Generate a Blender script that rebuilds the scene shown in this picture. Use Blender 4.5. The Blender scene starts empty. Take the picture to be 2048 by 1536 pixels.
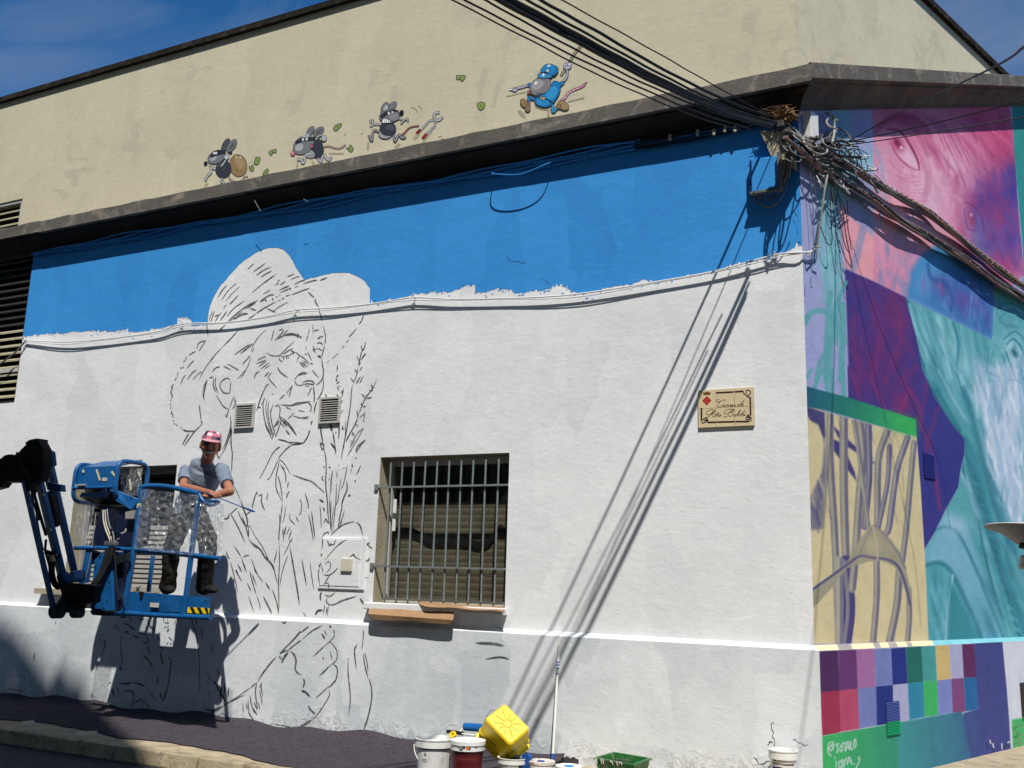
import bpy, math, random
import numpy as np
random.seed(7); rng = np.random.default_rng(7)
scene = bpy.context.scene
COL = scene.collection

# ------------------------------------------------------------------ camera
FPX, PITCH, ROLL, HEAD = 1958.6, .200459, -.0303672, math.pi - 1.097869
EYE = 1.5
W2H = HEAD - .8135205
cp_, sp_, cr_, sr_ = math.cos(PITCH), math.sin(PITCH), math.cos(ROLL), math.sin(ROLL)
_rt = np.array([1., 0, 0]); _dn = np.array([0, cp_, sp_]); _fw = np.array([0, -sp_, cp_])
_M = np.stack([cr_ * _rt + sr_ * _dn, -sr_ * _rt + cr_ * _dn, _fw])
_L = np.stack([[math.sin(HEAD), -math.cos(HEAD), 0], [0, 0, -1.], [math.cos(HEAD), math.sin(HEAD), 0]])
CAMROT = _M @ _L                      # rows: right, down, forward in world
C0 = np.array([0, 0, EYE])
cam_d = bpy.data.cameras.new('camera'); cam = bpy.data.objects.new('camera', cam_d); COL.objects.link(cam)
from mathutils import Matrix, Vector
_m = np.eye(4); _m[:3, 0] = CAMROT[0]; _m[:3, 1] = -CAMROT[1]; _m[:3, 2] = -CAMROT[2]; _m[:3, 3] = C0
cam.matrix_world = Matrix(_m.tolist())
cam_d.sensor_width = 36; cam_d.lens = 36 * FPX / 2048; cam_d.clip_end = 2000; cam_d.clip_start = .05
scene.camera = cam

# ------------------------------------------------------------------ light
SUNV = Vector((.6, -1, 1.8)).normalized()
EL = math.asin(SUNV.z); AZ = math.atan2(SUNV.x, SUNV.y)
world = bpy.data.worlds.new('World'); scene.world = world; world.use_nodes = True
nt = world.node_tree; nt.nodes.clear()
sky = nt.nodes.new('ShaderNodeTexSky'); sky.sky_type = 'NISHITA'; sky.sun_disc = False
sky.sun_elevation = EL; sky.sun_rotation = AZ; sky.altitude = 1200; sky.air_density = 1.0; sky.dust_density = .0; sky.ozone_density = 4.5
bg = nt.nodes.new('ShaderNodeBackground'); bg.inputs[1].default_value = .085
wo = nt.nodes.new('ShaderNodeOutputWorld')
hs0 = nt.nodes.new('ShaderNodeHueSaturation'); hs0.inputs['Saturation'].default_value = 1.28; hs0.inputs['Value'].default_value = 1.2
nt.links.new(sky.outputs[0], hs0.inputs['Color'])
tc0 = nt.nodes.new('ShaderNodeTexCoord'); mp0 = nt.nodes.new('ShaderNodeMapping'); mp0.inputs['Scale'].default_value = (1.2, 3.2, 3.6); nt.links.new(tc0.outputs['Generated'], mp0.inputs[0])
cn0 = nt.nodes.new('ShaderNodeTexNoise'); cn0.inputs['Scale'].default_value = 1.6; cn0.inputs['Detail'].default_value = 7; cn0.inputs['Roughness'].default_value = .55; cn0.inputs['Distortion'].default_value = .8; nt.links.new(mp0.outputs[0], cn0.inputs['Vector'])
cr0 = nt.nodes.new('ShaderNodeMapRange'); cr0.inputs[1].default_value = .45; cr0.inputs[2].default_value = .85; cr0.inputs[3].default_value = 0; cr0.inputs[4].default_value = .5; nt.links.new(cn0.outputs['Fac'], cr0.inputs[0])
cm0 = nt.nodes.new('ShaderNodeMix'); cm0.data_type = 'RGBA'; nt.links.new(cr0.outputs[0], cm0.inputs[0]); nt.links.new(hs0.outputs[0], cm0.inputs[6]); cm0.inputs[7].default_value = (4.2, 4.6, 5.2, 1)   # thin high cloud
nt.links.new(cm0.outputs[2], bg.inputs[0]); nt.links.new(bg.outputs[0], wo.inputs[0])
sun_d = bpy.data.lights.new('sun', 'SUN'); sun_d.energy = 4.6; sun_d.angle = math.radians(.53); sun_d.color = (1, .965, .90)
sun = bpy.data.objects.new('sun', sun_d); COL.objects.link(sun); sun.location = (10, -16, 30)
sun.rotation_euler = SUNV.to_track_quat('Z', 'Y').to_euler()
vs = scene.view_settings; vs.view_transform = 'Standard'; vs.look = 'None'; vs.gamma = 1; vs.exposure = 0.12; vs.use_curve_mapping = False
scene.render.engine = 'CYCLES'
scene.cycles.max_bounces = 8; scene.cycles.transparent_max_bounces = 16; scene.cycles.caustics_reflective = False; scene.cycles.caustics_refractive = False

# ------------------------------------------------------------------ surveying: where a sight line of the photograph meets a real plane
def ray(px, py):
    return CAMROT.T @ np.array([px - 1024., py - 768., FPX])
def atY(px, py, Y):
    d = ray(px, py); return C0 + d * ((Y - C0[1]) / d[1])
def atZ(px, py, Z):
    d = ray(px, py); return C0 + d * ((Z - C0[2]) / d[2])
D2 = np.array([math.cos(W2H), math.sin(W2H), 0]); N2 = np.array([math.sin(W2H), -math.cos(W2H), 0])
YW, YP = 8.21, 8.15                  # faces of the upper wall and of the plinth
CORN = np.array([-1.45, YW, 0])
def at2(px, py, off=0.):
    p0 = CORN + N2 * off; d = ray(px, py); return C0 + d * (np.dot(p0 - C0, N2) / np.dot(d, N2))
def at_plane(px, py, p0, n):
    p0 = np.array(p0, float); n = np.array(n, float); d = ray(px, py); return C0 + d * (np.dot(p0 - C0, n) / np.dot(d, n))
def pix(P):
    P = np.asarray(P, float); c = (P - C0) @ CAMROT.T
    return np.stack([c[..., 0] / c[..., 2] * FPX + 1024, c[..., 1] / c[..., 2] * FPX + 768], -1)
def S2(s, z, off=0.): return CORN + D2 * s + N2 * off + np.array([0, 0, z])

# ------------------------------------------------------------------ colour and materials
def lin(c):
    c = np.asarray(c, float) / 255.; return np.where(c <= .04045, c / 12.92, ((c + .055) / 1.055) ** 2.4)
def L4(c): return tuple(float(x) for x in lin(c)) + (1.,)
class NT:
    def __init__(s, name):
        s.m = bpy.data.materials.new(name); s.m.use_nodes = True; s.t = s.m.node_tree; s.t.nodes.clear()
        s.out = s.n('ShaderNodeOutputMaterial')
    def n(s, typ, **kw):
        x = s.t.nodes.new(typ)
        for k, v in kw.items(): setattr(x, k, v)
        return x
    def l(s, a, b): s.t.links.new(a, b)
    def tex(s, scale=(1, 1, 1)):
        c = s.n('ShaderNodeTexCoord'); m = s.n('ShaderNodeMapping'); m.inputs['Scale'].default_value = scale
        s.l(c.outputs['Object'], m.inputs[0]); return m.outputs[0]
    def noise(s, vec, scale, detail=4, rough=.55, dist=0.):
        x = s.n('ShaderNodeTexNoise'); x.inputs['Scale'].default_value = scale; x.inputs['Detail'].default_value = detail
        x.inputs['Roughness'].default_value = rough; x.inputs['Distortion'].default_value = dist; s.l(vec, x.inputs['Vector']); return x.outputs['Fac']
    def ramp(s, v, lo, hi, a=0., b=1.):
        x = s.n('ShaderNodeMapRange'); x.inputs[1].default_value = lo; x.inputs[2].default_value = hi; x.inputs[3].default_value = a; x.inputs[4].default_value = b
        s.l(v, x.inputs[0]); return x.outputs[0]
    def mix(s, f, a, b, mode='MIX'):
        x = s.n('ShaderNodeMix', data_type='RGBA', blend_type=mode)
        if hasattr(f, 'type') or hasattr(f, 'links'): s.l(f, x.inputs[0])
        else: x.inputs[0].default_value = f
        for v, i in ((a, 6), (b, 7)):
            if isinstance(v, tuple): x.inputs[i].default_value = v
            else: s.l(v, x.inputs[i])
        return x.outputs[2]
    def math(s, op, a, b):
        x = s.n('ShaderNodeMath', operation=op)
        for v, i in ((a, 0), (b, 1)):
            if isinstance(v, (int, float)): x.inputs[i].default_value = v
            else: s.l(v, x.inputs[i])
        return x.outputs[0]
    def bump(s, h, strength, dist, prev=None):
        x = s.n('ShaderNodeBump'); x.inputs['Strength'].default_value = strength; x.inputs['Distance'].default_value = dist
        s.l(h, x.inputs['Height'])
        if prev is not None: s.l(prev, x.inputs['Normal'])
        return x.outputs[0]
    def bsdf(s, col, rough=.8, metal=0., normal=None, spec=.3):
        p = s.n('ShaderNodeBsdfPrincipled')
        if isinstance(col, tuple): p.inputs['Base Color'].default_value = col
        else: s.l(col, p.inputs['Base Color'])
        if isinstance(rough, (int, float)): p.inputs['Roughness'].default_value = rough
        else: s.l(rough, p.inputs['Roughness'])
        p.inputs['Metallic'].default_value = metal; p.inputs['Specular IOR Level'].default_value = spec
        if normal is not None: s.l(normal, p.inputs['Normal'])
        s.l(p.outputs[0], s.out.inputs[0]); return p

def plaster(name, c1, c2, relief=1., attr=False, streak=.0, flaky=False, marks=None, rough=.85):
    N = NT(name); v = N.tex()
    big = N.ramp(N.noise(v, .9, 5, .6, .6), .35, .65)
    vs_ = N.tex((1.6, 1.6, .8)); patch = N.n('ShaderNodeTexVoronoi', distance='CHEBYCHEV'); patch.inputs['Scale'].default_value = 1.3
    ws = N.noise(v, 3.5, 3); cm = N.n('ShaderNodeVectorMath', operation='ADD')
    N.l(vs_, cm.inputs[0]); sc = N.n('ShaderNodeVectorMath', operation='SCALE'); N.l(v, sc.inputs[0])
    comb = N.n('ShaderNodeCombineXYZ'); k = N.ramp(ws, 0, 1, -.12, .12); N.l(k, comb.inputs[0]); N.l(k, comb.inputs[2])
    N.l(comb.outputs[0], cm.inputs[1]); N.l(cm.outputs[0], patch.inputs['Vector'])
    sepc = N.n('ShaderNodeSeparateColor'); N.l(patch.outputs['Color'], sepc.inputs[0])
    if attr:
        a = N.n('ShaderNodeVertexColor'); a.layer_name = 'Col'; base = a.outputs[0]
        base = N.mix(N.ramp(N.noise(v, 7, 6, .65), .35, .7, 0, .16), base, tuple([.0, .0, .0, 1.]) if False else base)
        f = N.ramp(N.noise(v, 5, 6, .65), .3, .7, .90, 1.08)
        hs = N.n('ShaderNodeHueSaturation'); N.l(base, hs.inputs['Color']); N.l(f, hs.inputs['Value']); base = hs.outputs[0]
    else:
        f = N.math('ADD', N.math('MULTIPLY', big, .5), N.math('MULTIPLY', sepc.outputs[0], .5))
        base = N.mix(f, c1, c2)
        f2 = N.ramp(N.noise(v, 11, 6, .7), .3, .7, .955, 1.03)
        hs = N.n('ShaderNodeHueSaturation'); N.l(base, hs.inputs['Color']); N.l(f2, hs.inputs['Value']); base = hs.outputs[0]
    if streak:
        sv = N.tex((9, 9, .35)); st = N.ramp(N.noise(sv, 2.2, 4, .6), .52, .72, 0, streak)
        base = N.mix(st, base, tuple(x * .72 for x in c1[:3]) + (1.,))
    if marks is not None:
        mk = N.ramp(N.noise(v, 2.1, 7, .62, 1.4), .55, .60, 0, 1); mk2 = N.ramp(N.noise(v, .55, 2), .45, .6, 0, .75)
        base = N.mix(N.math('MULTIPLY', mk, mk2), base, marks)
    vt = N.tex((1, 1, 1.5))
    n = N.bump(N.noise(vt, 3.2, 4, .55, .5), .22 * relief, .02)
    n = N.bump(N.ramp(N.noise(vt, 13, 6, .62, .8), .3, .75), .26 * relief, .005, n)
    n = N.bump(N.noise(v, 90, 3, .6), .22 * relief, .0015, n)
    pits = N.n('ShaderNodeTexVoronoi'); pits.inputs['Scale'].default_value = 4.5; N.l(v, pits.inputs['Vector'])
    n = N.bump(N.ramp(pits.outputs['Distance'], 0, .09, 1, 0), .25 * relief, .005, n)
    cr = N.n('ShaderNodeTexNoise'); cr.inputs['Scale'].default_value = 2.6; cr.inputs['Detail'].default_value = 7; cr.inputs['Distortion'].default_value = 2.2; N.l(v, cr.inputs['Vector'])
    crv = N.ramp(N.math('ABSOLUTE', N.math('SUBTRACT', cr.outputs['Fac'], .5), 0), 0, .006, 0, 1)
    n = N.bump(crv, .28 * relief, .004, n)
    if flaky:
        sx = N.n('ShaderNodeSeparateXYZ'); N.l(v, sx.inputs[0])
        m = N.ramp(N.math('ADD', sx.outputs[2], N.math('MULTIPLY', N.noise(v, 1.7, 4), .5)), .30, .46, 1, 0)
        fl = N.ramp(N.noise(v, 9, 7, .68, 1.2), .44, .52)
        n = N.bump(N.math('MULTIPLY', fl, m), .5, .012, n)
        base = N.mix(N.math('MULTIPLY', N.math('SUBTRACT', 1., fl), N.math('MULTIPLY', m, .3)), base, (.36, .34, .31, 1))
    N.bsdf(base, rough, 0, n, .25)
    return N.m

def simple(name, col, rough=.6, metal=0., var=.12, scale=8, bump=0., spec=.4, grime=None, attr=False, splash=None):
    N = NT(name); v = N.tex()
    c = L4(col)
    if attr:
        a = N.n('ShaderNodeVertexColor'); a.layer_name = 'Col'; src = a.outputs[0]
    else:
        src = c
    base = N.mix(0., src, src)
    f = N.ramp(N.noise(v, scale, 5, .6), .3, .7, 1 - var, 1 + var)
    hs = N.n('ShaderNodeHueSaturation'); N.l(base, hs.inputs['Color']); N.l(f, hs.inputs['Value']); base = hs.outputs[0]
    if splash: base = N.mix(N.ramp(N.noise(v, 46, 3, .7), .68, .72, 0, splash[1]), base, L4(splash[0]))
    if grime: base = N.mix(N.ramp(N.noise(v, scale * .7, 7, .7, .8), .52, .66, 0, grime[1]), base, L4(grime[0]))
    n = N.bump(N.noise(v, scale * 6, 4), bump, .01) if bump else None
    N.bsdf(base, N.ramp(N.noise(v, scale * 2, 3), .3, .7, max(rough - .1, .05), min(rough + .1, 1)), metal, n, spec)
    return N.m

M = {}
M['white'] = plaster('white_wall_paint', L4((238, 238, 238)), L4((216, 218, 220)), 1., streak=0.)
M['plinth'] = plaster('grey_white_plinth_paint', L4((228, 231, 233)), L4((192, 199, 204)), 1., streak=.12, flaky=True)
M['blue'] = plaster('blue_wall_paint', L4((60, 150, 222)), L4((50, 136, 208)), 1.)
M['beige'] = plaster('beige_render', L4((210, 202, 176)), L4((200, 192, 165)), .8, marks=L4((188, 181, 160)), streak=.16)
M['mural'] = plaster('mural_paint', None or (0, 0, 0, 1), (0, 0, 0, 1), .9, attr=True)
M['muralflaky'] = plaster('mural_paint_low', (0, 0, 0, 1), (0, 0, 0, 1), .9, attr=True, flaky=False)
def dry_brush():
    N = NT('sketch_paint'); v = N.tex((1, 1, 1)); d = N.n('ShaderNodeBsdfDiffuse'); d.inputs[0].default_value = L4((70, 70, 72)); t = N.n('ShaderNodeBsdfTransparent')
    f = N.math('MULTIPLY', N.ramp(N.noise(v, 75, 4, .7), .34, .58, .5, .97), N.ramp(N.noise(v, 5, 3, .6), .3, .6, .62, 1.)); m = N.n('ShaderNodeMixShader'); N.l(f, m.inputs[0]); N.l(t.outputs[0], m.inputs[1]); N.l(d.outputs[0], m.inputs[2]); N.l(m.outputs[0], N.out.inputs[0]); return N.m
M['stroke'] = dry_brush()
M['print'] = simple('painted_colours', (128, 128, 128), .8, var=.08, scale=20, attr=True, spec=.15)
M['cornice'] = simple('weathered_concrete', (99, 94, 88), .9, var=.18, scale=5, bump=.6, grime=((150, 143, 132), .8), spec=.2)
M['cove_side'] = simple('brown_cove_bounce_lit', (112, 98, 90), .9, var=.3, scale=3, bump=.3, grime=((70, 60, 56), .6), spec=.1)  # same cove, tone lightened for the light bounced onto the side
M['cove'] = simple('dark_cove_shaded', (56, 52, 50), .9, var=.3, scale=3, bump=.4, grime=((70, 66, 60), .5), spec=.1)  # near-black tone puts the shade under the front eaves into the colour
M['coping'] = simple('dark_coping', (40, 36, 32), .9, var=.3, scale=9, bump=.5, grime=((92, 88, 74), .5), spec=.1)
M['jamb'] = simple('bare_render', (168, 160, 138), .9, var=.12, scale=6, bump=.5, spec=.1)
M['black'] = simple('dark_interior', (10, 10, 12), .9, var=.1)
M['slat_dark'] = simple('dark_louver', (46, 42, 38), .7, var=.2, scale=8)
M['slat_pale'] = simple('pale_louver', (176, 168, 140), .6, var=.15, scale=12)
M['slat_grey'] = simple('grey_shutter', (150, 146, 140), .6, var=.08, scale=12)
M['slat_beige'] = simple('beige_slats', (104, 96, 80), .75, var=.2, scale=6, bump=.1)
M['alu'] = simple('grey_aluminium', (186, 184, 178), .45, var=.08, scale=10)
M['bar'] = simple('galvanised_bar', (134, 142, 142), .5, .3, var=.15, scale=14, bump=.2, grime=((96, 88, 78), .5))
M['sign'] = simple('cream_tile', (216, 196, 158), .35, var=.05, scale=6, spec=.5)
M['cream'] = simple('cream_plastic', (205, 200, 180), .5, var=.06)
M['card'] = simple('brown_cardboard', (164, 132, 100), .9, var=.1, scale=6, bump=.15, spec=.1, grime=((140, 104, 72), .6))
M['wire'] = simple('black_cable', (16, 16, 18), .6, var=.2)
M['wire_grey'] = simple('grey_cable', (96, 95, 96), .6, var=.35, scale=5)
M['wire_pale'] = simple('pale_cable', (150, 148, 142), .6, var=.25, scale=6)
M['wire_brown'] = simple('faded_pink_brown_cable', (140, 106, 94), .7, var=.3, scale=6, grime=((90, 66, 58), .6))
M['cable_white'] = simple('white_painted_cable', (224, 224, 222), .7, var=.08)
M['liftblue'] = simple('lift_blue_paint', (14, 84, 142), .42, var=.18, scale=5, bump=.05, spec=.5, grime=((20, 60, 100), .55), splash=((120, 140, 156), .5))
M['liftdark'] = simple('greasy_dark_steel', (10, 16, 26), .6, var=.4, scale=6, bump=.2, grime=((34, 36, 36), .4))
M['navy'] = simple('dark_navy_steel', (8, 22, 52), .55, var=.25, scale=5)
M['rubber'] = simple('black_rubber', (18, 18, 20), .7, var=.3)
M['tape'] = simple('cream_masking_tape', (196, 196, 158), .8, var=.08)
M['yellow'] = simple('yellow_plastic', (232, 200, 20), .4, var=.08, spec=.5, splash=((226, 224, 214), .7), grime=((190, 160, 30), .4))
M['bucket_white'] = simple('white_plastic', (226, 226, 222), .4, var=.05, spec=.5, grime=((164, 162, 152), .55))
M['bucket_red'] = simple('dark_red_label', (92, 22, 30), .5, var=.12, scale=8)
M['green'] = simple('green_plastic', (34, 104, 44), .45, var=.15, scale=8, grime=((150, 140, 130), .6))
M['rollerblue'] = simple('blue_roller_fleece', (16, 92, 160), .95, var=.2, scale=30, bump=.6)
M['sleeveblue'] = simple('blue_grip', (24, 78, 150), .6)
M['lidmess'] = simple('paint_crusted_lid', (214, 206, 196), .6, var=.1, scale=16, grime=((92, 44, 40), .95), bump=.4)
M['steel'] = simple('steel_wire', (120, 122, 122), .35, .8)
M['nest'] = simple('dry_twigs', (126, 98, 66), .95, var=.4, scale=20, bump=.4)
M['asphalt'] = simple('asphalt', (70, 68, 66), .95, var=.25, scale=12, bump=.5, spec=.2)
M['paving'] = simple('pavement_concrete', (176, 160, 134), .95, var=.18, scale=5, bump=.5, spec=.15, grime=((120, 108, 92), .6))
M['kerb'] = simple('kerb_stone', (164, 150, 124), .95, var=.2, scale=7, bump=.8, spec=.15, grime=((96, 84, 66), .6))
M['felt'] = simple('purple_grey_felt', (78, 73, 79), 1., var=.3, scale=30, bump=1., spec=.05, grime=((56, 50, 58), .6))
M['facade'] = simple('opposite_facade', (206, 190, 160), .9, var=.1, scale=2)
M['skin'] = simple('skin', (162, 108, 84), .55, var=.1, scale=10, spec=.3)
M['shirt'] = simple('grey_blue_cotton', (122, 134, 150), .95, var=.14, scale=16, bump=.9, spec=.05)
M['trouser'] = simple('dark_work_cloth', (44, 42, 38), .95, var=.25, scale=12, bump=.5, spec=.05, grime=((74, 70, 62), .5))
M['shoe'] = simple('dark_shoe', (28, 26, 25), .7, var=.2)
M['hair'] = simple('dark_hair', (24, 18, 15), .9, var=.3)
M['cap'] = simple('patterned_cap', (196, 120, 134), .9, attr=True, var=.08, scale=20)
def glassy(name, transp, tint, rough=.03, diff=0.):
    N = NT(name); v = N.tex()
    t = N.n('ShaderNodeBsdfTransparent'); t.inputs[0].default_value = tint
    g = N.n('ShaderNodeBsdfGlossy'); g.inputs['Roughness'].default_value = rough; g.inputs[0].default_value = (1, 1, 1, 1)
    fr = N.n('ShaderNodeLayerWeight'); fr.inputs[0].default_value = .5
    if diff: b = N.bump(N.noise(v, 12, 3, .5, 1.8), 1., .07); b = N.bump(N.noise(v, 60, 2, .5, .5), .8, .008, b)
    else: b = N.bump(N.noise(v, 2.2, 2), .15, .05)
    N.l(b, g.inputs['Normal']); N.l(b, fr.inputs['Normal'])
    f = N.math('MINIMUM', N.math('ADD', N.math('MULTIPLY', N.math('POWER', fr.outputs['Facing'], 4.), .8), 1 - transp), 1.)
    m = N.n('ShaderNodeMixShader'); N.l(f, m.inputs[0]); N.l(t.outputs[0], m.inputs[1]); N.l(g.outputs[0], m.inputs[2]); res = m.outputs[0]
    if diff:
        d = N.n('ShaderNodeBsdfDiffuse'); d.inputs[0].default_value = (.8, .82, .82, 1)
        m2 = N.n('ShaderNodeMixShader'); cr = N.ramp(N.noise(v, 9, 4, .6, 1.), .40, .8, diff * .3, diff * 2.2); N.l(cr, m2.inputs[0])
        N.l(res, m2.inputs[1]); N.l(d.outputs[0], m2.inputs[2]); res = m2.outputs[0]
    N.l(res, N.out.inputs[0]); return N.m
M['glass'] = glassy('window_glass', .97, (.80, .82, .80, 1))
M['film'] = glassy('clear_plastic_film', .86, (.96, .97, .97, 1), .13, .075)

# ------------------------------------------------------------------ mesh builder
class MB:
    def __init__(s): s.v = []; s.f = []; s.c = []; s.mi = []; s.col = None; s.m = 0
    def add(s, vs, fs):
        o = len(s.v); s.v += [tuple(float(x) for x in p) for p in vs]
        for f in fs: s.f.append([o + i for i in f]); s.c.append(s.col); s.mi.append(s.m)
        return s
    def quad(s, *p): return s.add(p, [list(range(len(p)))])
    def box(s, a, b):
        x0, y0, z0 = [min(p, q) for p, q in zip(a, b)]; x1, y1, z1 = [max(p, q) for p, q in zip(a, b)]
        return s.hexa([(x0, y0, z0), (x1, y0, z0), (x1, y1, z0), (x0, y1, z0)], [(x0, y0, z1), (x1, y0, z1), (x1, y1, z1), (x0, y1, z1)])
    def hexa(s, bot, top):
        n = len(bot)
        return s.add(list(bot) + list(top), [list(range(n))[::-1], list(range(n, 2 * n))] + [[i, (i + 1) % n, n + (i + 1) % n, n + i] for i in range(n)])
    def prism(s, pts, vec):
        pts = [np.array(p, float) for p in pts]; return s.hexa(pts, [p + np.array(vec, float) for p in pts])
    def beam(s, a, b, w, d, up=(0, 1, 0), w2=None):
        a = np.array(a, float); b = np.array(b, float); u = b - a; u /= np.linalg.norm(u); up = np.array(up, float)
        sd = np.cross(u, up); sd /= np.linalg.norm(sd); up = np.cross(sd, u); w2 = w if w2 is None else w2
        f = lambda p, w: [p + sd * w / 2 + up * d / 2, p - sd * w / 2 + up * d / 2, p - sd * w / 2 - up * d / 2, p + sd * w / 2 - up * d / 2]
        return s.hexa(f(a, w), f(b, w2))
    def tube(s, pts, r, n=8, cap=True):
        P = [np.array(p, float) for p in pts]; R = r if hasattr(r, '__len__') else [r] * len(P)
        T = [P[min(i + 1, len(P) - 1)] - P[max(i - 1, 0)] for i in range(len(P))]; T = [t / (np.linalg.norm(t) + 1e-9) for t in T]
        nrm = np.cross(T[0], [0, 0, 1.]);
        if np.linalg.norm(nrm) < .05: nrm = np.cross(T[0], [0, 1., 0])
        nrm /= np.linalg.norm(nrm); vs = []
        for p, t, rr in zip(P, T, R):
            nrm = nrm - t * np.dot(nrm, t); nrm /= np.linalg.norm(nrm) + 1e-9; bi = np.cross(t, nrm)
            vs += [p + rr * (math.cos(a) * nrm + math.sin(a) * bi) for a in [2 * math.pi * k / n for k in range(n)]]
        fs = [[i * n + k, i * n + (k + 1) % n, (i + 1) * n + (k + 1) % n, (i + 1) * n + k] for i in range(len(P) - 1) for k in range(n)]
        if cap: fs += [list(range(n))[::-1], list(range((len(P) - 1) * n, len(P) * n))]
        return s.add(vs, fs)
    def lathe(s, c, prof, n=32, axis=(0, 0, 1), xdir=None):
        c = np.array(c, float); ax = np.array(axis, float); ax /= np.linalg.norm(ax)
        x = np.cross(ax, [0, 1., 0.3]) if xdir is None else np.array(xdir, float); x /= np.linalg.norm(x); y = np.cross(ax, x); vs = []
        for r, h in prof: vs += [c + ax * h + r * (math.cos(a) * x + math.sin(a) * y) for a in [2 * math.pi * k / n for k in range(n)]]
        fs = [[i * n + k, i * n + (k + 1) % n, (i + 1) * n + (k + 1) % n, (i + 1) * n + k] for i in range(len(prof) - 1) for k in range(n)]
        return s.add(vs, fs)
    def build(s, name, mat, parent=None, smooth=False, base=None, bevel=0.):
        me = bpy.data.meshes.new(name)
        o = bpy.data.objects.new(name, me); COL.objects.link(o)
        off = np.zeros(3)
        if parent is not None:
            o.parent = parent; q = parent; 
            while q is not None: off = off + np.array(q.location); q = q.parent
            if base is not None: o.location = tuple(np.array(base) - off); off = np.array(base, float)
        else:
            if base is None:
                a = np.array(s.v); base = (a[:, 0].mean(), a[:, 1].mean(), a[:, 2].min())
            o.location = tuple(float(x) for x in base); off = np.array(base, float)
        me.from_pydata([tuple(np.array(p) - off) for p in s.v], [], s.f)
        for mm in (mat if isinstance(mat, (list, tuple)) else [mat]): me.materials.append(M[mm] if isinstance(mm, str) else mm)
        if any(s.mi): me.polygons.foreach_set('material_index', s.mi)
        if any(c is not None for c in s.c):
            at = me.color_attributes.new('Col', 'FLOAT_COLOR', 'CORNER'); buf = []
            for f, c in zip(s.f, s.c): buf += list(L4(c or (128, 128, 128))) * len(f)
            at.data.foreach_set('color', buf)
        if smooth: me.polygons.foreach_set('use_smooth', [True] * len(me.polygons))
        me.update()
        if smooth:
            try: me.set_sharp_from_angle(angle=math.radians(40))
            except Exception: pass
        if bevel:
            b = o.modifiers.new('bevel', 'BEVEL'); b.width = bevel; b.segments = 2; b.limit_method = 'ANGLE'
        return o
def empty(name, loc):
    o = bpy.data.objects.new(name, None); COL.objects.link(o); o.location = tuple(float(x) for x in loc); o.empty_display_size = .2; return o
def tag(o, label=None, cat=None, group=None, kind=None):
    for k, v in (('label', label), ('category', cat), ('group', group), ('kind', kind)):
        if v: o[k] = v
    return o
def smooth_path(pts, n=6):
    P = [np.array(p, float) for p in pts]
    if len(P) < 3: return P
    Q = [2 * P[0] - P[1]] + P + [2 * P[-1] - P[-2]]; out = []
    for i in range(1, len(Q) - 2):
        for k in range(n):
            t = k / n; a, b, c, d = Q[i - 1:i + 3]
            out.append(.5 * ((2 * b) + (c - a) * t + (2 * a - 5 * b + 4 * c - d) * t * t + (3 * b - a - 3 * c + d) * t ** 3))
    return out + [P[-1]]

# ================================================================== GROUND
ZR = -.12
YK = 6.50                                            # kerb line along the front wall
KX = CORN[0] + .9
pts2 = [S2(s, 0, 1.75)[:2] for s in (-.2, 12)]        # pavement edge along the side wall
mb = MB(); mb.box((-300, -300, ZR - .3), (300, 300, ZR)); g = mb.build('road', 'asphalt', base=(0, 0, ZR)); tag(g, kind='structure', label='grey asphalt road surface')
cxy = np.array([pts2[0][0] + .55, YK])
poly = [(-40, YK + .14), (cxy[0] - .05, YK + .14), (pts2[1][0] - .14, pts2[1][1]), (pts2[1][0] - 4, pts2[1][1] + .5), (-1.4, 8.6), (-40, 8.6)]
mb = MB(); mb.prism([(x, y, ZR + .002) for x, y in poly], (0, 0, -ZR - .002)); tag(mb.build('pavement', 'paving', base=(-4, 7.5, 0)), kind='structure', label='pale concrete pavement at the foot of the mural walls')
ks = empty('kerb', (-6, YK, ZR)); tag(ks, kind='structure', label='worn stone kerb edging the pavement')
x = -14.; 
while x < cxy[0] - .3:
    ln = .98; j = rng.uniform(-.006, .006); a = x; b = min(x + ln, cxy[0] - .1); mb = MB()
    mb.hexa([(a + .006, YK + j, ZR), (b - .006, YK + j, ZR), (b - .006, YK + .136, ZR), (a + .006, YK + .136, ZR)],
            [(a + .006, YK + .02 + j, .004), (b - .006, YK + .02 + j, .004), (b - .006, YK + .136, .004), (a + .006, YK + .136, .004)])
    mb.build('kerb_stone', 'kerb', ks, bevel=.012); x = b
a = np.array([cxy[0] - .08, YK, 0]); b = np.array([pts2[1][0], pts2[1][1], 0]); Lk = np.linalg.norm(b - a); u = (b - a) / Lk; nn = np.array([u[1], -u[0], 0])
for i in range(int(Lk / 1.0)):
    p, q = a + u * (i * 1.0 + .006), a + u * (i * 1.0 + .994); mb = MB()
    mb.hexa([p + [0, 0, ZR], q + [0, 0, ZR], q - nn * .136 + [0, 0, ZR], p - nn * .136 + [0, 0, ZR]][::-1], [p - nn * .02 + [0, 0, .004], q - nn * .02 + [0, 0, .004], q - nn * .136 + [0, 0, .004], p - nn * .136 + [0, 0, .004]][::-1])
    mb.build('kerb_stone', 'kerb', ks, bevel=.012)

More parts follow.
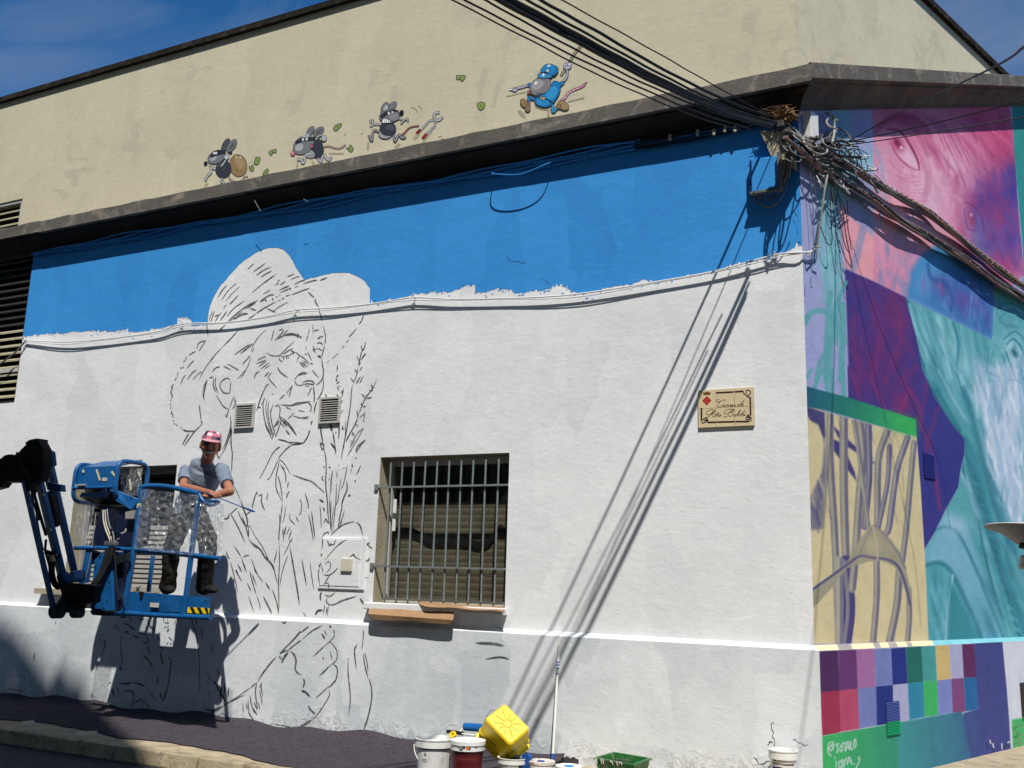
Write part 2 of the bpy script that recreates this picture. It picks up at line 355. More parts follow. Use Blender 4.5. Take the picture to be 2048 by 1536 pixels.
# ================================================================== THE PAINTED BUILDING
BZ = empty('corner_building', (-1.45, 8.21, 0))
tag(BZ, 'corner building with beige upper walls, blue and white mural wall and colourful side wall', 'building')
XL, ZT, ZB2 = -16.0, 5.63, 8.03
ZL = 1.06                                             # ledge
def cells(name, mat, parent, Y, x0, x1, z0, z1, holes, depth, jamb='jamb', nsub=1):
    """wall face in the plane y=Y with rectangular holes and their reveals"""
    xs = sorted({x0, x1, *[h[0] for h in holes], *[h[1] for h in holes]}); zs = sorted({z0, z1, *[h[2] for h in holes], *[h[3] for h in holes]})
    mb = MB()
    for a, b in zip(xs[:-1], xs[1:]):
        for c, d in zip(zs[:-1], zs[1:]):
            if not any(h[0] <= a and b <= h[1] and h[2] <= c and d <= h[3] for h in holes): mb.quad((a, Y, c), (b, Y, c), (b, Y, d), (a, Y, d))
    o = mb.build(name, mat, parent)
    return o
def reveal(parent, Y, h, depth, mat='jamb', name='window_reveal'):
    a, b, c, d = h; mb = MB(); Y2 = Y + depth
    mb.quad((a, Y, c), (a, Y2, c), (a, Y2, d), (a, Y, d)); mb.quad((b, Y, d), (b, Y2, d), (b, Y2, c), (b, Y, c))
    mb.quad((a, Y, d), (a, Y2, d), (b, Y2, d), (b, Y, d)); mb.quad((a, Y, c), (b, Y, c), (b, Y2, c), (a, Y2, c))
    return mb.build(name, mat, parent)
W1 = (-5.67, -4.205, 1.275, 2.71)
xw2a = atY(172, 1180, 8.38)[0] - .20
W2 = (-10.10, -8.46, 1.275, 2.71)
LV = (-16.0, -11.43, 3.60, 5.63)
front = cells('front_wall', 'white', BZ, YW, XL, CORN[0], ZL + .03, ZT + .02, [W1, W2, LV], .3)
front['label'] = 'front wall face painted white'
# ledge and plinth of the front wall
PC = lambda o, z: (CORN[0] + .706 * o, YW - o, z)     # corner arris at offset o from both faces
mb = MB(); mb.quad((XL, YP, ZL - .006), PC(.06, ZL - .006), PC(0, ZL + .03), (XL, YW, ZL + .03)); mb.build('plinth_ledge', 'white', BZ)
mb = MB(); mb.quad((XL, YP, -.1), PC(.06, -.1), PC(.06, ZL - .006), (XL, YP, ZL - .006)); mb.build('front_plinth', 'plinth', BZ)
# upper wall
GR = (atY(0, 400, YW)[0] - .9, atY(45, 400, YW)[0], 5.95, atY(40, 398, YW)[2])
up = cells('upper_front_wall', 'beige', BZ, YW, XL, CORN[0], 5.80, ZB2, [GR], .2)
# upper part of the side wall (beige) above the rising cornice
zc2 = lambda s: 5.66 + .3856 * s
mb = MB(); mb.quad(S2(0, 5.8), S2(5.2, zc2(5.2) + .25), S2(5.45, ZB2), S2(0, ZB2)); mb.build('upper_side_wall', 'beige', BZ)
# roof slab / coping
mb = MB()
mb.prism([(XL, YW - .05, ZB2 + .001), (CORN[0] + .035, YW - .05, ZB2 + .001), tuple(S2(9, ZB2 + .001, .05)), (-1, 22, ZB2 + .001), (XL, 22, ZB2 + .001)], (0, 0, .075)); mb.build('roof_coping', 'coping', BZ)
mb = MB(); mb.box((XL, YW + .75, 0), (-9, 21, ZB2)); mb.prism([(-9, YW + .75, 0), (CORN[0] - .3, YW + .75, 0), (CORN[0] + 3.2, 21, 0), (-9, 21, 0)], (0, 0, ZB2)); mb.build('inner_wall', 'black', BZ)
# cornice profile (offset, height over the wall head)
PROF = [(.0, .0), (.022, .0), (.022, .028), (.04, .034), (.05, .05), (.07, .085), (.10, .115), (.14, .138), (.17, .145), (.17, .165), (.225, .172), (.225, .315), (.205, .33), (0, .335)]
def sweep(name, mats, A, B, seg, jit=.0):
    mb = MB(); n = len(PROF)
    for k in range(len(seg) - 1):
        P = [[A(o, z) * (1 - t) + B(o, z) * t + rng.normal(0, jit, 3) * 0 for o, z in PROF] for t in (seg[k], seg[k + 1])]
        mb.m = 0
        for i in range(n - 1):
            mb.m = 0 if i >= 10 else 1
            mb.quad(P[0][i], P[1][i], P[1][i + 1], P[0][i + 1])
    return mb.build(name, mats, BZ)
CA = lambda o, z: np.array([XL, YW - o, ZT + z]); CB = lambda o, z: np.array([CORN[0] + .706 * o, YW - o, ZT + z])
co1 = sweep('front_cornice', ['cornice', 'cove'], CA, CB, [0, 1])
# the lip is cast in lengths: each a piece of its own, slightly uneven
x = XL
while x < CORN[0]:
    b = min(x + rng.uniform(1.0, 1.35), CORN[0] + .155); j = rng.uniform(0, .008); k = rng.uniform(-.004, .004); mb = MB()
    if b > CORN[0] - .3: b = CORN[0] + .155
    nseg = 6; xs = np.linspace(x + .003, b - .003, nseg + 1)
    for i in range(nseg):
        a_, b_ = xs[i], xs[i + 1]; w = lambda q: .006 * math.sin(q * 9.3) + .004 * math.sin(q * 23.1)
        mb.hexa([(a_, YW - .228 - j, ZT + .168 + k), (b_, YW - .228 - j, ZT + .168 + k), (b_, YW - .1, ZT + .168 + k), (a_, YW - .1, ZT + .168 + k)],
                [(a_, YW - .228 - j, ZT + .318 + k + w(a_)), (b_, YW - .228 - j, ZT + .318 + k + w(b_)), (b_, YW + .002, ZT + .345 + k + w(b_)), (a_, YW + .002, ZT + .345 + k + w(a_))])
    mb.build('cornice_stone', 'cornice', BZ); x = b
CA2 = lambda o, z: np.array([CORN[0] + .706 * o, YW - o, 5.655 + z]); CB2 = lambda o, z: S2(9, zc2(9) + z, o)
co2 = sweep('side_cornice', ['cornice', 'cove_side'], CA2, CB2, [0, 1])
co2['label'] = 'dark cornice rising along the side wall'
# louvered openings on the left
def louver(name, h, Y, depth, pitch, th, mats, lab, frame='slat_pale', dark_above=None, fr=.03, tilt=.05):
    o = empty(name, ((h[0] + h[1]) / 2, Y, h[2])); o.parent = BZ; o.location = tuple(np.array(o.location) - np.array(BZ.location)); o['label'] = lab
    reveal(o, Y, h, depth, 'jamb', 'reveal')
    mb = MB(); mb.quad((h[0], Y + depth, h[2]), (h[1], Y + depth, h[2]), (h[1], Y + depth, h[3]), (h[0], Y + depth, h[3])); mb.build('backing', 'black', o)
    mb = MB(); f = fr
    mb.box((h[1] - f, Y + .015, h[2]), (h[1], Y + .06, h[3])); mb.box((h[0], Y + .015, h[2]), (h[1] - f, Y + .06, h[2] + f)); mb.box((h[0], Y + .015, h[3] - f), (h[1] - f, Y + .06, h[3])); mb.build('frame', frame, o)
    z = h[2] + pitch; xm0 = max(h[0], h[1] - 1.6)
    while z < h[3] - f:
        mb = MB(); m = mats if dark_above is None or z < dark_above else 'slat_dark'
        mb.hexa([(xm0, Y + .03, z - th), (h[1] - f, Y + .03, z - th), (h[1] - f, Y + .03 + tilt, z - th + tilt * .7), (xm0, Y + .03 + tilt, z - th + tilt * .7)],
                [(xm0, Y + .03, z), (h[1] - f, Y + .03, z), (h[1] - f, Y + .03 + tilt, z + tilt * .7), (xm0, Y + .03 + tilt, z + tilt * .7)])
        mb.build('slat', m, o); z += pitch
    return o
louver('louver_window', LV, YW, .22, .098, .022, 'slat_pale', 'tall louvered opening at the left edge of the white wall', 'slat_dark', 4.62)
louver('upper_grille', GR, YW, .2, .094, .020, 'slat_pale', 'louvered grille in the beige upper wall', 'alu', fr=.045)
mb = MB(); mb.box((LV[0], YW + .02, 4.02), (LV[1], YW + .05, 4.07)); mb.build('transom', 'alu', BZ)
# window 1
def window(h, name, lab, bars):
    o = empty(name, ((h[0] + h[1]) / 2, YW, h[2])); o.parent = BZ; o.location = tuple(np.array(o.location) - np.array(BZ.location)); o['label'] = lab
    reveal(o, YW, h, .30, 'jamb', 'reveal')
    a, b, c, d = h; Y = YW + .165
    mb = MB(); f = .045
    mb.box((a + .004, Y, c + .05), (a + .004 + f, Y + .05, d - .075)); mb.box((b - .004 - f, Y, c + .05), (b - .004, Y + .05, d - .075)); mb.box((a + .004, Y, d - .075), (b - .004, Y + .05, d - .004)); mb.box((a + .004, Y, c + .004), (b - .004, Y + .05, c + .05))
    mb.build('frame', 'alu' if bars else 'slat_grey', o)
    return o
wo1 = window(W1, 'barred_window', 'window recess behind a grille of upright bars', True)
a, b, c, d = W1; Y = YW + .165
mb = MB(); mb.quad((a + .049, Y + .02, c + .05), (b - .049, Y + .02, c + .05), (b - .049, Y + .02, d - .075), (a + .049, Y + .02, d - .075)); mb.build('pane', 'glass', wo1)
mb = MB(); mb.box((a + .08, Y - .012, 1.98), (a + .115, Y - .002, 2.30)); mb.build('frame_strip', 'cable_white', wo1)
mb = MB(); mb.quad((a, YW + .5, c - .2), (b, YW + .5, c - .2), (b, YW + .5, d + .2), (a, YW + .5, d + .2)); mb.build('dark_room', 'black', wo1)
# the pane's wavy reflection, stood in for by an added beige slatted board
def wav(x):
    t = (x - a) / (b - a); return 2.265 + .012 * math.sin(t * 14) + .10 * math.exp(-((t - .90) / .055) ** 2)
zz = c + .02; k = 0
while zz < 2.40:
    mb = MB(); n = 40; xs = np.linspace(a + .03, b - .01, n)
    for i in range(n - 1):
        t0, t1 = min(zz + .062, wav(xs[i])), min(zz + .062, wav(xs[i + 1]))
        if t0 <= zz and t1 <= zz: continue
        t0, t1 = max(t0, zz + .001), max(t1, zz + .001); y0 = Y + .095
        mb.quad((xs[i], y0 + .0025, zz), (xs[i + 1], y0 + .0025, zz), (xs[i + 1], y0 - .0015, (zz + t1) / 2), (xs[i], y0 - .0015, (zz + t0) / 2))
        mb.quad((xs[i], y0 - .0015, (zz + t0) / 2), (xs[i + 1], y0 - .0015, (zz + t1) / 2), (xs[i + 1], y0 + .0025, t1), (xs[i], y0 + .0025, t0))
    if mb.v: mb.build('shutter_slat', 'slat_beige', wo1, smooth=False)
    zz += .066; k += 1
xs = np.linspace(a + .04, b - .02, 60); P = [(x, Y + .07, 1.985 - .10 * max(0, min(1, ((x - a) / (b - a) - .18) / .16)) + .035 * math.sin(((x - a) / (b - a)) * 9) * 0 + .13 * math.exp(-(((x - a) / (b - a) - .87) / .06) ** 2) - .03 * math.exp(-(((x - a) / (b - a) - .72) / .08) ** 2)) for x in xs]
mb = MB()
for p, q in zip(P[:-1], P[1:]): mb.quad((p[0], p[1], p[2] - .035), (q[0], q[1], q[2] - .035), (q[0], q[1], q[2] + .035), (p[0], p[1], p[2] + .035))
mb.build('dark_band', 'rubber', wo1)  # wavy dark band across the board
# grille
gr = empty('window_grille', (-4.94, YW, 1.3)); gr.parent = BZ; gr.location = tuple(np.array(gr.location) - np.array(BZ.location)); gr['label'] = 'galvanised grille of ten upright bars'
for px in (782, 805, 828, 851, 874.5, 898.6, 922.6, 946.7, 971.6, 997.5):
    X = atY(px, 930, YW + .02)[0]; MB().tube([(X, YW + .02, 1.315), (X + rng.normal(0, .003), YW + .02, 2.0), (X, YW + .02, 2.655)], .0098, 8).build('bar', 'bar', gr, smooth=True)
for z in (1.625, 2.405): MB().box((a - .03, YW - .012, z - .009), (b - .0, YW + .012, z + .009)).build('rail', 'bar', gr)
for z in (1.625, 2.405): MB().box((a - .045, YW - .02, z - .03), (a - .004, YW - .002, z + .03)).build('bracket', 'bar', gr)
# sill with cardboard
mb = MB(); mb.box((a - .04, YW - .10, c - .065), (b + .03, YW - .001, c - .002)); mb.build('window_sill', 'white', BZ, bevel=.008)
# window 2 (behind the lift): shutter half closed
wo2 = window(W2, 'shuttered_window', 'recessed window with a half closed grey roller shutter', False)
a, b, c, d = W2
mb = MB(); mb.quad((a, YW + .32, c), (b, YW + .32, c), (b, YW + .32, d), (a, YW + .32, d)); mb.build('dark_room', 'black', wo2)
zz = c + .05
while zz < 2.0:
    MB().hexa([(a + .06, YW + .21, zz), (b - .06, YW + .21, zz), (b - .06, YW + .23, zz), (a + .06, YW + .23, zz)], [(a + .06, YW + .225, zz + .050), (b - .06, YW + .225, zz + .050), (b - .06, YW + .235, zz + .050), (a + .06, YW + .235, zz + .050)]).build('shutter_slat', 'slat_grey', wo2); zz += .055
for i in range(7): MB().box((a + .06, YW + .24, 2.06 + i * .09), (b - .06, YW + .25, 2.11 + i * .09)).build('shutter_slat', 'slat_dark', wo2)
mb = MB(); mb.box((a - .35, YW - .12, c - .065), (b + .05, YW - .001, c - .002)); mb.build('window_sill', 'jamb', BZ)
# two small wall vents
for pxa, lab in (((475, 810, 508, 855), 'left of the two small vents'), ((643, 797, 680, 845), 'right of the two small vents')):
    A = atY(pxa[0], pxa[1], YW); B = atY(pxa[2], pxa[3], YW); h = (A[0] + .0, B[0] - .0, B[2], A[2])
    v = empty('wall_vent', ((h[0] + h[1]) / 2, YW, h[2])); v.parent = BZ; v.location = tuple(np.array(v.location) - np.array(BZ.location)); v['label'] = 'small slatted wall vent, ' + lab
    mb = MB(); mb.box((h[0], YW - .004, h[2]), (h[1], YW - .001, h[3])); mb.build('backing', 'black', v)
    f = .017; mb = MB()
    for q in (((h[0] - .004, h[2] - .004), (h[0] + f, h[3] + .004)), ((h[1] - f, h[2] - .004), (h[1] + .004, h[3] + .004)), ((h[0] + f, h[2] - .004), (h[1] - f, h[2] + f)), ((h[0] + f, h[3] - f), (h[1] - f, h[3] + .004))): mb.box((q[0][0], YW - .03, q[0][1]), (q[1][0], YW - .004, q[1][1]))
    mb.build('frame', 'alu', v)
    for i in range(9):
        z = h[2] + f + .012 + i * (h[3] - h[2] - 2 * f - .02) / 9 + .004
        MB().hexa([(h[0] + f, YW - .026, z), (h[1] - f, YW - .026, z), (h[1] - f, YW - .008, z + .008), (h[0] + f, YW - .008, z + .008)], [(h[0] + f, YW - .026, z + .006), (h[1] - f, YW - .026, z + .006), (h[1] - f, YW - .008, z + .014), (h[0] + f, YW - .008, z + .014)]).build('slat', 'alu', v)
# flue on the roof
fl = empty('roof_flue', (-6.9, 9.0, ZB2 + .11)); tag(fl, 'dark flue poking up behind the roof edge', 'flue')
p = atY(682, 4, 9.0); MB().tube([(p[0], 9.0, ZB2 + .11), (p[0], 9.0, p[2] + .35)], .09, 14).build('pipe', 'coping', fl, smooth=True)
MB().lathe((p[0], 9.0, p[2] + .35), [(0, .12), (.17, .0), (.17, -.03), (0, -.03)], 18).build('cowl', 'coping', fl)

# ------------------------------------------------------------------ blue paint on the front wall
BL = [(40, 673), (50, 672), (70, 669), (95, 670), (110, 668), (130, 668), (150, 664), (180, 661), (198, 659), (199, 664.5), (215, 664), (230, 662), (256, 658), (257, 664), (275, 662), (300, 660), (325, 655), (354, 651), (355, 637), (383, 636), (383.5, 651), (400, 650), (414, 649)]
cA = lambda L: [(320 + x / 3.6565, 480 + y / 3.6565) for x, y in L]
HAT = cA([(347, 615), (350, 560), (358, 520), (368, 480), (390, 425), (425, 360), (450, 325), (480, 295), (510, 255), (545, 220), (580, 180), (620, 148), (660, 122), (700, 95), (735, 78), (770, 65), (800, 58), (830, 55), (860, 57), (890, 65), (912, 78), (930, 95), (950, 120), (970, 150), (985, 180), (1000, 210), (1018, 236), (1035, 260), (1048, 280), (1060, 292), (1090, 282), (1120, 275), (1150, 270), (1180, 258), (1225, 250), (1270, 240), (1330, 238), (1380, 240), (1410, 250), (1440, 265), (1470, 278), (1490, 295), (1508, 315), (1520, 335), (1535, 350), (1537, 375), (1533, 400), (1528, 420), (1528.5, 455)])
BR = cA([(1540, 462), (1548, 430), (1560, 458), (1600, 462), (1650, 450), (1682, 425), (1700, 440)]) + [(800, 596), (830, 588), (850, 586), (880, 583), (905, 580), (935, 574), (950, 572), (950.6, 585), (970, 585), (1000, 581), (1025, 580), (1027, 586), (1050, 584), (1078, 582), (1100, 578), (1120, 574), (1135, 573), (1142, 583), (1159, 585), (1180, 584), (1203, 584), (1212, 577), (1230, 575), (1250, 569), (1281, 564), (1310, 563), (1339, 558), (1380, 551), (1423, 543), (1450, 536), (1474, 529), (1510, 523), (1542, 514), (1570, 503), (1590, 496), (1594, 484), (1598, 492), (1603, 490)]
bl = [(p[0], p[2]) for p in (atY(*q, YW) for q in BL + HAT + BR)]
for i in range(1, len(bl)):
    if bl[i][0] <= bl[i - 1][0]: bl[i] = (bl[i - 1][0] + .001, bl[i][1])
bx = np.array([q[0] for q in bl]); bzv = np.array([q[1] for q in bl])
xs = np.unique(np.concatenate([np.linspace(-11.43, CORN[0], 2600), bx[(bx > -11.43) & (bx < CORN[0])]]))
zb = np.interp(xs, bx, bzv)
hx = (xs > atY(414, 649, YW)[0]) & (xs < atY(739, 600, YW)[0])
jit = np.convolve(rng.normal(0, 1, len(xs) + 8), np.ones(4) / 4, 'same')[4:-4][:len(xs)]
jit = np.resize(jit, len(xs)) * np.where(hx, .003, .010); tz = np.convolve(rng.normal(0, 1, len(xs)), np.ones(45) / 45, 'same') * 6.7; tuft = np.convolve((rng.random(len(xs)) < .16 * np.clip(tz, 0, 1)) * rng.uniform(0, .018, len(xs)), [.3, .8, 1, .5], 'same') * (~hx) + np.where(hx, 0, .006 * tz)
zb = zb + jit + tuft
mb = MB()
for i in range(len(xs) - 1):
    mb.quad((xs[i], YW - .002, zb[i]), (xs[i + 1], YW - .002, zb[i + 1]), (xs[i + 1], YW - .002, ZT), (xs[i], YW - .002, ZT))
bp = mb.build('blue_paint', 'blue', front); bp['label'] = 'flat sky blue paint with a ragged lower edge around the bare hat shape'
# dabs of paint round the edge
mb = MB()
for k in range(260):
    i = rng.integers(5, len(xs) - 5)
    if hx[i]: continue
    w, h_ = rng.uniform(.003, .03), rng.uniform(.002, .012); x0 = xs[i] + rng.normal(0, .02); z0 = zb[i] - rng.exponential(.018) - h_
    mb.quad((x0, YW - .002, z0), (x0 + w, YW - .002, z0 + rng.uniform(-.004, .006)), (x0 + w * .9, YW - .002, z0 + h_), (x0 + .002, YW - .002, z0 + h_ * .9))
o = mb.build('paint_dabs', 'blue', front); tag(o, kind='stuff')

# ------------------------------------------------------------------ sketch brush lines on the white wall
SK = []
def sk(off, sc, txt, w=2.6):
    for ln in txt.strip().split('\n'):
        for item in ln.split(';'):
            item = item.strip()
            if not item: continue
            ww = w
            if item[0] == '*': ww = w * float(item[1:item.index(' ')]); item = item[item.index(' '):]
            v = [float(q) for q in item.replace(',', ' ').split()]
            SK.append(([(off[0] + v[i] / sc, off[1] + v[i + 1] / sc) for i in range(0, len(v), 2)], ww))
sk((320, 480), 3.6565, '''
352 700 345 640 350 590; 358 600 370 555 390 520; 340 735 300 745 280 760 270 800; 335 740 310 775 285 815; 262 812 235 828 210 842; 195 850 190 885; 185 880 170 895; 155 925 152 945; 160 940 175 925; 140 965 130 975 128 1000; 122 1005 110 1030; 105 1050 85 1075 98 1080; 95 1085 80 1110 92 1140 83 1160; 78 1165 85 1180; 78 1190 75 1215; 80 1220 82 1235; 88 1245 85 1265 100 1280; 92 1290 104 1298; 96 1315 106 1325; 102 1340 110 1348; 118 1350 130 1358; 150 1372 162 1370; *1.3 165 1385 190 1395 225 1398 255 1396; 190 1388 195 1408
*1.5 215 1410 185 1460 165 1500; *1.6 310 1345 255 1400 210 1460 180 1505; 290 1205 292 1240 298 1285 302 1320; *1.3 300 1320 312 1345
400 560 430 545; 372 600 385 560 400 520; 405 600 425 560 455 525; 440 590 470 550 490 520; 425 420 455 370 490 330; 450 440 500 370 560 315; 480 450 530 390 585 340; 510 470 540 440 575 405; 465 505 485 470; 490 560 540 500 620 445; 500 600 560 560; 640 215 690 170; 680 235 730 200 770 170; 705 258 760 220 815 195; 740 270 780 245 820 225; 675 385 740 330 800 285 850 250; 755 395 790 375 805 365; *1.2 480 610 560 540 640 480 720 440; 845 330 870 310; 860 300 880 290; 880 330 920 300; 930 268 985 248; 955 290 1000 270 1022 268; 980 325 1030 300 1060 295; 1050 320 1110 300 1150 293; 1170 295 1225 275; 870 370 910 350 950 335; 890 355 940 335; 880 385 960 350; 965 400 1030 375 1095 352
*1.4 430 665 480 620; *1.6 540 580 600 545 645 538; 560 555 610 520; 615 505 660 480 700 460; 640 500 680 470; 705 515 660 500; 665 570 700 540; 700 540 760 500 850 450; 740 440 800 405 835 400; 730 450 770 435; 770 430 780 450; 820 425 830 440; 850 410 860 420; 875 395 880 410; 950 350 960 360; 985 345 1015 338; 862 445 885 440; 890 430 910 425; 920 410 955 400; 780 500 850 530
820 530 870 490 935 455; 640 580 690 550
1085 378 1105 400 1130 420; 1135 430 1140 455 1160 490; 1165 520 1178 555 1185 590; 1195 630 1210 690 1212 730 1205 760; 1205 770 1195 810 1182 860; 1185 865 1188 910 1197 960 1190 1010 1165 1045 1140 1060; 1195 1005 1195 1070 1185 1110 1165 1150 1150 1170; 1120 1065 1130 1130 1128 1190; 1150 1180 1135 1220 1128 1270; 1115 1320 1105 1340; 1100 1385 1085 1430 1050 1480; 1045 1485 990 1480 930 1478; 865 1458 900 1465 940 1478; 960 1500 1000 1492 1035 1490; 845 1535 880 1510
1118 615 1122 690; 1125 665 1165 655; 1095 650 1085 690; *1.2 1155 720 1180 705 1195 710; 1150 725 1175 712; 1120 770 1140 830; 1150 755 1175 750 1195 770; 1125 800 1160 795 1190 810; 1120 790 1125 820; 1150 850 1180 855; 1155 845 1178 848; 1165 858 1180 862; 1085 690 1070 740; 1065 775 1070 800; 1080 815 1110 880
*1.3 860 725 900 700 950 685 1000 690; 910 700 960 692 1010 700; 990 685 1015 715; 1005 680 1030 720; 1030 700 1036 718; 840 735 880 695 910 655; 815 735 835 655; 900 690 940 655; 870 660 905 650
775 822 820 845 870 845 900 820 940 780 985 738; 870 850 940 845 985 820 1025 845 1060 870 1085 900 1080 930; 980 815 975 835; 985 820 960 810; 900 835 940 810 975 795; 900 855 910 875; 925 850 930 870; 940 850 940 870; 870 860 880 880 900 890; 1000 890 1020 840; 1020 890 1060 935; 1035 885 1075 930; 1050 880 1075 905; 1095 900 1120 905; 1060 830 1075 840
710 880 750 860 775 852; 705 905 780 875; 715 930 780 885; 735 945 800 895; 760 945 810 910; 690 1015 700 980 730 960; 765 1000 800 960; 790 1000 820 965
860 930 885 970 935 1005; 790 1000 810 1030 855 1080; *1.2 985 1020 1010 990 1040 982 1075 975; 985 1025 1005 1060 1050 1060; 1040 1050 1060 1032 1110 1030 1128 1045 1120 1055 1080 1050 1045 1055; 1060 1065 1095 1070; 1010 985 1045 968 1080 975; 1115 950 1140 985 1165 1005
970 1060 955 1105 945 1150; 970 1065 940 1100 925 1130; 875 1165 915 1130; 1110 1075 1095 1110 1080 1140; *1.2 885 1205 950 1210 1010 1200 1100 1180; 960 1210 1000 1190 1050 1185 1100 1180; 1080 1185 1105 1210 1105 1250; 920 1220 960 1240; 1010 1245 1060 1255; 975 1285 1030 1300 1090 1290; 1040 1305 1085 1300; 935 1310 985 1260; 1095 1255 1105 1245; *1.2 860 1195 880 1235 875 1290 900 1330; 880 1290 940 1340 970 1380 1000 1430; 870 1300 855 1350; 885 1310 880 1350; 895 1320 930 1365; 860 1320 845 1355; 840 1215 865 1210; 920 1390 945 1425; 880 1345 860 1400 845 1440
740 1225 720 1210 770 1080 800 1050; 705 1250 725 1200; 760 1160 755 1230 770 1330 800 1400 820 1460; 785 1160 775 1240 790 1330; 800 1170 790 1250 800 1330 820 1400 830 1430; 830 1200 810 1260 820 1340 845 1430; 770 1150 740 1210; 820 1120 828 1130
*1.2 590 830 640 790 680 755; 545 840 600 800 660 760; 665 800 720 710 780 655; 670 820 690 790; 565 1020 600 980 640 930 670 850; 590 1015 630 950; 600 910 640 870 660 840; 495 905 540 930 580 955; 465 920 520 950; 380 965 410 935 440 925; 460 780 520 720 580 650; 285 1025 330 940 400 845 460 780; 240 1020 280 980 310 960; 200 1025 230 980 265 950; 150 1060 170 1010 190 985; 195 940 225 905 250 880
445 1090 440 1060 455 1030 490 1010 515 1020; 520 1030 515 1080 510 1120; 445 1085 460 1110 480 1120 515 1120; 410 1130 440 1180 470 1220 510 1240; *1.2 545 1150 552 1200 530 1235; 490 1300 500 1250 505 1240; 480 1270 490 1300; 330 1180 315 1130 325 1060 350 1030; *1.5 345 1020 330 1080 320 1150; 360 1010 390 1000; 395 1010 390 1060 410 1110; 410 1000 405 1050 425 1120; 515 1280 520 1350 500 1430 480 1490 455 1535; 520 1370 520 1440 525 1535
1300 910 1295 960; *1.3 1298 985 1300 1000; 1310 985 1285 1010; *1.4 1285 1020 1300 1025; 1315 1035 1290 1050; 1295 1070 1310 1100; 1305 1075 1320 1065; 1285 1130 1310 1140; *1.2 1210 1125 1222 1160; 1330 1150 1345 1080; 1320 1120 1340 1100; 1325 1200 1335 1170; 1340 1240 1325 1270
1505 740 1495 790 1480 810; 1470 770 1485 810; 1510 830 1480 860; 1480 800 1460 880 1455 920; 1440 840 1455 890; 1500 830 1470 880; 1470 890 1455 920; 1425 940 1440 970; 1450 930 1435 1000 1415 1040; 1480 925 1460 960; 1490 990 1460 1050; 1465 1000 1440 1050; 1395 1005 1420 1045; 1410 1050 1400 1120 1395 1200 1380 1300 1365 1400 1350 1480; 1430 1050 1470 1000
1585 1020 1560 1080 1530 1120 1500 1160 1480 1210 1450 1280; 1545 1050 1555 1085; 1530 1100 1560 1100; 1475 1125 1500 1150; 1510 1160 1550 1150; 1470 1190 1480 1215; 1485 1220 1510 1215; 1450 1290 1420 1360 1390 1420 1360 1480; 1440 1245 1450 1300; 1500 1255 1490 1320; 1460 1300 1495 1270
1490 1375 1480 1395; 1410 1400 1405 1440; 1480 1380 1440 1420 1390 1510; 1340 1360 1330 1390; 1290 1400 1285 1415; 1505 1460 1470 1500 1450 1535; *1.8 1240 1325 1255 1400; *1.5 1265 1400 1280 1500; 1175 1365 1180 1420 1195 1500; *1.3 1170 1480 1190 1535 1200 1500; 1255 1485 1280 1535; 1315 1340 1310 1440
1350 1480 1340 1535
1490 545 1475 590 1455 615; 1440 645 1410 680 1380 710; 1385 730 1360 750; 1350 770 1330 795; 1305 825 1280 850 1255 870; 1235 880 1225 900
540 1140 510 1230; 1165 490 1165 520; 990 500 1020 520
''', 2.7)
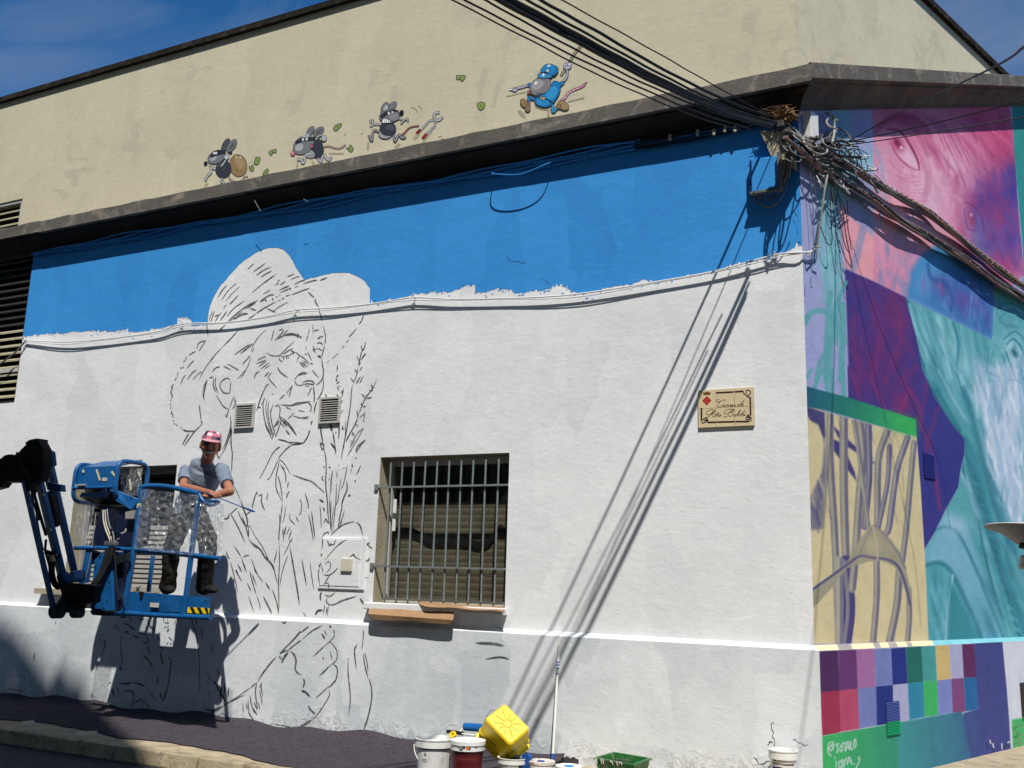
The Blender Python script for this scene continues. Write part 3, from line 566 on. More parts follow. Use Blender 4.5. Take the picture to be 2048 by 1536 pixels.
sk((420, 840), 3.747, '''
160 40 150 110 120 200 75 280; 165 60 162 120; 152 160 168 240 165 330 162 385; 45 230 60 270 75 290
410 0 425 60 460 120; 430 0 445 50 470 120; 520 0 510 30 480 50; 520 10 560 55; 540 0 600 50 650 115; 570 70 600 110; 490 60 465 150; 480 55 500 20; 770 0 755 40; 745 80 730 130 700 170 650 180 620 178; 510 145 560 155 615 178
515 200 470 250 430 330 395 400 372 440; 620 180 570 220 530 265 515 285; 515 290 480 370 450 430 428 448; 520 290 560 330 605 405; 525 290 505 380 495 440 500 520 545 615; 510 415 530 490 545 600; 530 330 565 400 570 470; 545 350 560 365; 590 460 580 510; *1.2 595 535 580 560 575 585; *1.2 620 410 700 440 760 460 810 500 860 545
545 620 535 700 520 830 518 920; 568 645 560 720 545 770; 520 700 525 800 512 900; 520 920 522 1050 518 1150 515 1250 518 1350 515 1450
150 435 170 480 200 530 230 600; *1.3 232 605 250 660 280 740 280 790 295 800; 290 800 290 880; 295 785 340 870 400 960 440 1050 480 1120 500 1200 515 1240; 300 910 360 950 400 1010 440 1070; *1.2 290 890 330 940 380 970 410 1020 450 1060 480 1110 498 1200
*1.3 355 530 340 570 325 620 318 665; 340 560 360 545; 360 570 390 560 385 600 395 640 412 675; 435 545 425 600; 270 710 310 680; *1.2 105 740 135 735 145 705; 150 710 180 680 210 655; 160 710 200 780 230 840 265 920; 210 680 235 740 270 800; 240 720 270 800 290 880; 230 650 260 655
600 700 600 740 640 785; 645 720 665 765; 680 595 688 640 682 690 668 712; *1.3 675 600 685 605; 712 545 735 620 738 665; 740 710 760 800 775 905; 762 680 775 790 788 885; 825 640 832 720 835 810
550 910 555 850 575 790; 560 860 570 800; 575 860 600 800; 590 900 612 820; 545 860 550 810; 555 1010 590 940 605 890; 480 1075 505 970; *1.3 600 950 620 1060 640 1180 660 1300 672 1388; 585 1015 560 1080 540 1150 525 1240; 690 1040 705 1130 725 1240; 750 1060 765 1180 780 1275; 620 885 600 920
*1.2 255 1030 262 1018 295 1015; 185 945 235 1025; 238 1030 255 1090 275 1140; 310 1035 335 1105 360 1160 400 1215; 330 1110 350 1150; 300 1150 330 1250 345 1300; 315 1155 350 1240; 280 1220 310 1285; 415 1215 450 1270; 468 1270 500 1360 515 1450; 190 1120 240 1210; 210 1080 240 1140; *1.3 400 1320 440 1400 465 1450; 350 1310 370 1370 380 1420; 290 1320 330 1440; 310 1180 300 1130; 240 1050 270 1110; 200 1120 210 1160; 155 1060 185 1180 210 1290; 120 980 135 1020 150 1040
*1.4 828 45 838 120 848 180; *1.6 825 170 860 190; 850 190 868 280 872 360 868 480 880 600 885 700 895 780; *1.6 905 30 918 80; 925 110 935 180; *1.5 905 170 940 215; *1.5 935 180 945 255; 960 0 968 60 965 145; 1020 0 1015 120 1000 200 982 300; 1000 40 990 60; 990 75 1010 60; 1105 0 1080 50 1050 100 1020 155; 1070 90 1085 120; 1150 60 1130 100 1090 170 1060 220 1030 270; 1105 50 1100 30; 1160 150 1130 190 1110 200 1105 240; 1150 0 1158 15
950 380 955 435; *1.2 920 380 910 450 905 560; 890 460 900 430; 1000 365 1010 352; *1.3 1060 340 1075 350; 1030 335 1015 420 1000 480 985 520; 985 430 970 520 960 600 945 640; *1.3 850 350 860 355; 890 350 905 358; 965 335 970 340; 1105 405 1130 340; *1.4 1095 285 1100 290; *1.4 1085 455 1095 460; *1.3 850 415 840 440 855 455; 910 600 905 700 905 830; 895 560 900 690 910 800; 950 470 945 600 935 700 920 850; 930 640 915 760 912 850; *1.3 1025 455 1028 520 1000 590 985 650; 995 640 975 720 960 810; 1010 675 990 740 965 800; 990 740 980 790 970 800; *1.6 1035 570 1055 560; *2 820 595 855 615; *1.4 848 655 862 685; *1.2 855 775 868 740 880 760 895 775
*1.2 905 865 950 820 1010 780 1080 760; 1095 765 1125 790 1145 860; *1.2 840 880 860 850 885 840 895 855; 1145 870 1170 920 1200 950 1220 960; 1165 920 1190 930; 1175 935 1200 915
838 880 845 920 838 970; 860 1050 920 980 980 920 1030 895; *1.3 880 900 895 940 910 930; 900 925 925 935 945 895; 950 950 1005 905; *2 835 1000 838 1020; *1.5 815 1100 828 1080 835 1075; 820 1110 812 1160 825 1240; 860 1080 890 1060 905 1085 895 1120 870 1145; 835 1090 850 1150; 850 1160 900 1160 960 1110; 860 1220 900 1160; 1045 1030 1080 1005 1080 1020 1130 1050; 1145 1060 1180 1055 1200 1035; 970 1255 1050 1190 1130 1182 1190 1182; 850 1230 885 1220 890 1260
*1.5 830 1355 828 1310 840 1290; 860 1310 900 1320 940 1290; 880 1330 875 1365 920 1385 1000 1350 1100 1320; *1.5 1125 1335 1155 1380; 850 1500 880 1470 890 1380; 850 1460 862 1380; 870 1460 880 1400; *2.4 790 1460 810 1430 845 1425; *.8 700 1440 720 1475; 840 1525 870 1520 892 1535
''', 2.7)
SKU = len(SK)
sk((380, 1180), 4.8, '''
*1.1 870 265 885 305 905 318 925 300 928 275; *1.3 1265 320 1300 320 1340 340 1358 360; 1375 375 1388 410 1380 455 1340 495 1290 540; 1290 540 1240 585 1185 640; 860 610 900 590 940 575; *1.2 865 610 920 550 1000 470 1050 410 1075 400; 1075 400 1145 345; 935 585 1000 530 1070 480; 1085 470 1150 410 1210 370 1270 340; 1180 385 1240 360; 900 640 950 590; *1.5 880 700 905 650 945 600; 870 630 855 650; 885 640 870 670; *1.5 965 585 1000 620 1020 680 1010 750 1030 790 1070 815; *1.5 1090 850 1100 890 1085 940; *1.5 1070 965 1110 980 1155 1025; *1.5 1135 1105 1160 1150 1205 1188
1345 495 1380 530 1410 580 1415 640 1400 680 1340 730; 1340 730 1290 780 1242 822; 1380 710 1410 740 1418 780 1410 830 1395 885; 1410 850 1370 900 1330 940; 1335 920 1280 975 1210 1035; 1335 950 1342 1000 1320 1050 1270 1130 1220 1200 1180 1245; *1.6 1170 1245 1110 1285 1040 1320; *1.3 1265 415 1298 470; 1290 385 1318 440; 1350 590 1365 665; 1275 640 1288 670
650 880 700 800 760 720 830 640; 580 940 640 890; 310 1120 380 1075 450 1030 520 980 580 940; 400 1070 470 1030 525 1010; *1.8 200 1185 250 1150 310 1120; 340 1080 330 1040 300 990 260 920
*1.2 645 885 630 960 635 1040 650 1140; 690 880 685 940 700 1020; 680 900 670 940; 665 960 690 1040 690 1100; 655 1070 675 1150; 625 1100 650 1150; 580 1010 590 1090 620 1180; 605 1130 645 1200; 560 1050 570 1180 600 1230 635 1295; 510 1080 512 1185; 545 1080 550 1150; 300 850 300 940 285 1030; 335 885 335 1010; 375 930 365 1020; 615 1075 640 1130
*1.3 1595 385 1635 325; 1640 325 1665 380 1668 430 1660 480; 1665 470 1650 570; 1610 515 1582 570 1585 650 1600 760; 1680 600 1700 690 1712 780; 1665 610 1680 720 1710 840; 1720 850 1740 920 1748 1010 1735 1110 1710 1220 1680 1310 1650 1400; *1.3 1520 650 1518 780 1530 900 1540 1020 1535 1120 1520 1210
*.7 1890 1370 1890 1450
''', 2.9)
sk((0, 1180), 4.267, '''
870 560 900 460 880 420; 1130 270 1100 230; 1060 275 1110 310 1160 340; 1180 240 1225 250 1210 210; 1300 240 1270 235; *1.3 1020 232 1085 230; *1.2 1065 365 1085 355 1100 380; 970 330 990 300 1005 320 1020 350; 1180 360 1260 385; *1.2 1200 410 1130 390; 1180 360 1215 375; 1270 300 1300 330 1330 350; 1260 255 1285 310 1320 330; 1245 400 1270 430 1240 460; *1.2 1260 480 1280 550; *1.2 1225 560 1270 600 1310 670; 1215 440 1250 460
1395 230 1400 270; 1430 240 1440 290; 1400 275 1445 285; 1400 320 1430 310; 1425 360 1450 330; 1430 350 1440 300; 1370 430 1350 390 1370 360; 1365 490 1400 500; 1420 470 1440 440; 1450 470 1465 450; 1440 400 1470 430; *1.2 1370 520 1380 590 1395 635; 1440 575 1455 600; 1465 590 1450 700 1440 790 1410 900 1385 960; 1490 300 1500 250; 1480 420 1478 520
1630 235 1650 300 1680 390 1690 470; 1670 240 1680 300; 1720 320 1728 410; 1810 460 1815 540; 1680 430 1700 560 1705 700 1705 880; 1760 710 1790 750 1800 780; 1765 780 1785 800; 1860 660 1865 750; 1810 780 1840 795 1870 870
1040 380 1030 500 1045 600 1035 660; *1.5 1025 650 1035 690; 820 690 840 600; 790 870 780 920; 1350 740 1345 810; *1.3 1365 880 1385 940; *1.3 1020 795 1080 800 1120 790; 1130 790 1190 800 1240 825; *1.3 955 840 970 880 975 910; 990 820 1015 860 1020 890; 1060 870 1100 860 1140 880 1140 950 1100 1020; 1190 925 1240 960 1290 1000; 1270 870 1310 910 1335 945; *1.4 1150 960 1200 940; *1.4 930 795 950 785
300 530 290 600; *.8 475 290 480 260; 1780 900 1800 860; 1895 760 1890 850 1880 930; 1920 800 1915 880; 1955 860 1945 915; 1880 890 1910 920 1920 960; *1.3 1750 1010 1800 1030 1850 1010
''', 2.7)
sk((700, 880), 3.839, '''
0 60 40 0; 0 20 15 0; *1.3 115 0 60 50 48 100; *1.4 45 135 52 145; *1.5 15 185 22 200; 50 265 85 195; *1.4 38 305 45 320; 5 250 15 215
''', 2.5)
sk((0, 0), 1, '''
*2.6 952 1286 985 1287 1008 1291; *2 972 1318 1000 1314 1018 1318
''', 2.2)
def ribbon_batch(items, Yf, off, name, parent, mat):
    mb = MB()
    for n_, (pts, w) in enumerate(items):
        P = [atY(px, py, Yf) for px, py in pts]; P = smooth_path(P, 4) if len(P) > 2 else [P[0] * (1 - t) + P[1] * t for t in np.linspace(0, 1, 4)]
        n = len(P); sc = np.linalg.norm(P[0] - C0) / FPX
        jitter = rng.uniform(.75, 1.2); prev = None; rag = rng.normal(0, .08, n)
        for i in range(n):
            T = P[min(i + 1, n - 1)] - P[max(i - 1, 0)]; T[1] = 0; T /= np.linalg.norm(T) + 1e-9; sd = np.array([-T[2], 0, T[0]])
            t = i / (n - 1); prof = min(1, .35 + 3.5 * min(t, 1 - t)) * (1 + rag[i]); hw = w * sc * .46 * prof * jitter
            p = P[i]; y = Yf - off - (n_ % 7) * .0001
            a = (p[0] + sd[0] * hw, y, p[2] + sd[2] * hw); b = (p[0] - sd[0] * hw, y, p[2] - sd[2] * hw)
            if prev: mb.quad(prev[0], prev[1], b, a)
            prev = (a, b)
    o = mb.build(name, mat, parent); tag(o, kind='stuff'); return o
ZLED = 1.10
def clip(lst, lo, hi, Yf):
    out = []
    for pts, w in lst:
        seg = []
        for p in pts:
            z = atY(p[0], p[1], Yf)[2]
            if lo < z < hi: seg.append(p)
            else:
                if len(seg) > 1: out.append((seg, w))
                seg = []
        if len(seg) > 1: out.append((seg, w))
    return out
HW = (W2[0], W2[1], W2[2], W2[3])
up_s = clip(SK, ZLED, 5.6, YW); lo_s = clip(SK, -.05, 1.05, YP)
up_s = [(p, w) for p, w in up_s if not all(HW[0] < atY(*q, YW)[0] < HW[1] and HW[2] < atY(*q, YW)[2] < HW[3] for q in p)]
plinth_o = [o for o in BZ.children if o.name == 'front_plinth'][0]
r1 = ribbon_batch(up_s, YW, .0028, 'sketch_lines', front, 'stroke'); r1['label'] = 'dark brush sketch of a figure in a wide brimmed hat holding lavender stems'
r2 = ribbon_batch(lo_s, YP, .0028, 'sketch_lines', plinth_o, 'stroke'); r2['label'] = 'dark brush sketch of a closed hand and drapery on the plinth'
# cracks low on the plinth and in the blue paint
mb = MB()
def crack(pts, Yf, off, w=1.1, n=5, amp=2.2):
    Q = []
    for a_, b_ in zip(pts[:-1], pts[1:]):
        for t in np.linspace(0, 1, n, endpoint=False): Q.append((a_[0] * (1 - t) + b_[0] * t + rng.normal(0, amp), a_[1] * (1 - t) + b_[1] * t + rng.normal(0, amp)))
    Q.append(pts[-1]); P = [atY(*q, Yf) for q in Q]
    for i in range(len(P) - 1):
        T = P[i + 1] - P[i]; L = math.hypot(T[0], T[2]) + 1e-9; h = w * .0045 * rng.uniform(.3, 1)
        mb.quad((P[i][0] - T[2] / L * h / 2, Yf - off, P[i][2] + T[0] / L * h / 2), (P[i][0] + T[2] / L * h / 2, Yf - off, P[i][2] - T[0] / L * h / 2), (P[i + 1][0] + T[2] / L * h / 2, Yf - off, P[i + 1][2] - T[0] / L * h / 2), (P[i + 1][0] - T[2] / L * h / 2, Yf - off, P[i + 1][2] + T[0] / L * h / 2))
for c_ in ([(22, 1349), (36, 1352), (52, 1358)], [(0, 1384), (28, 1377), (50, 1390)], [(1545, 1440), (1547, 1466), (1549, 1492)], [(1534, 1491), (1546, 1484)], [(1585, 1478), (1600, 1486), (1616, 1490)], [(1508, 1515), (1524, 1528), (1540, 1522)], [(672, 1470), (690, 1478), (702, 1472)], [(420, 1440), (445, 1428), (470, 1445)], [(520, 1455), (560, 1450), (600, 1462)]): crack(c_, YP, .003, 1.3)
for c_ in ([(1012, 512), (1022, 522), (1052, 526)], [(1085, 555), (1100, 568)], [(1590, 425), (1594, 432)], [(1586, 440), (1590, 446)], [(1592, 456), (1597, 470)]): crack(c_, YW, .0035, 1.0, 4, 1.2)
o = mb.build('cracks', 'black', plinth_o); tag(o, kind='stuff')
for y0 in (1355, 1492):
    pass

# ================================================================== SIDE WALL MURAL (flat paint; colour laid on the wall's own grid)
class Paint:
    def __init__(s, px, py): s.x = px.ravel(); s.y = py.ravel(); s.c = np.zeros((s.x.size, 3)); s.rng = np.random.default_rng(3)
    def _apply(s, idx, a, col):
        col = np.array(col, float); s.c[idx] = s.c[idx] * (1 - a[:, None]) + (col if col.ndim == 1 else col) * a[:, None]
    def _bb(s, P, m):
        x0, y0 = P.min(0) - m; x1, y1 = P.max(0) + m
        return np.nonzero((s.x > x0) & (s.x < x1) & (s.y > y0) & (s.y < y1))[0]
    def poly(s, pts, col, a=1., soft=.8, grad=None, clip=None):
        P = np.array(pts, float); i = s._bb(P, soft * 2)
        if clip is not None: i = i[clip[i]]
        if not len(i): return
        X, Y = s.x[i], s.y[i]; ins = np.zeros(len(i), bool); d = np.full(len(i), 1e9)
        for (ax, ay), (bx_, by_) in zip(P, np.roll(P, -1, 0)):
            dy = by_ - ay
            if abs(dy) > 1e-9:
                c = ((ay > Y) != (by_ > Y)) & (X < (bx_ - ax) * (Y - ay) / dy + ax); ins ^= c
            L2 = (bx_ - ax) ** 2 + dy ** 2 + 1e-9; t = np.clip(((X - ax) * (bx_ - ax) + (Y - ay) * dy) / L2, 0, 1)
            d = np.minimum(d, np.hypot(X - ax - t * (bx_ - ax), Y - ay - t * dy))
        sd = np.where(ins, d, -d); m = np.clip(sd / soft * .5 + .5, 0, 1) * a
        if grad is not None:
            (g0, c0), (g1, c1) = grad; g0 = np.array(g0); g1 = np.array(g1); v = g1 - g0
            t = np.clip(((X - g0[0]) * v[0] + (Y - g0[1]) * v[1]) / (v @ v), 0, 1)[:, None]; col = np.array(c0) * (1 - t) + np.array(c1) * t
            s.c[i] = s.c[i] * (1 - m[:, None]) + col * m[:, None]
        else: s._apply(i, m, col)
    def mask(s, pts):
        P = np.array(pts, float); ins = np.zeros(len(s.x), bool)
        for (ax, ay), (bx_, by_) in zip(P, np.roll(P, -1, 0)):
            if abs(by_ - ay) > 1e-9: ins ^= ((ay > s.y) != (by_ > s.y)) & (s.x < (bx_ - ax) * (s.y - ay) / (by_ - ay) + ax)
        return ins
    def stroke(s, pts, w, col, a=1., soft=1.5, taper=0., clip=None):
        P = np.array(smooth_path([np.array(p, float) for p in pts], 5)) if len(pts) > 2 else np.array(pts, float); i = s._bb(P, w + soft * 2)
        if clip is not None: i = i[clip[i]]
        if not len(i): return
        X, Y = s.x[i], s.y[i]; d = np.full(len(i), 1e9); n = len(P)
        for k in range(n - 1):
            ax, ay = P[k]; bx_, by_ = P[k + 1]; L2 = (bx_ - ax) ** 2 + (by_ - ay) ** 2 + 1e-9
            t = np.clip(((X - ax) * (bx_ - ax) + (Y - ay) * (by_ - ay)) / L2, 0, 1); u = (k + t) / (n - 1)
            ww = w / 2 * (1 - taper * np.abs(2 * u - 1) ** 1.5); dd = np.hypot(X - ax - t * (bx_ - ax), Y - ay - t * (by_ - ay)) - ww; d = np.minimum(d, dd)
        s._apply(i, np.clip(.5 - d / soft, 0, 1) * a, col)
    def blob(s, cx_, cy_, rx, ry, ang, col, a=1., p=1.5, clip=None):
        R = max(rx, ry) * 2.2; i = np.nonzero((abs(s.x - cx_) < R) & (abs(s.y - cy_) < R))[0]
        if clip is not None: i = i[clip[i]]
        if not len(i): return
        c_, s_ = math.cos(math.radians(ang)), math.sin(math.radians(ang)); X = s.x[i] - cx_; Y = s.y[i] - cy_
        q = ((X * c_ + Y * s_) / rx) ** 2 + ((-X * s_ + Y * c_) / ry) ** 2
        s._apply(i, np.exp(-q ** (p / 2) * 1.2) * a, col)
    def brush(s, pts, cols, n, ln, w, ang, a=.35, spread=8, clip=None):
        """n short brush marks scattered inside a polygon"""
        P = np.array(pts, float); x0, y0 = P.min(0); x1, y1 = P.max(0); k = 0; tries = 0
        while k < n and tries < n * 20:
            tries += 1; x = s.rng.uniform(x0, x1); y = s.rng.uniform(y0, y1); ins = False
            for (ax, ay), (bx_, by_) in zip(P, np.roll(P, -1, 0)):
                if (ay > y) != (by_ > y) and x < (bx_ - ax) * (y - ay) / (by_ - ay) + ax: ins = not ins
            if not ins: continue
            k += 1; t = math.radians(ang + s.rng.normal(0, spread)); l = ln * s.rng.uniform(.5, 1.2)
            s.stroke([(x - math.cos(t) * l / 2, y - math.sin(t) * l / 2), (x + math.cos(t) * l / 2, y + math.sin(t) * l / 2)], w * s.rng.uniform(.5, 1.3), cols[s.rng.integers(len(cols))], a * s.rng.uniform(.5, 1), w * 1.2, .6, clip)

R1 = lambda *v: [(1600 + v[i] / 2.743, 200 + v[i + 1] / 2.743) for i in range(0, len(v), 2)]
R2 = lambda *v: [(1600 + v[i] / 2.743, 740 + v[i + 1] / 2.743) for i in range(0, len(v), 2)]
R3 = lambda *v: [(1600 + v[i] / 4.571, 1260 + v[i + 1] / 4.571) for i in range(0, len(v), 2)]
LIL, LILD = (150, 156, 200), (132, 136, 186)
TEAL, TEALD, TEALL = (74, 158, 166), (22, 116, 136), (130, 190, 202)
PINK, PINKL, CRIM, MAG = (214, 130, 160), (232, 184, 204), (176, 36, 92), (196, 66, 120)
PURP, NAVY = (96, 40, 120), (48, 46, 130)
SAND = (204, 188, 142); STEM, STEMD, STEML = (134, 130, 126), (66, 60, 118), (186, 176, 142)
def paint_upper(p):
    p.c[:] = LIL
    p.poly([(1730, 100), (1730, 330), (1600, 330), (1600, 100)], (142, 146, 194), .6, 20)
    for a_, b_ in (((1680, 215), (1690, 350)), ((1668, 330), (1650, 520)), ((1655, 400), (1668, 560))): p.stroke([a_, b_], 34, (112, 184, 192), .55, 22)
    p.stroke(R1(160, 480, 150, 700, 170, 900, 175, 1080), 36, (108, 180, 188), .75, 10)
    p.stroke(R1(300, 330, 230, 480, 180, 640), 34, (116, 186, 196), .6, 14); p.blob(1740, 330, 36, 24, 20, (140, 196, 214), .7)
    p.brush(R1(120, 430, 380, 280, 400, 560, 250, 640, 180, 1060, 120, 1000), [(84, 166, 172), (160, 200, 214), LIL], 60, 40, 6, 100, .5)
    p.poly(R1(215, 560, 420, 720, 420, 1000, 250, 930), (228, 150, 162), 1, 4)
    p.poly(R1(300, 560, 415, 640, 415, 760, 250, 620), LIL, .9, 3)
    p.stroke(R1(350, 680, 320, 820, 290, 930), 15, (140, 140, 178), .8, 5)
    # pink portrait square
    sq = R1(395, 30, 1150, 25, 1172, 200, 1195, 560, 1215, 800, 1230, 960, 1060, 1110, 585, 1085, 400, 1000, 410, 560)
    m = p.mask(sq)
    p.poly(sq, PINK, 1, 1.2)
    K = dict(clip=m)
    p.blob(1960, 240, 90, 60, 20, (196, 60, 116), .9, **K); p.blob(2010, 310, 45, 110, -8, (198, 52, 108), .95, **K); p.blob(1800, 235, 70, 28, 15, (190, 70, 120), .8, **K)
    p.blob(1905, 320, 46, 70, -25, PINKL, .9, **K); p.blob(1860, 400, 34, 90, -12, (240, 198, 212), .95, **K); p.blob(1770, 360, 26, 70, 0, (226, 160, 184), .8, **K)
    p.blob(1800, 430, 60, 60, 0, (236, 178, 196), .8, **K)
    for q, w, c_, al in (((395, 180, 470, 120, 560, 110, 640, 170, 700, 300), 16, (172, 50, 104), .6), ((470, 160, 560, 150, 640, 260, 680, 380), 9, (206, 100, 146), .7), ((590, 90, 680, 160, 740, 280, 760, 370), 14, (180, 60, 112), .55), ((850, 180, 930, 250, 1000, 330, 1030, 430), 7, (188, 70, 122), .6), ((900, 140, 990, 220, 1060, 330), 9, (170, 44, 98), .5), ((960, 100, 1060, 180, 1120, 300), 10, (168, 40, 94), .5), ((790, 200, 860, 300, 880, 420), 10, (222, 140, 172), .6), ((860, 420, 850, 560, 880, 700, 900, 740), 14, (170, 40, 96), .75), ((700, 400, 690, 520, 660, 600), 12, (208, 130, 162), .6), ((760, 240, 790, 380, 860, 470), 12, (206, 92, 138), .5)):
        p.stroke(R1(*q), w, c_, al, w * .8, .5, **K)
    # left eye
    p.poly(R1(495, 190, 540, 180, 590, 250, 640, 330, 650, 380, 600, 370, 540, 310), (228, 178, 204), .85, 7, **K)
    p.blob(*R1(538, 240)[0], 13, 20, -28, (188, 70, 116), 1, 3, **K); p.blob(*R1(532, 235)[0], 6, 10, -28, (120, 20, 60), .9, 3, **K); p.blob(*R1(555, 262)[0], 3, 3, 0, (252, 230, 240), .9, 3, **K)
    p.stroke(R1(480, 160, 545, 170, 600, 240, 645, 330, 655, 385), 5, (140, 24, 72), .9, 3, .5, **K); p.stroke(R1(490, 210, 530, 300, 590, 360, 640, 385), 4, (170, 60, 104), .8, 3, .5, **K)
    p.stroke(R1(480, 330, 560, 400, 640, 420), 4, (198, 100, 140), .6, 4, .5, **K); p.stroke(R1(500, 380, 570, 440, 640, 450), 4, (206, 116, 152), .5, 4, .5, **K)
    p.stroke(R1(430, 150, 520, 90, 640, 100, 720, 190), 12, (150, 36, 88), .5, 8, .6, **K)
    p.brush(R1(410, 250, 500, 250, 520, 620, 420, 760), [(120, 160, 198), (150, 170, 206), PINK], 46, 26, 5, 80, .6, **K)
    # right eye
    p.blob(*R1(980, 600)[0], 40, 50, -25, (150, 30, 110), .7, **K); p.blob(*R1(955, 470)[0], 26, 24, 0, (238, 190, 204), .7, **K)
    p.blob(*R1(985, 680)[0], 20, 34, -30, (90, 130, 186), .9, **K); p.blob(*R1(945, 655)[0], 9, 19, -15, (176, 50, 90), 1, 3, **K); p.blob(*R1(940, 630)[0], 3, 4, 0, (250, 230, 240), .9, 3, **K)
    p.stroke(R1(900, 560, 950, 580, 1000, 660, 1010, 740), 4, (110, 24, 90), .8, 3, .5, **K); p.stroke(R1(900, 600, 920, 700, 975, 720), 4, (130, 40, 110), .8, 3, .5, **K)
    p.blob(*R1(1000, 560)[0], 60, 26, 30, (150, 40, 112), .7, **K); p.blob(*R1(900, 760)[0], 18, 60, -30, (190, 80, 130), .6, **K); p.blob(*R1(830, 560)[0], 26, 60, 0, (228, 160, 184), .7, **K); p.blob(*R1(700, 660)[0], 30, 70, 20, (196, 140, 176), .6, **K)
    p.brush(R1(660, 120, 1140, 100, 1180, 420, 860, 460, 720, 300), [(150, 34, 92), (226, 120, 160), (190, 60, 116)], 90, 46, 4, 58, .4, 10, **K)
    p.brush(R1(430, 380, 860, 420, 880, 740, 620, 700), [(240, 200, 214), (206, 120, 156), (222, 150, 178)], 90, 24, 4, 70, .4, 30, **K)
    for i in range(7): p.stroke(R1(470 + i * 12, 380 + i * 22, 560 + i * 14, 430 + i * 20, 660 + i * 8, 420 + i * 22), 2.2, (196, 104, 146), .5, 2.5, .5, **K)
    for i in range(6): p.stroke(R1(640 + i * 24, 60 + i * 8, 740 + i * 28, 150 + i * 16, 800 + i * 34, 280 + i * 20), 3, (160, 40, 96), .45, 3, .5, **K)
    for i in range(5): p.stroke(R1(660 + i * 10, 300 + i * 4, 690 + i * 8, 400, 680 + i * 8, 520), 2.4, (188, 96, 140), .4, 3, .5, **K)
    # violet area right
    for cx_, cy_, rx, ry, an, c_, al in ((1990, 400, 34, 60, -15, (96, 40, 128), .95), (2028, 380, 24, 50, 0, (52, 46, 150), .95), (2022, 480, 30, 60, 0, (60, 50, 160), .9), (1985, 480, 26, 50, -20, (84, 60, 150), .8), (2010, 530, 40, 24, 20, (176, 50, 110), .8), (2000, 430, 18, 36, -10, (180, 56, 106), .6), (1960, 500, 20, 40, -20, (70, 90, 160), .7), (2030, 345, 22, 20, 0, (70, 50, 140), .9)):
        p.blob(cx_, cy_, rx, ry, an, c_, al, **K)
    p.brush(R1(960, 420, 1180, 380, 1225, 930, 1080, 900, 960, 700), [(66, 50, 150), (150, 44, 110), (60, 70, 160), (120, 40, 120)], 90, 30, 7, 75, .4, 25, **K)
    # blue nose / beard area
    p.poly(R1(585, 1085, 600, 950, 660, 860, 760, 790, 900, 850, 1060, 990, 1065, 1110, 1055, 1315, 820, 1200), (34, 128, 186), 1, 8)
    nb = p.mask(R1(585, 1085, 600, 950, 660, 860, 760, 790, 900, 850, 1060, 990, 1065, 1110, 1055, 1315, 820, 1200)); K2 = dict(clip=nb)
    p.blob(*R1(740, 900)[0], 30, 28, 20, (60, 158, 206), .8, **K2); p.blob(*R1(770, 1010)[0], 22, 16, 40, (110, 50, 120), .9, **K2); p.blob(*R1(900, 1100)[0], 46, 34, 20, (96, 64, 150), .85, **K2); p.blob(*R1(930, 960)[0], 40, 26, 25, (26, 96, 168), .8, **K2); p.blob(*R1(1010, 1190)[0], 26, 50, 0, (52, 96, 170), .7, **K2); p.blob(*R1(680, 1010)[0], 22, 34, 0, (110, 150, 204), .7, **K2)
    p.stroke(R1(700, 900, 720, 980, 790, 1000, 830, 1080, 830, 1150), 8, (24, 80, 150), .8, 6, .4, **K2)
    p.brush(R1(640, 1000, 1040, 1010, 1050, 1280, 820, 1190), [(120, 150, 206), (60, 70, 160), (130, 70, 150), (36, 110, 178)], 90, 30, 4, 92, .45, 8, **K2)
    p.brush(R1(440, 760, 640, 760, 590, 1070, 430, 990), [(96, 130, 180), (130, 150, 190), (190, 130, 170)], 46, 30, 7, 84, .55, 10, clip=m)
    p.brush(R1(500, 720, 600, 640, 640, 560, 680, 600, 560, 800), [(130, 150, 190)], 24, 26, 5, 70, .5, 10, clip=m)
    # purple square
    p.poly(R1(247, 925, 415, 1000, 585, 1085, 700, 1545, 272, 1545), NAVY, 1, 1)
    pq = p.mask(R1(247, 925, 415, 1000, 585, 1085, 640, 1300, 700, 1545, 640, 1600) + R2(672, 0, 760, 200, 905, 380, 905, 460, 870, 640, 770, 800, 745, 880, 682, 985, 640, 380, 265, 160, 262, 0)[0:])
    p.poly(R2(262, -20, 672, -20, 740, 150, 830, 290, 905, 380, 903, 460, 875, 560, 870, 640, 800, 760, 745, 880, 682, 985, 640, 380, 630, 272, 265, 160), NAVY, 1, 1)
    pq = p.mask(R1(247, 925, 585, 1085, 700, 1545, 262, 1545)) | p.mask(R2(262, -20, 672, -20, 905, 380, 870, 640, 745, 880, 682, 985, 640, 300, 265, 160))
    p.blob(*R1(330, 1010)[0], 40, 30, 0, (84, 40, 116), .8, clip=pq); p.blob(*R1(520, 1150)[0], 46, 80, 0, (116, 34, 104), .85, clip=pq); p.blob(*R1(420, 1400)[0], 60, 70, 10, (92, 34, 110), .7, clip=pq); p.blob(*R2(560, 180)[0], 30, 40, 0, (132, 32, 104), .85, clip=pq); p.blob(*R2(400, 60)[0], 60, 50, 0, (98, 34, 112), .7, clip=pq)
    p.blob(*R2(800, 600)[0], 60, 60, 0, (38, 44, 128), .9, clip=pq)
    for q, w in (((280, 1200, 300, 1350, 330, 1540), 9), ((400, 1100, 440, 1300, 400, 1500), 8), ((560, 1200, 540, 1380, 470, 1540), 8), ((620, 1400, 560, 1300, 500, 1180), 6), ((640, 1460, 600, 1500, 560, 1545), 7)): p.stroke(R1(*q), w * 1.5, (140, 34, 98), .45, 12, .4, clip=pq)
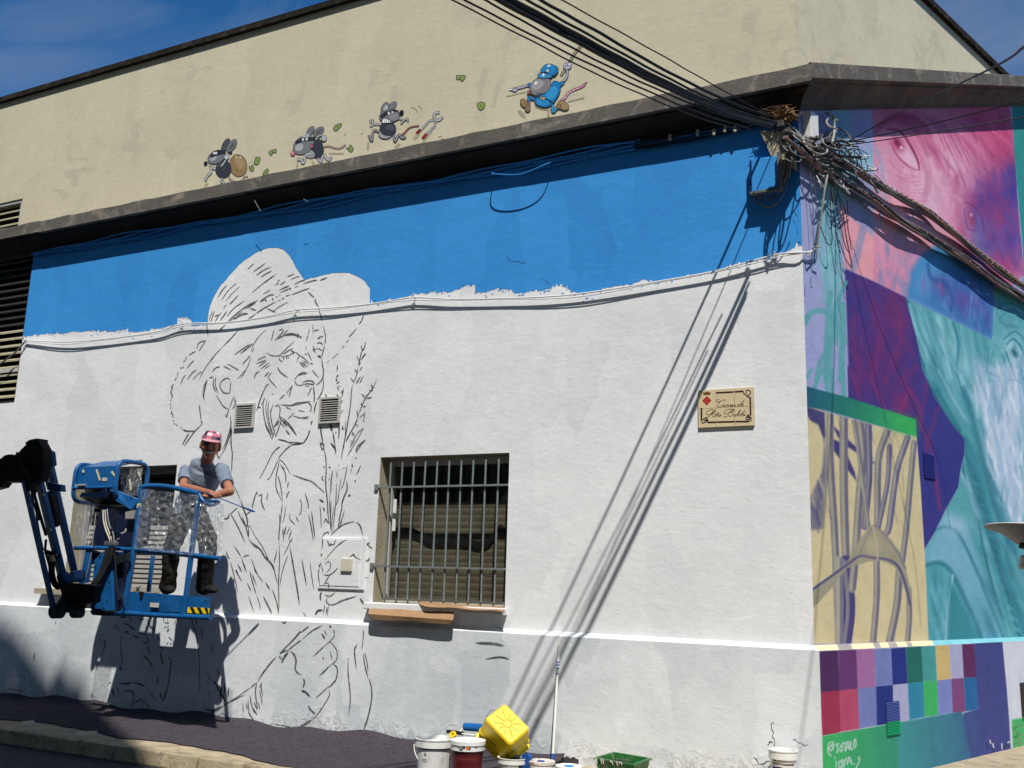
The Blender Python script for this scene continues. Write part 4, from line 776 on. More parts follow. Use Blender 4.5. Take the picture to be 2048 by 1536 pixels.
    for q, w in (((280, 0, 310, 90, 330, 170), 9), ((380, 20, 440, 160, 470, 230), 7), ((540, 40, 640, 170, 660, 290, 720, 430, 770, 760), 8), ((700, 60, 670, 240, 650, 340), 6), ((760, 200, 720, 330, 690, 420, 740, 600, 765, 760), 7), ((600, 120, 560, 200, 540, 240), 8)): p.stroke(R2(*q), w * 1.1, (140, 36, 100), .5, 7, .4, clip=pq)
    p.brush(R1(280, 1000, 560, 1100, 690, 1540, 290, 1540), [(150, 36, 100), (60, 46, 132), (110, 34, 110)], 90, 40, 5, 75, .3, 20, clip=pq)
    # left lilac strip reeds in teal
    for q, w in (((165, 1060, 150, 1250, 140, 1540), 11), ((200, 1120, 170, 1260, 160, 1535), 12), ((230, 1120, 235, 1250, 225, 1535), 13), ((250, 1000, 190, 1160, 180, 1300, 110, 1440, 90, 1535), 9), ((20, 1230, 60, 1170, 130, 1160, 200, 1230, 245, 1330), 11), ((0, 1250, 40, 1200), 9), ((205, 1110, 200, 1340), 7)): p.stroke(R1(*q), w, (84, 162, 168), .9, 2)
    for q, w in (((140, 0, 150, 120), 8), ((60, 0, 40, 40), 7), ((175, 0, 175, 130), 9), ((235, 0, 240, 150), 10), ((120, 0, 75, 110), 8)): p.stroke(R2(*q), w, (84, 162, 168), .9, 2)
    # far right strip above: green-teal
    p.poly([(2020, 100), (2400, 100), (2400, 700), (2052, 700), (2046, 500), (2028, 300)], (22, 140, 136), 1, 1)
    # teal old man: hat, face, beard, clothing
    man = R1(580, 1090, 820, 1200, 1055, 1315, 1065, 1110, 1062, 1020, 1240, 1090) + [(2700, 700), (2700, 1400)] + R2(700, 1540, 705, 1480, 690, 1200, 683, 990, 745, 880, 800, 770, 870, 640, 880, 560, 903, 460, 905, 385, 830, 290, 740, 150, 672, 0) + R1(640, 1300, 600, 1160)
    mm = p.mask(man); p.poly(man, TEAL, 1, 1.2); KM = dict(clip=mm)
    p.blob(*R1(640, 1200)[0], 40, 60, -20, (60, 146, 158), .8, **KM); p.blob(*R1(760, 1400)[0], 26, 90, -12, (150, 200, 214), .8, **KM); p.blob(*R1(700, 1500)[0], 22, 60, -20, TEALD, .6, **KM)
    for q, w, c_ in (((590, 1110, 620, 1280, 690, 1450, 760, 1600), 12, TEALD), ((660, 1130, 700, 1300, 760, 1480, 830, 1600), 8, (100, 176, 188)), ((820, 1210, 850, 1330, 850, 1440, 880, 1600), 9, TEALL), ((840, 1220, 870, 1340, 860, 1480, 900, 1640), 5, TEALD), ((1080, 1150, 1140, 1110, 1230, 1150), 5, TEALD), ((1090, 1200, 1160, 1150, 1230, 1200), 4, TEALD), ((1070, 1060, 1120, 1060, 1230, 1120), 5, (110, 176, 184))): p.stroke(R1(*q), w, c_, .7, w * .7, .3, **KM)
    for i in range(8): p.stroke(R1(600 + i * 22, 1120 + i * 16, 650 + i * 24, 1290 + i * 14, 730 + i * 26, 1470 + i * 10), 2.6, (28, 108, 128) if i % 2 else (156, 210, 220), .5, 3, .4, **KM)
    for i in range(6): p.stroke(R1(880 + i * 26, 1240 + i * 10, 900 + i * 26, 1360 + i * 8, 925 + i * 24, 1520), 3, (36, 116, 134) if i % 2 else (150, 204, 216), .45, 4, .4, **KM)
    p.blob(*R1(760, 1480)[0], 12, 50, -22, (30, 112, 130), .75, **KM); p.blob(*R2(880, 200)[0], 10, 40, -22, (28, 108, 128), .8, **KM); p.blob(*R1(910, 1470)[0], 12, 34, -10, (160, 206, 220), .8, **KM); p.blob(*R2(925, 130)[0], 9, 30, -15, (36, 118, 138), .8, **KM); p.blob(*R1(640, 1290)[0], 9, 46, -18, (128, 192, 206), .7, **KM)
    p.stroke(R1(586, 1100, 606, 1240, 660, 1400, 712, 1540), 5, (20, 96, 120), .8, 4, .2, **KM); p.stroke(R2(680, 0, 745, 150, 840, 300, 905, 388), 4, (18, 92, 116), .8, 3, .2, **KM)
    # eye of the old man
    p.blob(2020, 690, 40, 50, 0, (126, 188, 200), .8, **KM); p.blob(2030, 706, 16, 22, -20, (190, 214, 226), .95, 3, **KM); p.blob(2029, 706, 8, 13, -15, (24, 96, 116), 1, 3, **KM); p.blob(2033, 700, 2.5, 2.5, 0, (230, 240, 246), .9, 3, **KM)
    for q in ((1135, 1340, 1170, 1310, 1215, 1360, 1235, 1420), (1130, 1380, 1160, 1460, 1225, 1490), (1110, 1400, 1150, 1500, 1230, 1530), (1120, 1310, 1180, 1270, 1240, 1320)): p.stroke(R1(*q), 4, TEALD, .85, 3, .4, **KM)
    # ear / brim folds
    for q, w, c_ in (((780, -40, 850, 120, 900, 250, 960, 300), 16, (96, 172, 186)), ((700, 20, 790, 180, 880, 330), 9, TEALD), ((760, 0, 820, 120, 900, 260), 6, TEALL), ((870, -20, 900, 80, 960, 180, 975, 260), 10, (140, 196, 210)), ((900, 380, 960, 500, 1000, 700, 1060, 900, 1150, 1200, 1240, 1480), 18, TEALD), ((915, 580, 960, 720, 1010, 900, 1060, 1150, 1160, 1480), 8, (110, 178, 192)), ((890, 470, 905, 600, 970, 780, 1000, 950, 1060, 1200, 1110, 1360), 5, (22, 100, 122))): p.stroke(R2(*q), w, c_, .75, w * .7, .25, **KM)
    for k in range(16): 
        t = k / 15; x = 915 + 245 * t + 30; y = 580 + 860 * t; p.stroke(R2(x, y, x + 26, y + 28), 6, (20, 98, 120), .7, 3, .3, **KM)
    # white beard
    bd = R2(960, -40, 1230, -40, 1230, 880, 1180, 860, 1110, 760, 1060, 620, 1010, 420, 1000, 260, 960, 150); p.poly(bd, (168, 190, 214), .95, 14, **KM)
    p.brush(bd, [(214, 218, 232), (236, 238, 244), (140, 180, 204), (90, 150, 176), (200, 206, 226)], 170, 60, 5, 82, .6, 7, **KM)
    p.brush(R2(1000, 300, 1100, 700, 1230, 1000, 1230, 1300, 1080, 900), [(60, 130, 156), (100, 160, 184), (30, 110, 134)], 60, 60, 6, 70, .5, 7, **KM)
    for q, w, c_, al in (((600, 1120, 640, 1300, 700, 1480), 5, (150, 206, 216), .6), ((700, 1160, 740, 1330, 800, 1500), 12, (36, 128, 146), .6), ((760, 1190, 790, 1340, 830, 1520), 7, (160, 208, 220), .6), ((900, 1250, 930, 1400, 950, 1540), 14, (110, 178, 190), .5), ((1000, 1300, 1020, 1420, 1040, 1540), 12, (50, 138, 152), .5), ((1080, 1180, 1120, 1230, 1200, 1250), 7, (40, 124, 140), .6)): p.stroke(R1(*q), w, c_, al, w, .4, **KM)
    p.brush(R1(600, 1120, 820, 1220, 900, 1540, 700, 1540), [(150, 206, 216), (36, 124, 142), (96, 172, 184)], 60, 50, 6, 72, .4, 6, **KM); p.brush(R1(1070, 1120, 1230, 1130, 1230, 1540, 960, 1540), [(150, 200, 214), (44, 126, 146), (104, 176, 190)], 60, 26, 4, 60, .4, 25, **KM)
    p.stroke(R2(700, 60, 770, 200, 850, 310, 905, 385), 7, (24, 104, 126), .7, 5, .3, **KM); p.stroke(R2(900, 100, 940, 250, 985, 420, 1040, 640, 1110, 860, 1180, 1000), 12, (34, 112, 134), .7, 9, .3, **KM)
    p.stroke(R2(905, 400, 930, 560, 990, 760, 1060, 980, 1150, 1260), 9, (30, 104, 124), .7, 6, .3, **KM); p.stroke(R2(880, 560, 920, 640, 980, 820), 7, (150, 190, 210), .7, 5, .3, **KM)
    # sleeve and shoulder
    p.poly(R2(690, 1000, 745, 880, 800, 780, 870, 800, 930, 900, 1000, 1100, 1100, 1400, 1140, 1545, 990, 1545, 900, 1300, 830, 1120, 780, 1060, 690, 1060), (112, 170, 196), .85, 8, **KM)
    p.stroke(R2(740, 880, 800, 860, 870, 900, 960, 1080, 1060, 1330, 1130, 1500), 6, (26, 108, 132), .7, 5, .3, **KM)
    p.stroke(R2(690, 1070, 770, 1060, 830, 1110, 900, 1250, 960, 1380, 1010, 1520), 10, (24, 112, 132), .8, 6, .2, **KM)
    p.poly(R2(695, 1090, 760, 1080, 835, 1120, 815, 1300, 805, 1480, 705, 1485), (74, 158, 172), .95, 3, **KM); p.stroke(R2(840, 1125, 812, 1300, 800, 1490), 4, (150, 190, 212), .9, 2, **KM)
    p.brush(R2(700, 1100, 820, 1130, 800, 1480, 710, 1480), [(130, 186, 200), (34, 120, 138)], 30, 50, 7, 80, .45, 8, **KM)
    p.poly(R2(820, 1150, 900, 1290, 1010, 1520, 810, 1490), (26, 122, 136), .8, 5, **KM); p.blob(*R2(1000, 1350)[0], 50, 60, 0, (60, 142, 160), .5, **KM); p.blob(*R2(860, 850)[0], 30, 20, 20, (150, 186, 208), .8, **KM)
    p.brush(R2(900, 400, 1240, 900, 1240, 1480, 1000, 1500), [(30, 118, 140), (90, 160, 180), (20, 100, 124)], 80, 70, 8, 66, .3, 7, **KM)
    # cream panel
    cr_ = R2(30, 190, 160, 235, 640, 368, 660, 620, 690, 1100, 705, 1487, 70, 1503, 50, 880); p.poly(cr_, SAND, 1, .9); cm = p.mask(cr_); KC = dict(clip=cm)
    p.poly(R2(20, 195, 135, 232, 140, 360, 130, 400, 40, 250), (66, 60, 112), 1, 2, **KC); p.poly(R2(20, 260, 100, 300, 130, 380, 120, 560, 60, 700, 40, 700), SAND, 1, 2, **KC)
    p.poly(R2(175, 300, 295, 410, 420, 520, 380, 500, 260, 420, 210, 370), (62, 56, 118), 1, 2, **KC); p.poly(R2(185, 380, 230, 400, 300, 560, 310, 610, 240, 520, 185, 440), (58, 50, 116), 1, 2, **KC)
    for q, w, c_ in (((165, 240, 165, 500, 190, 900, 215, 1500), 15, STEM), ((240, 260, 240, 600, 250, 1000, 265, 1100), 17, STEM), ((250, 1050, 270, 1300, 250, 1500), 24, STEMD), ((215, 1040, 215, 1300, 215, 1500), 16, (150, 148, 140)), ((330, 280, 345, 480, 325, 700, 305, 1000, 285, 1200), 16, STEM), ((375, 300, 380, 560, 370, 700, 355, 860), 13, (100, 94, 128)), ((295, 280, 330, 500, 375, 860), 9, STEM), ((480, 330, 430, 500, 425, 860), 14, STEM), ((590, 370, 530, 560, 490, 850, 470, 900), 13, (120, 116, 134)), ((490, 420, 480, 620, 430, 860), 10, (110, 106, 132)), ((625, 400, 605, 620, 575, 940, 500, 1480), 12, STEM), ((420, 1040, 420, 1250, 400, 1500), 13, STEM), ((545, 1100, 530, 1300, 490, 1490), 15, STEM), ((595, 1200, 600, 1350, 590, 1490), 11, STEM)):
        p.stroke(R2(*q), w, c_, 1, 1.5, **KC)
        qq = [(v + (w * 2.743 * .28 if i % 2 == 0 else 0)) for i, v in enumerate(q)]; p.stroke(R2(*qq), w * .34, STEMD, .5, 4, **KC)
        qq = [(v - (w * 2.743 * .12 if i % 2 == 0 else 0)) for i, v in enumerate(q)]; p.stroke(R2(*qq), w * .30, STEML, .55, 4, **KC)
    p.poly(R2(135, 370, 150, 560, 125, 870, 70, 880, 45, 860, 55, 700, 120, 560), (116, 112, 126), .95, 3, **KC); p.brush(R2(130, 560, 125, 870, 60, 870, 70, 700), [STEML, STEMD], 20, 40, 5, 78, .6, 5, **KC)
    # arched leaf
    p.poly(R2(60, 1200, 180, 1120, 260, 1050, 310, 960, 370, 870, 400, 850, 440, 870, 500, 930, 550, 1000, 580, 1080, 605, 1200, 615, 1300, 600, 1300, 560, 1160, 520, 1080, 450, 1045, 380, 1050, 310, 1070, 250, 1090, 170, 1200, 70, 1310), (150, 144, 122), 1, 1.5, **KC)
    p.stroke(R2(60, 1210, 180, 1125, 270, 1060, 330, 1020, 400, 1030, 480, 1040, 540, 1080, 580, 1180, 605, 1290), 5, STEMD, .8, 2, **KC); p.stroke(R2(330, 1000, 400, 860, 450, 890, 540, 1010, 580, 1090), 3, (100, 92, 120), .7, 2, **KC)
    p.blob(*R2(400, 960)[0], 34, 26, 0, (184, 170, 130), .6, clip=cm); p.stroke(R2(400, 860, 420, 960, 425, 1040), 3, (190, 178, 140), .8, 2, **KC)
    p.brush(R2(160, 240, 630, 380, 640, 900, 160, 900), [STEMD, STEML, STEM], 50, 50, 3, 82, .35, 7, **KC)
    # green band
    p.poly(R2(20, 85, 270, 152, 636, 272, 640, 366, 140, 222, 20, 198), (10, 90, 120), 1, .8, grad=((R2(20, 130)[0], (6, 84, 118)), (R2(640, 320)[0], (38, 176, 84))))
    p.poly(R2(500, 230, 636, 272, 640, 366, 505, 326), (40, 178, 84), .5, 12)
def paint_ledge(p):
    p.c[:] = (226, 208, 160)
    for a_, b_ in ((1672, 1700), (1745, 1758), (1775, 1792), (1812, 1822)): p.poly([(a_, 1285), (b_, 1284), (b_ + 8, 1305), (a_ + 8, 1305)], (140, 136, 136), .9, 1)
    p.poly([(1862, 1270), (3000, 1200), (3000, 1320), (1872, 1310)], (110, 182, 190), 1, 1)
    p.brush([(1870, 1284), (2100, 1276), (2100, 1292), (1870, 1300)], [(70, 150, 170), (150, 200, 214)], 24, 22, 3, 20, .5, 15)
def paint_low(p):
    p.c[:] = (196, 200, 212)
    xt = [178, 350, 515, 680, 833, 968, 1108, 1238, 1365, 1480, 1590]; yt = [195, 188, 180, 172, 166, 158, 150, 145, 138, 130, 125]
    xm = [188, 358, 527, 693, 848, 985, 1125, 1255, 1382, 1498, 1612]; ym = [568, 552, 536, 520, 505, 490, 476, 462, 448, 438, 430]
    xb = [205, 372, 540, 705, 858, 1000, 1140, 1265, 1398, 1515, 1628]; yb = [968, 932, 905, 874, 850, 822, 796, 774, 756, 742, 722]
    top = [(72, 32, 84), (96, 44, 106), (152, 96, 150), (104, 116, 176), (20, 40, 124), (16, 100, 92), (54, 146, 144), (196, 168, 104), (158, 160, 196), (88, 32, 86)]
    bot = [(150, 34, 68), (172, 60, 96), (104, 116, 176), (16, 40, 120), (158, 160, 196), (18, 124, 158), (44, 168, 90), (110, 122, 186), (118, 60, 116), (8, 92, 150)]
    p.poly(R3(1590, 118, 1850, 108, 1890, 540, 1912, 820, 1935, 1210, 1560, 1290, 1300, 1300, 1500, 760, 1628, 722, 1600, 400), (56, 62, 128), 1, 1)
    p.poly(R3(205, 968, 900, 845, 915, 1300, 210, 1400), (40, 152, 88), 1, 1, grad=((R3(300, 1000)[0], (44, 166, 90)), (R3(930, 1100)[0], (32, 132, 110))))
    p.poly(R3(890, 845, 1470, 740, 1480, 740, 1580, 1260, 1560, 1400, 900, 1500), (40, 128, 138), 1, 2, grad=((R3(930, 1000)[0], (46, 134, 136)), (R3(1580, 1060)[0], (44, 100, 136))))
    p.poly(R3(1470, 745, 1628, 722, 1640, 1250, 1570, 1250), (50, 80, 130), .7, 14)
    for i in range(10):
        p.poly(R3(xt[i], yt[i], xt[i + 1], yt[i + 1], xm[i + 1], ym[i + 1], xm[i], ym[i]), top[i], 1, .5); p.poly(R3(xm[i], ym[i], xm[i + 1], ym[i + 1], xb[i + 1], yb[i + 1], xb[i], yb[i]), bot[i], 1, .5)
    p.poly(R3(1935, 820, 2048, 800, 2300, 740, 2300, 1100, 2048, 1120, 1950, 1140), (60, 166, 94), 1, 2); p.brush(R3(1950, 860, 2048, 850, 2048, 1100, 1960, 1110), [(30, 90, 50), (170, 130, 110)], 26, 9, 2.5, 30, .8, 40)
    for q in ((1735, 1010, 1745, 1035), (1765, 1040, 1770, 1075), (1845, 1040, 1848, 1085), (1900, 1030, 1920, 1022)): p.stroke(R3(*q), 2.6, (206, 200, 196), .95, 1)
    for q in ((1855, 1075, 1890, 1050), (1760, 1080, 1775, 1110), (1700, 1040, 1720, 1080)): p.stroke(R3(*q), 2, (36, 34, 60), .9, 1)
    # signature
    G = (176, 196, 192)
    for q in ((290, 1050, 272, 1075, 282, 1105, 300, 1085, 296, 1045), (300, 1090, 308, 1060, 298, 1025, 270, 1030, 255, 1075, 262, 1130, 285, 1150), (322, 1052, 352, 1040), (340, 1045, 345, 1110, 330, 1118), (372, 1060, 365, 1090, 378, 1108, 390, 1080, 380, 1052, 372, 1060), (385, 1040, 432, 1025), (410, 1035, 415, 1108), (420, 1100, 438, 1020, 452, 1095), (428, 1075, 450, 1070), (462, 1020, 465, 1090, 485, 1085), (495, 1020, 488, 1050, 500, 1075, 512, 1045, 505, 995, 495, 1020), (320, 1165, 322, 1172), (330, 1200, 330, 1262), (362, 1200, 352, 1230, 368, 1262, 385, 1230, 374, 1195, 362, 1200), (388, 1185, 405, 1215), (425, 1170, 405, 1215, 395, 1262), (430, 1230, 450, 1160, 475, 1225), (440, 1205, 468, 1200), (492, 1222, 500, 1225), (545, 1160, 532, 1170, 545, 1185, 535, 1215, 512, 1262)): p.stroke(R3(*q), 2.6, G, .92, .9)
def mural_grid(name, fz0, fz1, s0, s1, ns, nz, off0, off1, fn, mat, parent):
    s = np.linspace(s0, s1, ns); T = np.linspace(0, 1, nz); Sg, Tg = np.meshgrid(s, T); Z = fz0(Sg) * (1 - Tg) + fz1(Sg) * Tg; O = off0 + (off1 - off0) * Tg
    x0 = np.where(Sg < 1e-4, 1, 0)
    P = CORN[None, None, :] + Sg[..., None] * D2 + O[..., None] * N2; P[..., 2] = Z
    # at the arris the face starts on the mitre
    k = O * (.706 - N2[0]) / D2[0]
    P += (k * (1 - Sg / s1))[..., None] * D2 * 1.0
    q = pix(P); pt = Paint(q[..., 0], q[..., 1]); fn(pt)
    me = bpy.data.meshes.new(name); v = (P.reshape(-1, 3) - np.array(BZ.location)).astype(np.float32); me.vertices.add(len(v)); me.vertices.foreach_set('co', v.ravel())
    i = np.arange(ns * nz).reshape(nz, ns); F = np.stack([i[:-1, :-1], i[:-1, 1:], i[1:, 1:], i[1:, :-1]], -1).reshape(-1, 4)
    me.loops.add(F.size); me.loops.foreach_set('vertex_index', F.ravel().astype(np.int32)); me.polygons.add(len(F)); me.polygons.foreach_set('loop_start', np.arange(0, F.size, 4, dtype=np.int32)); me.update(calc_edges=True)
    c = np.ones((len(v), 4), np.float32); lc = lin(np.clip(pt.c, 0, 255)) * 1.10; lc = lc * .90 + lc.mean(1, keepdims=True) * .10; c[:, :3] = np.clip(lc, 0, .85); at = me.color_attributes.new('Col', 'FLOAT_COLOR', 'POINT'); at.data.foreach_set('color', c.ravel())
    me.materials.append(M[mat]); o = bpy.data.objects.new(name, me); COL.objects.link(o); o.parent = parent; return o
w = mural_grid('side_wall', lambda s: 0 * s + ZL + .03, zc2, 0, 8.5, 620, 520, 0, 0, paint_upper, 'mural', BZ); w['label'] = 'side wall painted with faces, reeds and coloured squares'
w = mural_grid('side_ledge', lambda s: 0 * s + ZL - .006, lambda s: 0 * s + ZL + .03, 0, 8.5, 500, 5, .06, 0, paint_ledge, 'mural', BZ)
w = mural_grid('side_plinth', lambda s: 0 * s - .1, lambda s: 0 * s + ZL - .006, 0, 8.5, 620, 150, .06, .06, paint_low, 'muralflaky', BZ); w['label'] = 'plinth painted with two rows of colour squares above green and blue'
# vents in the side wall: thin painted slats standing proud
def svent(px, off, cols, lab, n):
    P = [at2(*q, off) for q in px]; o = empty('wall_vent', P[0]); o.parent = BZ; o.location = tuple(P[0] - np.array(BZ.location)); o['label'] = lab
    s0 = np.dot(P[0] - CORN, D2); s1 = np.dot(P[1] - CORN, D2); z1 = P[0][2]; z0 = P[2][2]
    mb = MB(); mb.quad(S2(s0, z0, off + .002), S2(s1, z0, off + .002), S2(s1, z1, off + .002), S2(s0, z1, off + .002)); mb.build('backing', 'black', o)
    for i in range(n):
        z = z0 + (i + .2) * (z1 - z0) / n; mb = MB(); mb.col = cols(i / n); h_ = (z1 - z0) / n * .52
        mb.hexa([S2(s0, z, off + .003), S2(s1, z, off + .003), S2(s1, z, off + .014), S2(s0, z, off + .014)][::-1], [S2(s0, z + h_, off + .003), S2(s1, z + h_, off + .003), S2(s1, z + h_, off + .010), S2(s0, z + h_, off + .010)][::-1]); mb.build('slat', 'print', o)
svent([(1845, 905), (1867, 908), (1850, 955)], 0, lambda t: (44, 50, 130), 'small blue painted vent in the upper side wall', 14)
svent([(1770, 1405), (1797, 1404), (1774, 1471)], .06, lambda t: (30, 150, 100) if t < .38 else (70, 84, 150), 'small painted vent in the side plinth', 22)
# door opening at the far right end of the plinth
s0 = np.dot(at2(2041, 1366, .07) - CORN, D2); z1 = at2(2041, 1366, .07)[2]; z0 = at2(2046, 1434, .07)[2]
mb = MB(); mb.hexa([S2(s0, z0, .062), S2(s0 + .9, z0, .062), S2(s0 + .9, z0, .085), S2(s0, z0, .085)][::-1], [S2(s0, z1, .062), S2(s0 + .9, z1, .062), S2(s0 + .9, z1, .085), S2(s0, z1, .085)][::-1]); mb.build('hatch', 'slat_dark', BZ)

# ================================================================== CARTOON MICE painted on the beige wall
class Decal:
    def __init__(s, Y, off0, step=.00018): s.mb = MB(); s.Y = Y; s.o = off0; s.st = step; s.k = 0
    def P(s, q): p = atY(q[0], q[1], s.Y); return (p[0], s.Y - s.o - s.k * s.st, p[2])
    def poly(s, pts, col, sm=False):
        s.k += 1; s.mb.col = col
        if sm: pts = [tuple(p) for p in smooth_path([np.array(p, float) for p in list(pts) + [pts[0]]], 4)[:-1]]
        s.mb.add([s.P(p) for p in pts], [list(range(len(pts)))])
    def ell(s, cx_, cy_, rx, ry, ang, col):
        c_, s_ = math.cos(math.radians(ang)), math.sin(math.radians(ang)); s.poly([(cx_ + rx * math.cos(t) * c_ - ry * math.sin(t) * s_, cy_ + rx * math.cos(t) * s_ + ry * math.sin(t) * c_) for t in np.linspace(0, 2 * math.pi, 22)[:-1]], col)
    def line(s, pts, w, col, taper=False):
        s.k += 1; s.mb.col = col; Q = smooth_path([np.array(p, float) for p in pts], 4) if len(pts) > 2 else [np.array(p, float) for p in pts]; pr = None; n = len(Q)
        for i in range(n):
            T = Q[min(i + 1, n - 1)] - Q[max(i - 1, 0)]; T = T / (np.linalg.norm(T) + 1e-9); N_ = np.array([-T[1], T[0]]); h = w / 2 * (1 - .8 * i / n if taper else 1)
            a, b = s.P(Q[i] + N_ * h), s.P(Q[i] - N_ * h)
            if pr: s.mb.quad(pr[0], pr[1], b, a)
            pr = (a, b)
    def oell(s, cx_, cy_, rx, ry, ang, col, o=.9): s.ell(cx_, cy_, rx + o, ry + o, ang, OUT); s.ell(cx_, cy_, rx, ry, ang, col)
    def oline(s, pts, w, col): s.line(pts, w + 1.9, OUT); s.line(pts, w, col)
    def opoly(s, pts, col, sm=False): s.poly(pts, col, sm); s.line(list(pts) + [pts[0]], 1.2, OUT)
OUT = (40, 46, 56)
q1 = lambda *v: [(400 + v[i] / 4.096, 180 + v[i + 1] / 4.096) for i in range(0, len(v), 2)]
q2 = lambda *v: [(980 + v[i] / 7.68, 60 + v[i + 1] / 7.68) for i in range(0, len(v), 2)]
GR1, GR2, GR3, GRL = (118, 122, 128), (78, 82, 90), (56, 60, 70), (176, 182, 186)
SHAD = (170, 162, 138)
upw = [o for o in BZ.children if o.name == 'upper_front_wall'][0]
YM = YW - .001
# 1: mouse with sack
d = Decal(YW, .002); e = d.line
e(q1(60, 760, 45, 800), 5, SHAD); e(q1(250, 740, 300, 760), 6, SHAD); d.ell(*q1(110, 640)[0], 12, 3, 30, SHAD)
d.oline(q1(240, 710, 250, 740, 290, 755, 350, 740, 365, 715, 395, 712), 1.6, (186, 150, 152)); d.oell(*q1(315, 620)[0], 17, 22, -8, (146, 122, 88)); d.ell(*q1(325, 600)[0], 10, 13, -8, (166, 142, 106)); d.line(q1(290, 600, 310, 640, 300, 665), 1.5, (110, 88, 60)); d.ell(*q1(300, 552)[0], 1.6, 1.4, 0, (236, 228, 214)); d.ell(*q1(332, 550)[0], 1.4, 1.6, 0, (236, 228, 214))
d.oell(*q1(212, 452)[0], 6, 14, 28, GR2); d.oell(*q1(262, 458)[0], 7, 14.5, 35, GR1); d.ell(*q1(264, 462)[0], 3.6, 9, 35, (92, 94, 100))
d.oline(q1(200, 700, 175, 745, 195, 760, 190, 785), 3, GRL); d.oline(q1(130, 650, 95, 640, 90, 680, 60, 710, 45, 745), 3.4, GRL)
d.oell(*q1(195, 650)[0], 15, 17, 15, GR3); d.ell(*q1(185, 625)[0], 8, 8, 0, (74, 80, 90))
d.oell(*q1(140, 550)[0], 19, 12, -28, GR1); d.ell(*q1(112, 560)[0], 7, 5, -30, (168, 170, 176)); d.poly(q1(85, 540, 130, 495, 215, 497, 215, 525, 150, 535, 90, 560), (44, 46, 56)); d.ell(*q1(120, 520)[0], 2.4, 2.4, 0, (226, 230, 232)); d.ell(*q1(136, 517)[0], 2.2, 2.4, 0, (226, 230, 232)); d.oell(*q1(50, 602)[0], 2.6, 3.4, 30, (24, 24, 30))
d.poly(q1(235, 505, 270, 512, 265, 525, 235, 520), (44, 46, 56)); d.oline(q1(225, 560, 190, 610, 165, 645), 2.2, (196, 204, 200)); d.oline(q1(165, 645, 215, 612), 2.2, (60, 80, 78)); d.oell(*q1(222, 552)[0], 4.4, 4.6, 0, (196, 200, 200))
o = d.mb.build('painted_mouse', 'print', upw); o['label'] = 'painted mouse carrying a brown sack'
# 2: running mouse with red nose
d = Decal(YW, .002)
d.line(q1(800, 600, 790, 650), 4, SHAD); d.line(q1(920, 580, 950, 640), 4, SHAD); d.line(q1(1060, 520, 1180, 520), 3, SHAD)
d.oline(q1(1000, 475, 1050, 462, 1120, 480, 1160, 475, 1195, 450), 1.8, (190, 150, 148)); d.oell(*q1(904, 340)[0], 5.5, 11.5, 35, GR1); d.oell(*q1(972, 345)[0], 7, 13, 48, GR1); d.ell(*q1(976, 345)[0], 4, 9, 48, (96, 98, 104))
d.oline(q1(960, 540, 990, 590, 1010, 530, 1035, 560, 1060, 575, 1078, 545), 3.6, GRL); d.oell(*q1(950, 490)[0], 15, 17, -30, GR3); d.oell(*q1(900, 525)[0], 11, 8, 20, (150, 152, 156)); d.oline(q1(910, 525, 870, 530, 855, 590, 840, 600, 830, 570, 795, 575), 3.6, GRL)
d.poly(q1(945, 385, 1000, 420, 1010, 500, 960, 490, 920, 430), GR3, True)
d.oell(*q1(850, 452)[0], 23, 16, -38, GR1); d.ell(*q1(815, 470)[0], 9, 7, -40, (168, 172, 176)); d.ell(*q1(870, 380)[0], 8, 4, -20, (170, 174, 178)); d.poly(q1(780, 425, 830, 395, 950, 385, 985, 392, 930, 420, 850, 422, 790, 450), (48, 50, 60)); d.ell(*q1(846, 408)[0], 2.4, 2.4, 0, (222, 226, 228)); d.ell(*q1(877, 404)[0], 2.4, 2.4, 0, (222, 226, 228)); d.oell(*q1(763, 521)[0], 4, 4.4, 0, (214, 116, 140)); d.ell(*q1(758, 512)[0], 1.4, 1.4, 0, (246, 210, 218)); d.oell(*q1(918, 462)[0], 2.8, 3, 0, (200, 90, 120))
d.oline(q1(950, 410, 975, 380, 1000, 372), 2.4, GRL); d.oell(*q1(1018, 398)[0], 5, 5.6, 0, GRL)
o = d.mb.build('painted_mouse', 'print', upw); o['label'] = 'painted running mouse with a pink nose and mask'
# 3: grinning mouse
d = Decal(YW, .002)
d.line(q1(1380, 430, 1375, 490), 5, SHAD); d.line(q1(1640, 440, 1600, 470), 5, SHAD); d.line(q1(1780, 360, 1750, 400), 4, SHAD)
d.oline(q1(1620, 385, 1670, 360, 1720, 310, 1795, 295), 2, (150, 90, 90)); d.oell(*q1(1518, 155)[0], 7.5, 13, 18, GR1); d.ell(*q1(1522, 158)[0], 4, 9, 18, GRL); d.oell(*q1(1580, 130)[0], 5.4, 9.5, 45, GR1)
d.oline(q1(1480, 285, 1420, 280), 3, GRL); d.oline(q1(1425, 282, 1395, 305), 2.4, GRL); d.oline(q1(1420, 278, 1400, 250, 1398, 270), 2.4, GRL); d.oline(q1(1415, 270, 1418, 240), 2.4, GRL); d.oline(q1(1600, 250, 1640, 235, 1665, 255), 2.6, GRL); d.oline(q1(1665, 255, 1700, 235, 1705, 260), 2.4, GRL); d.oline(q1(1665, 255, 1650, 280), 2.4, GRL)
d.oline(q1(1470, 345, 1425, 335, 1410, 420, 1385, 370), 3.2, (140, 142, 148)); d.oline(q1(1590, 370, 1600, 425, 1630, 370, 1660, 395, 1690, 385), 3.4, (140, 142, 148)); d.oell(*q1(1520, 365)[0], 13, 8.5, 0, (160, 160, 162)); d.oell(*q1(1542, 320)[0], 16, 14, 10, GR3); d.ell(*q1(1560, 310)[0], 9, 6, 10, (78, 82, 92))
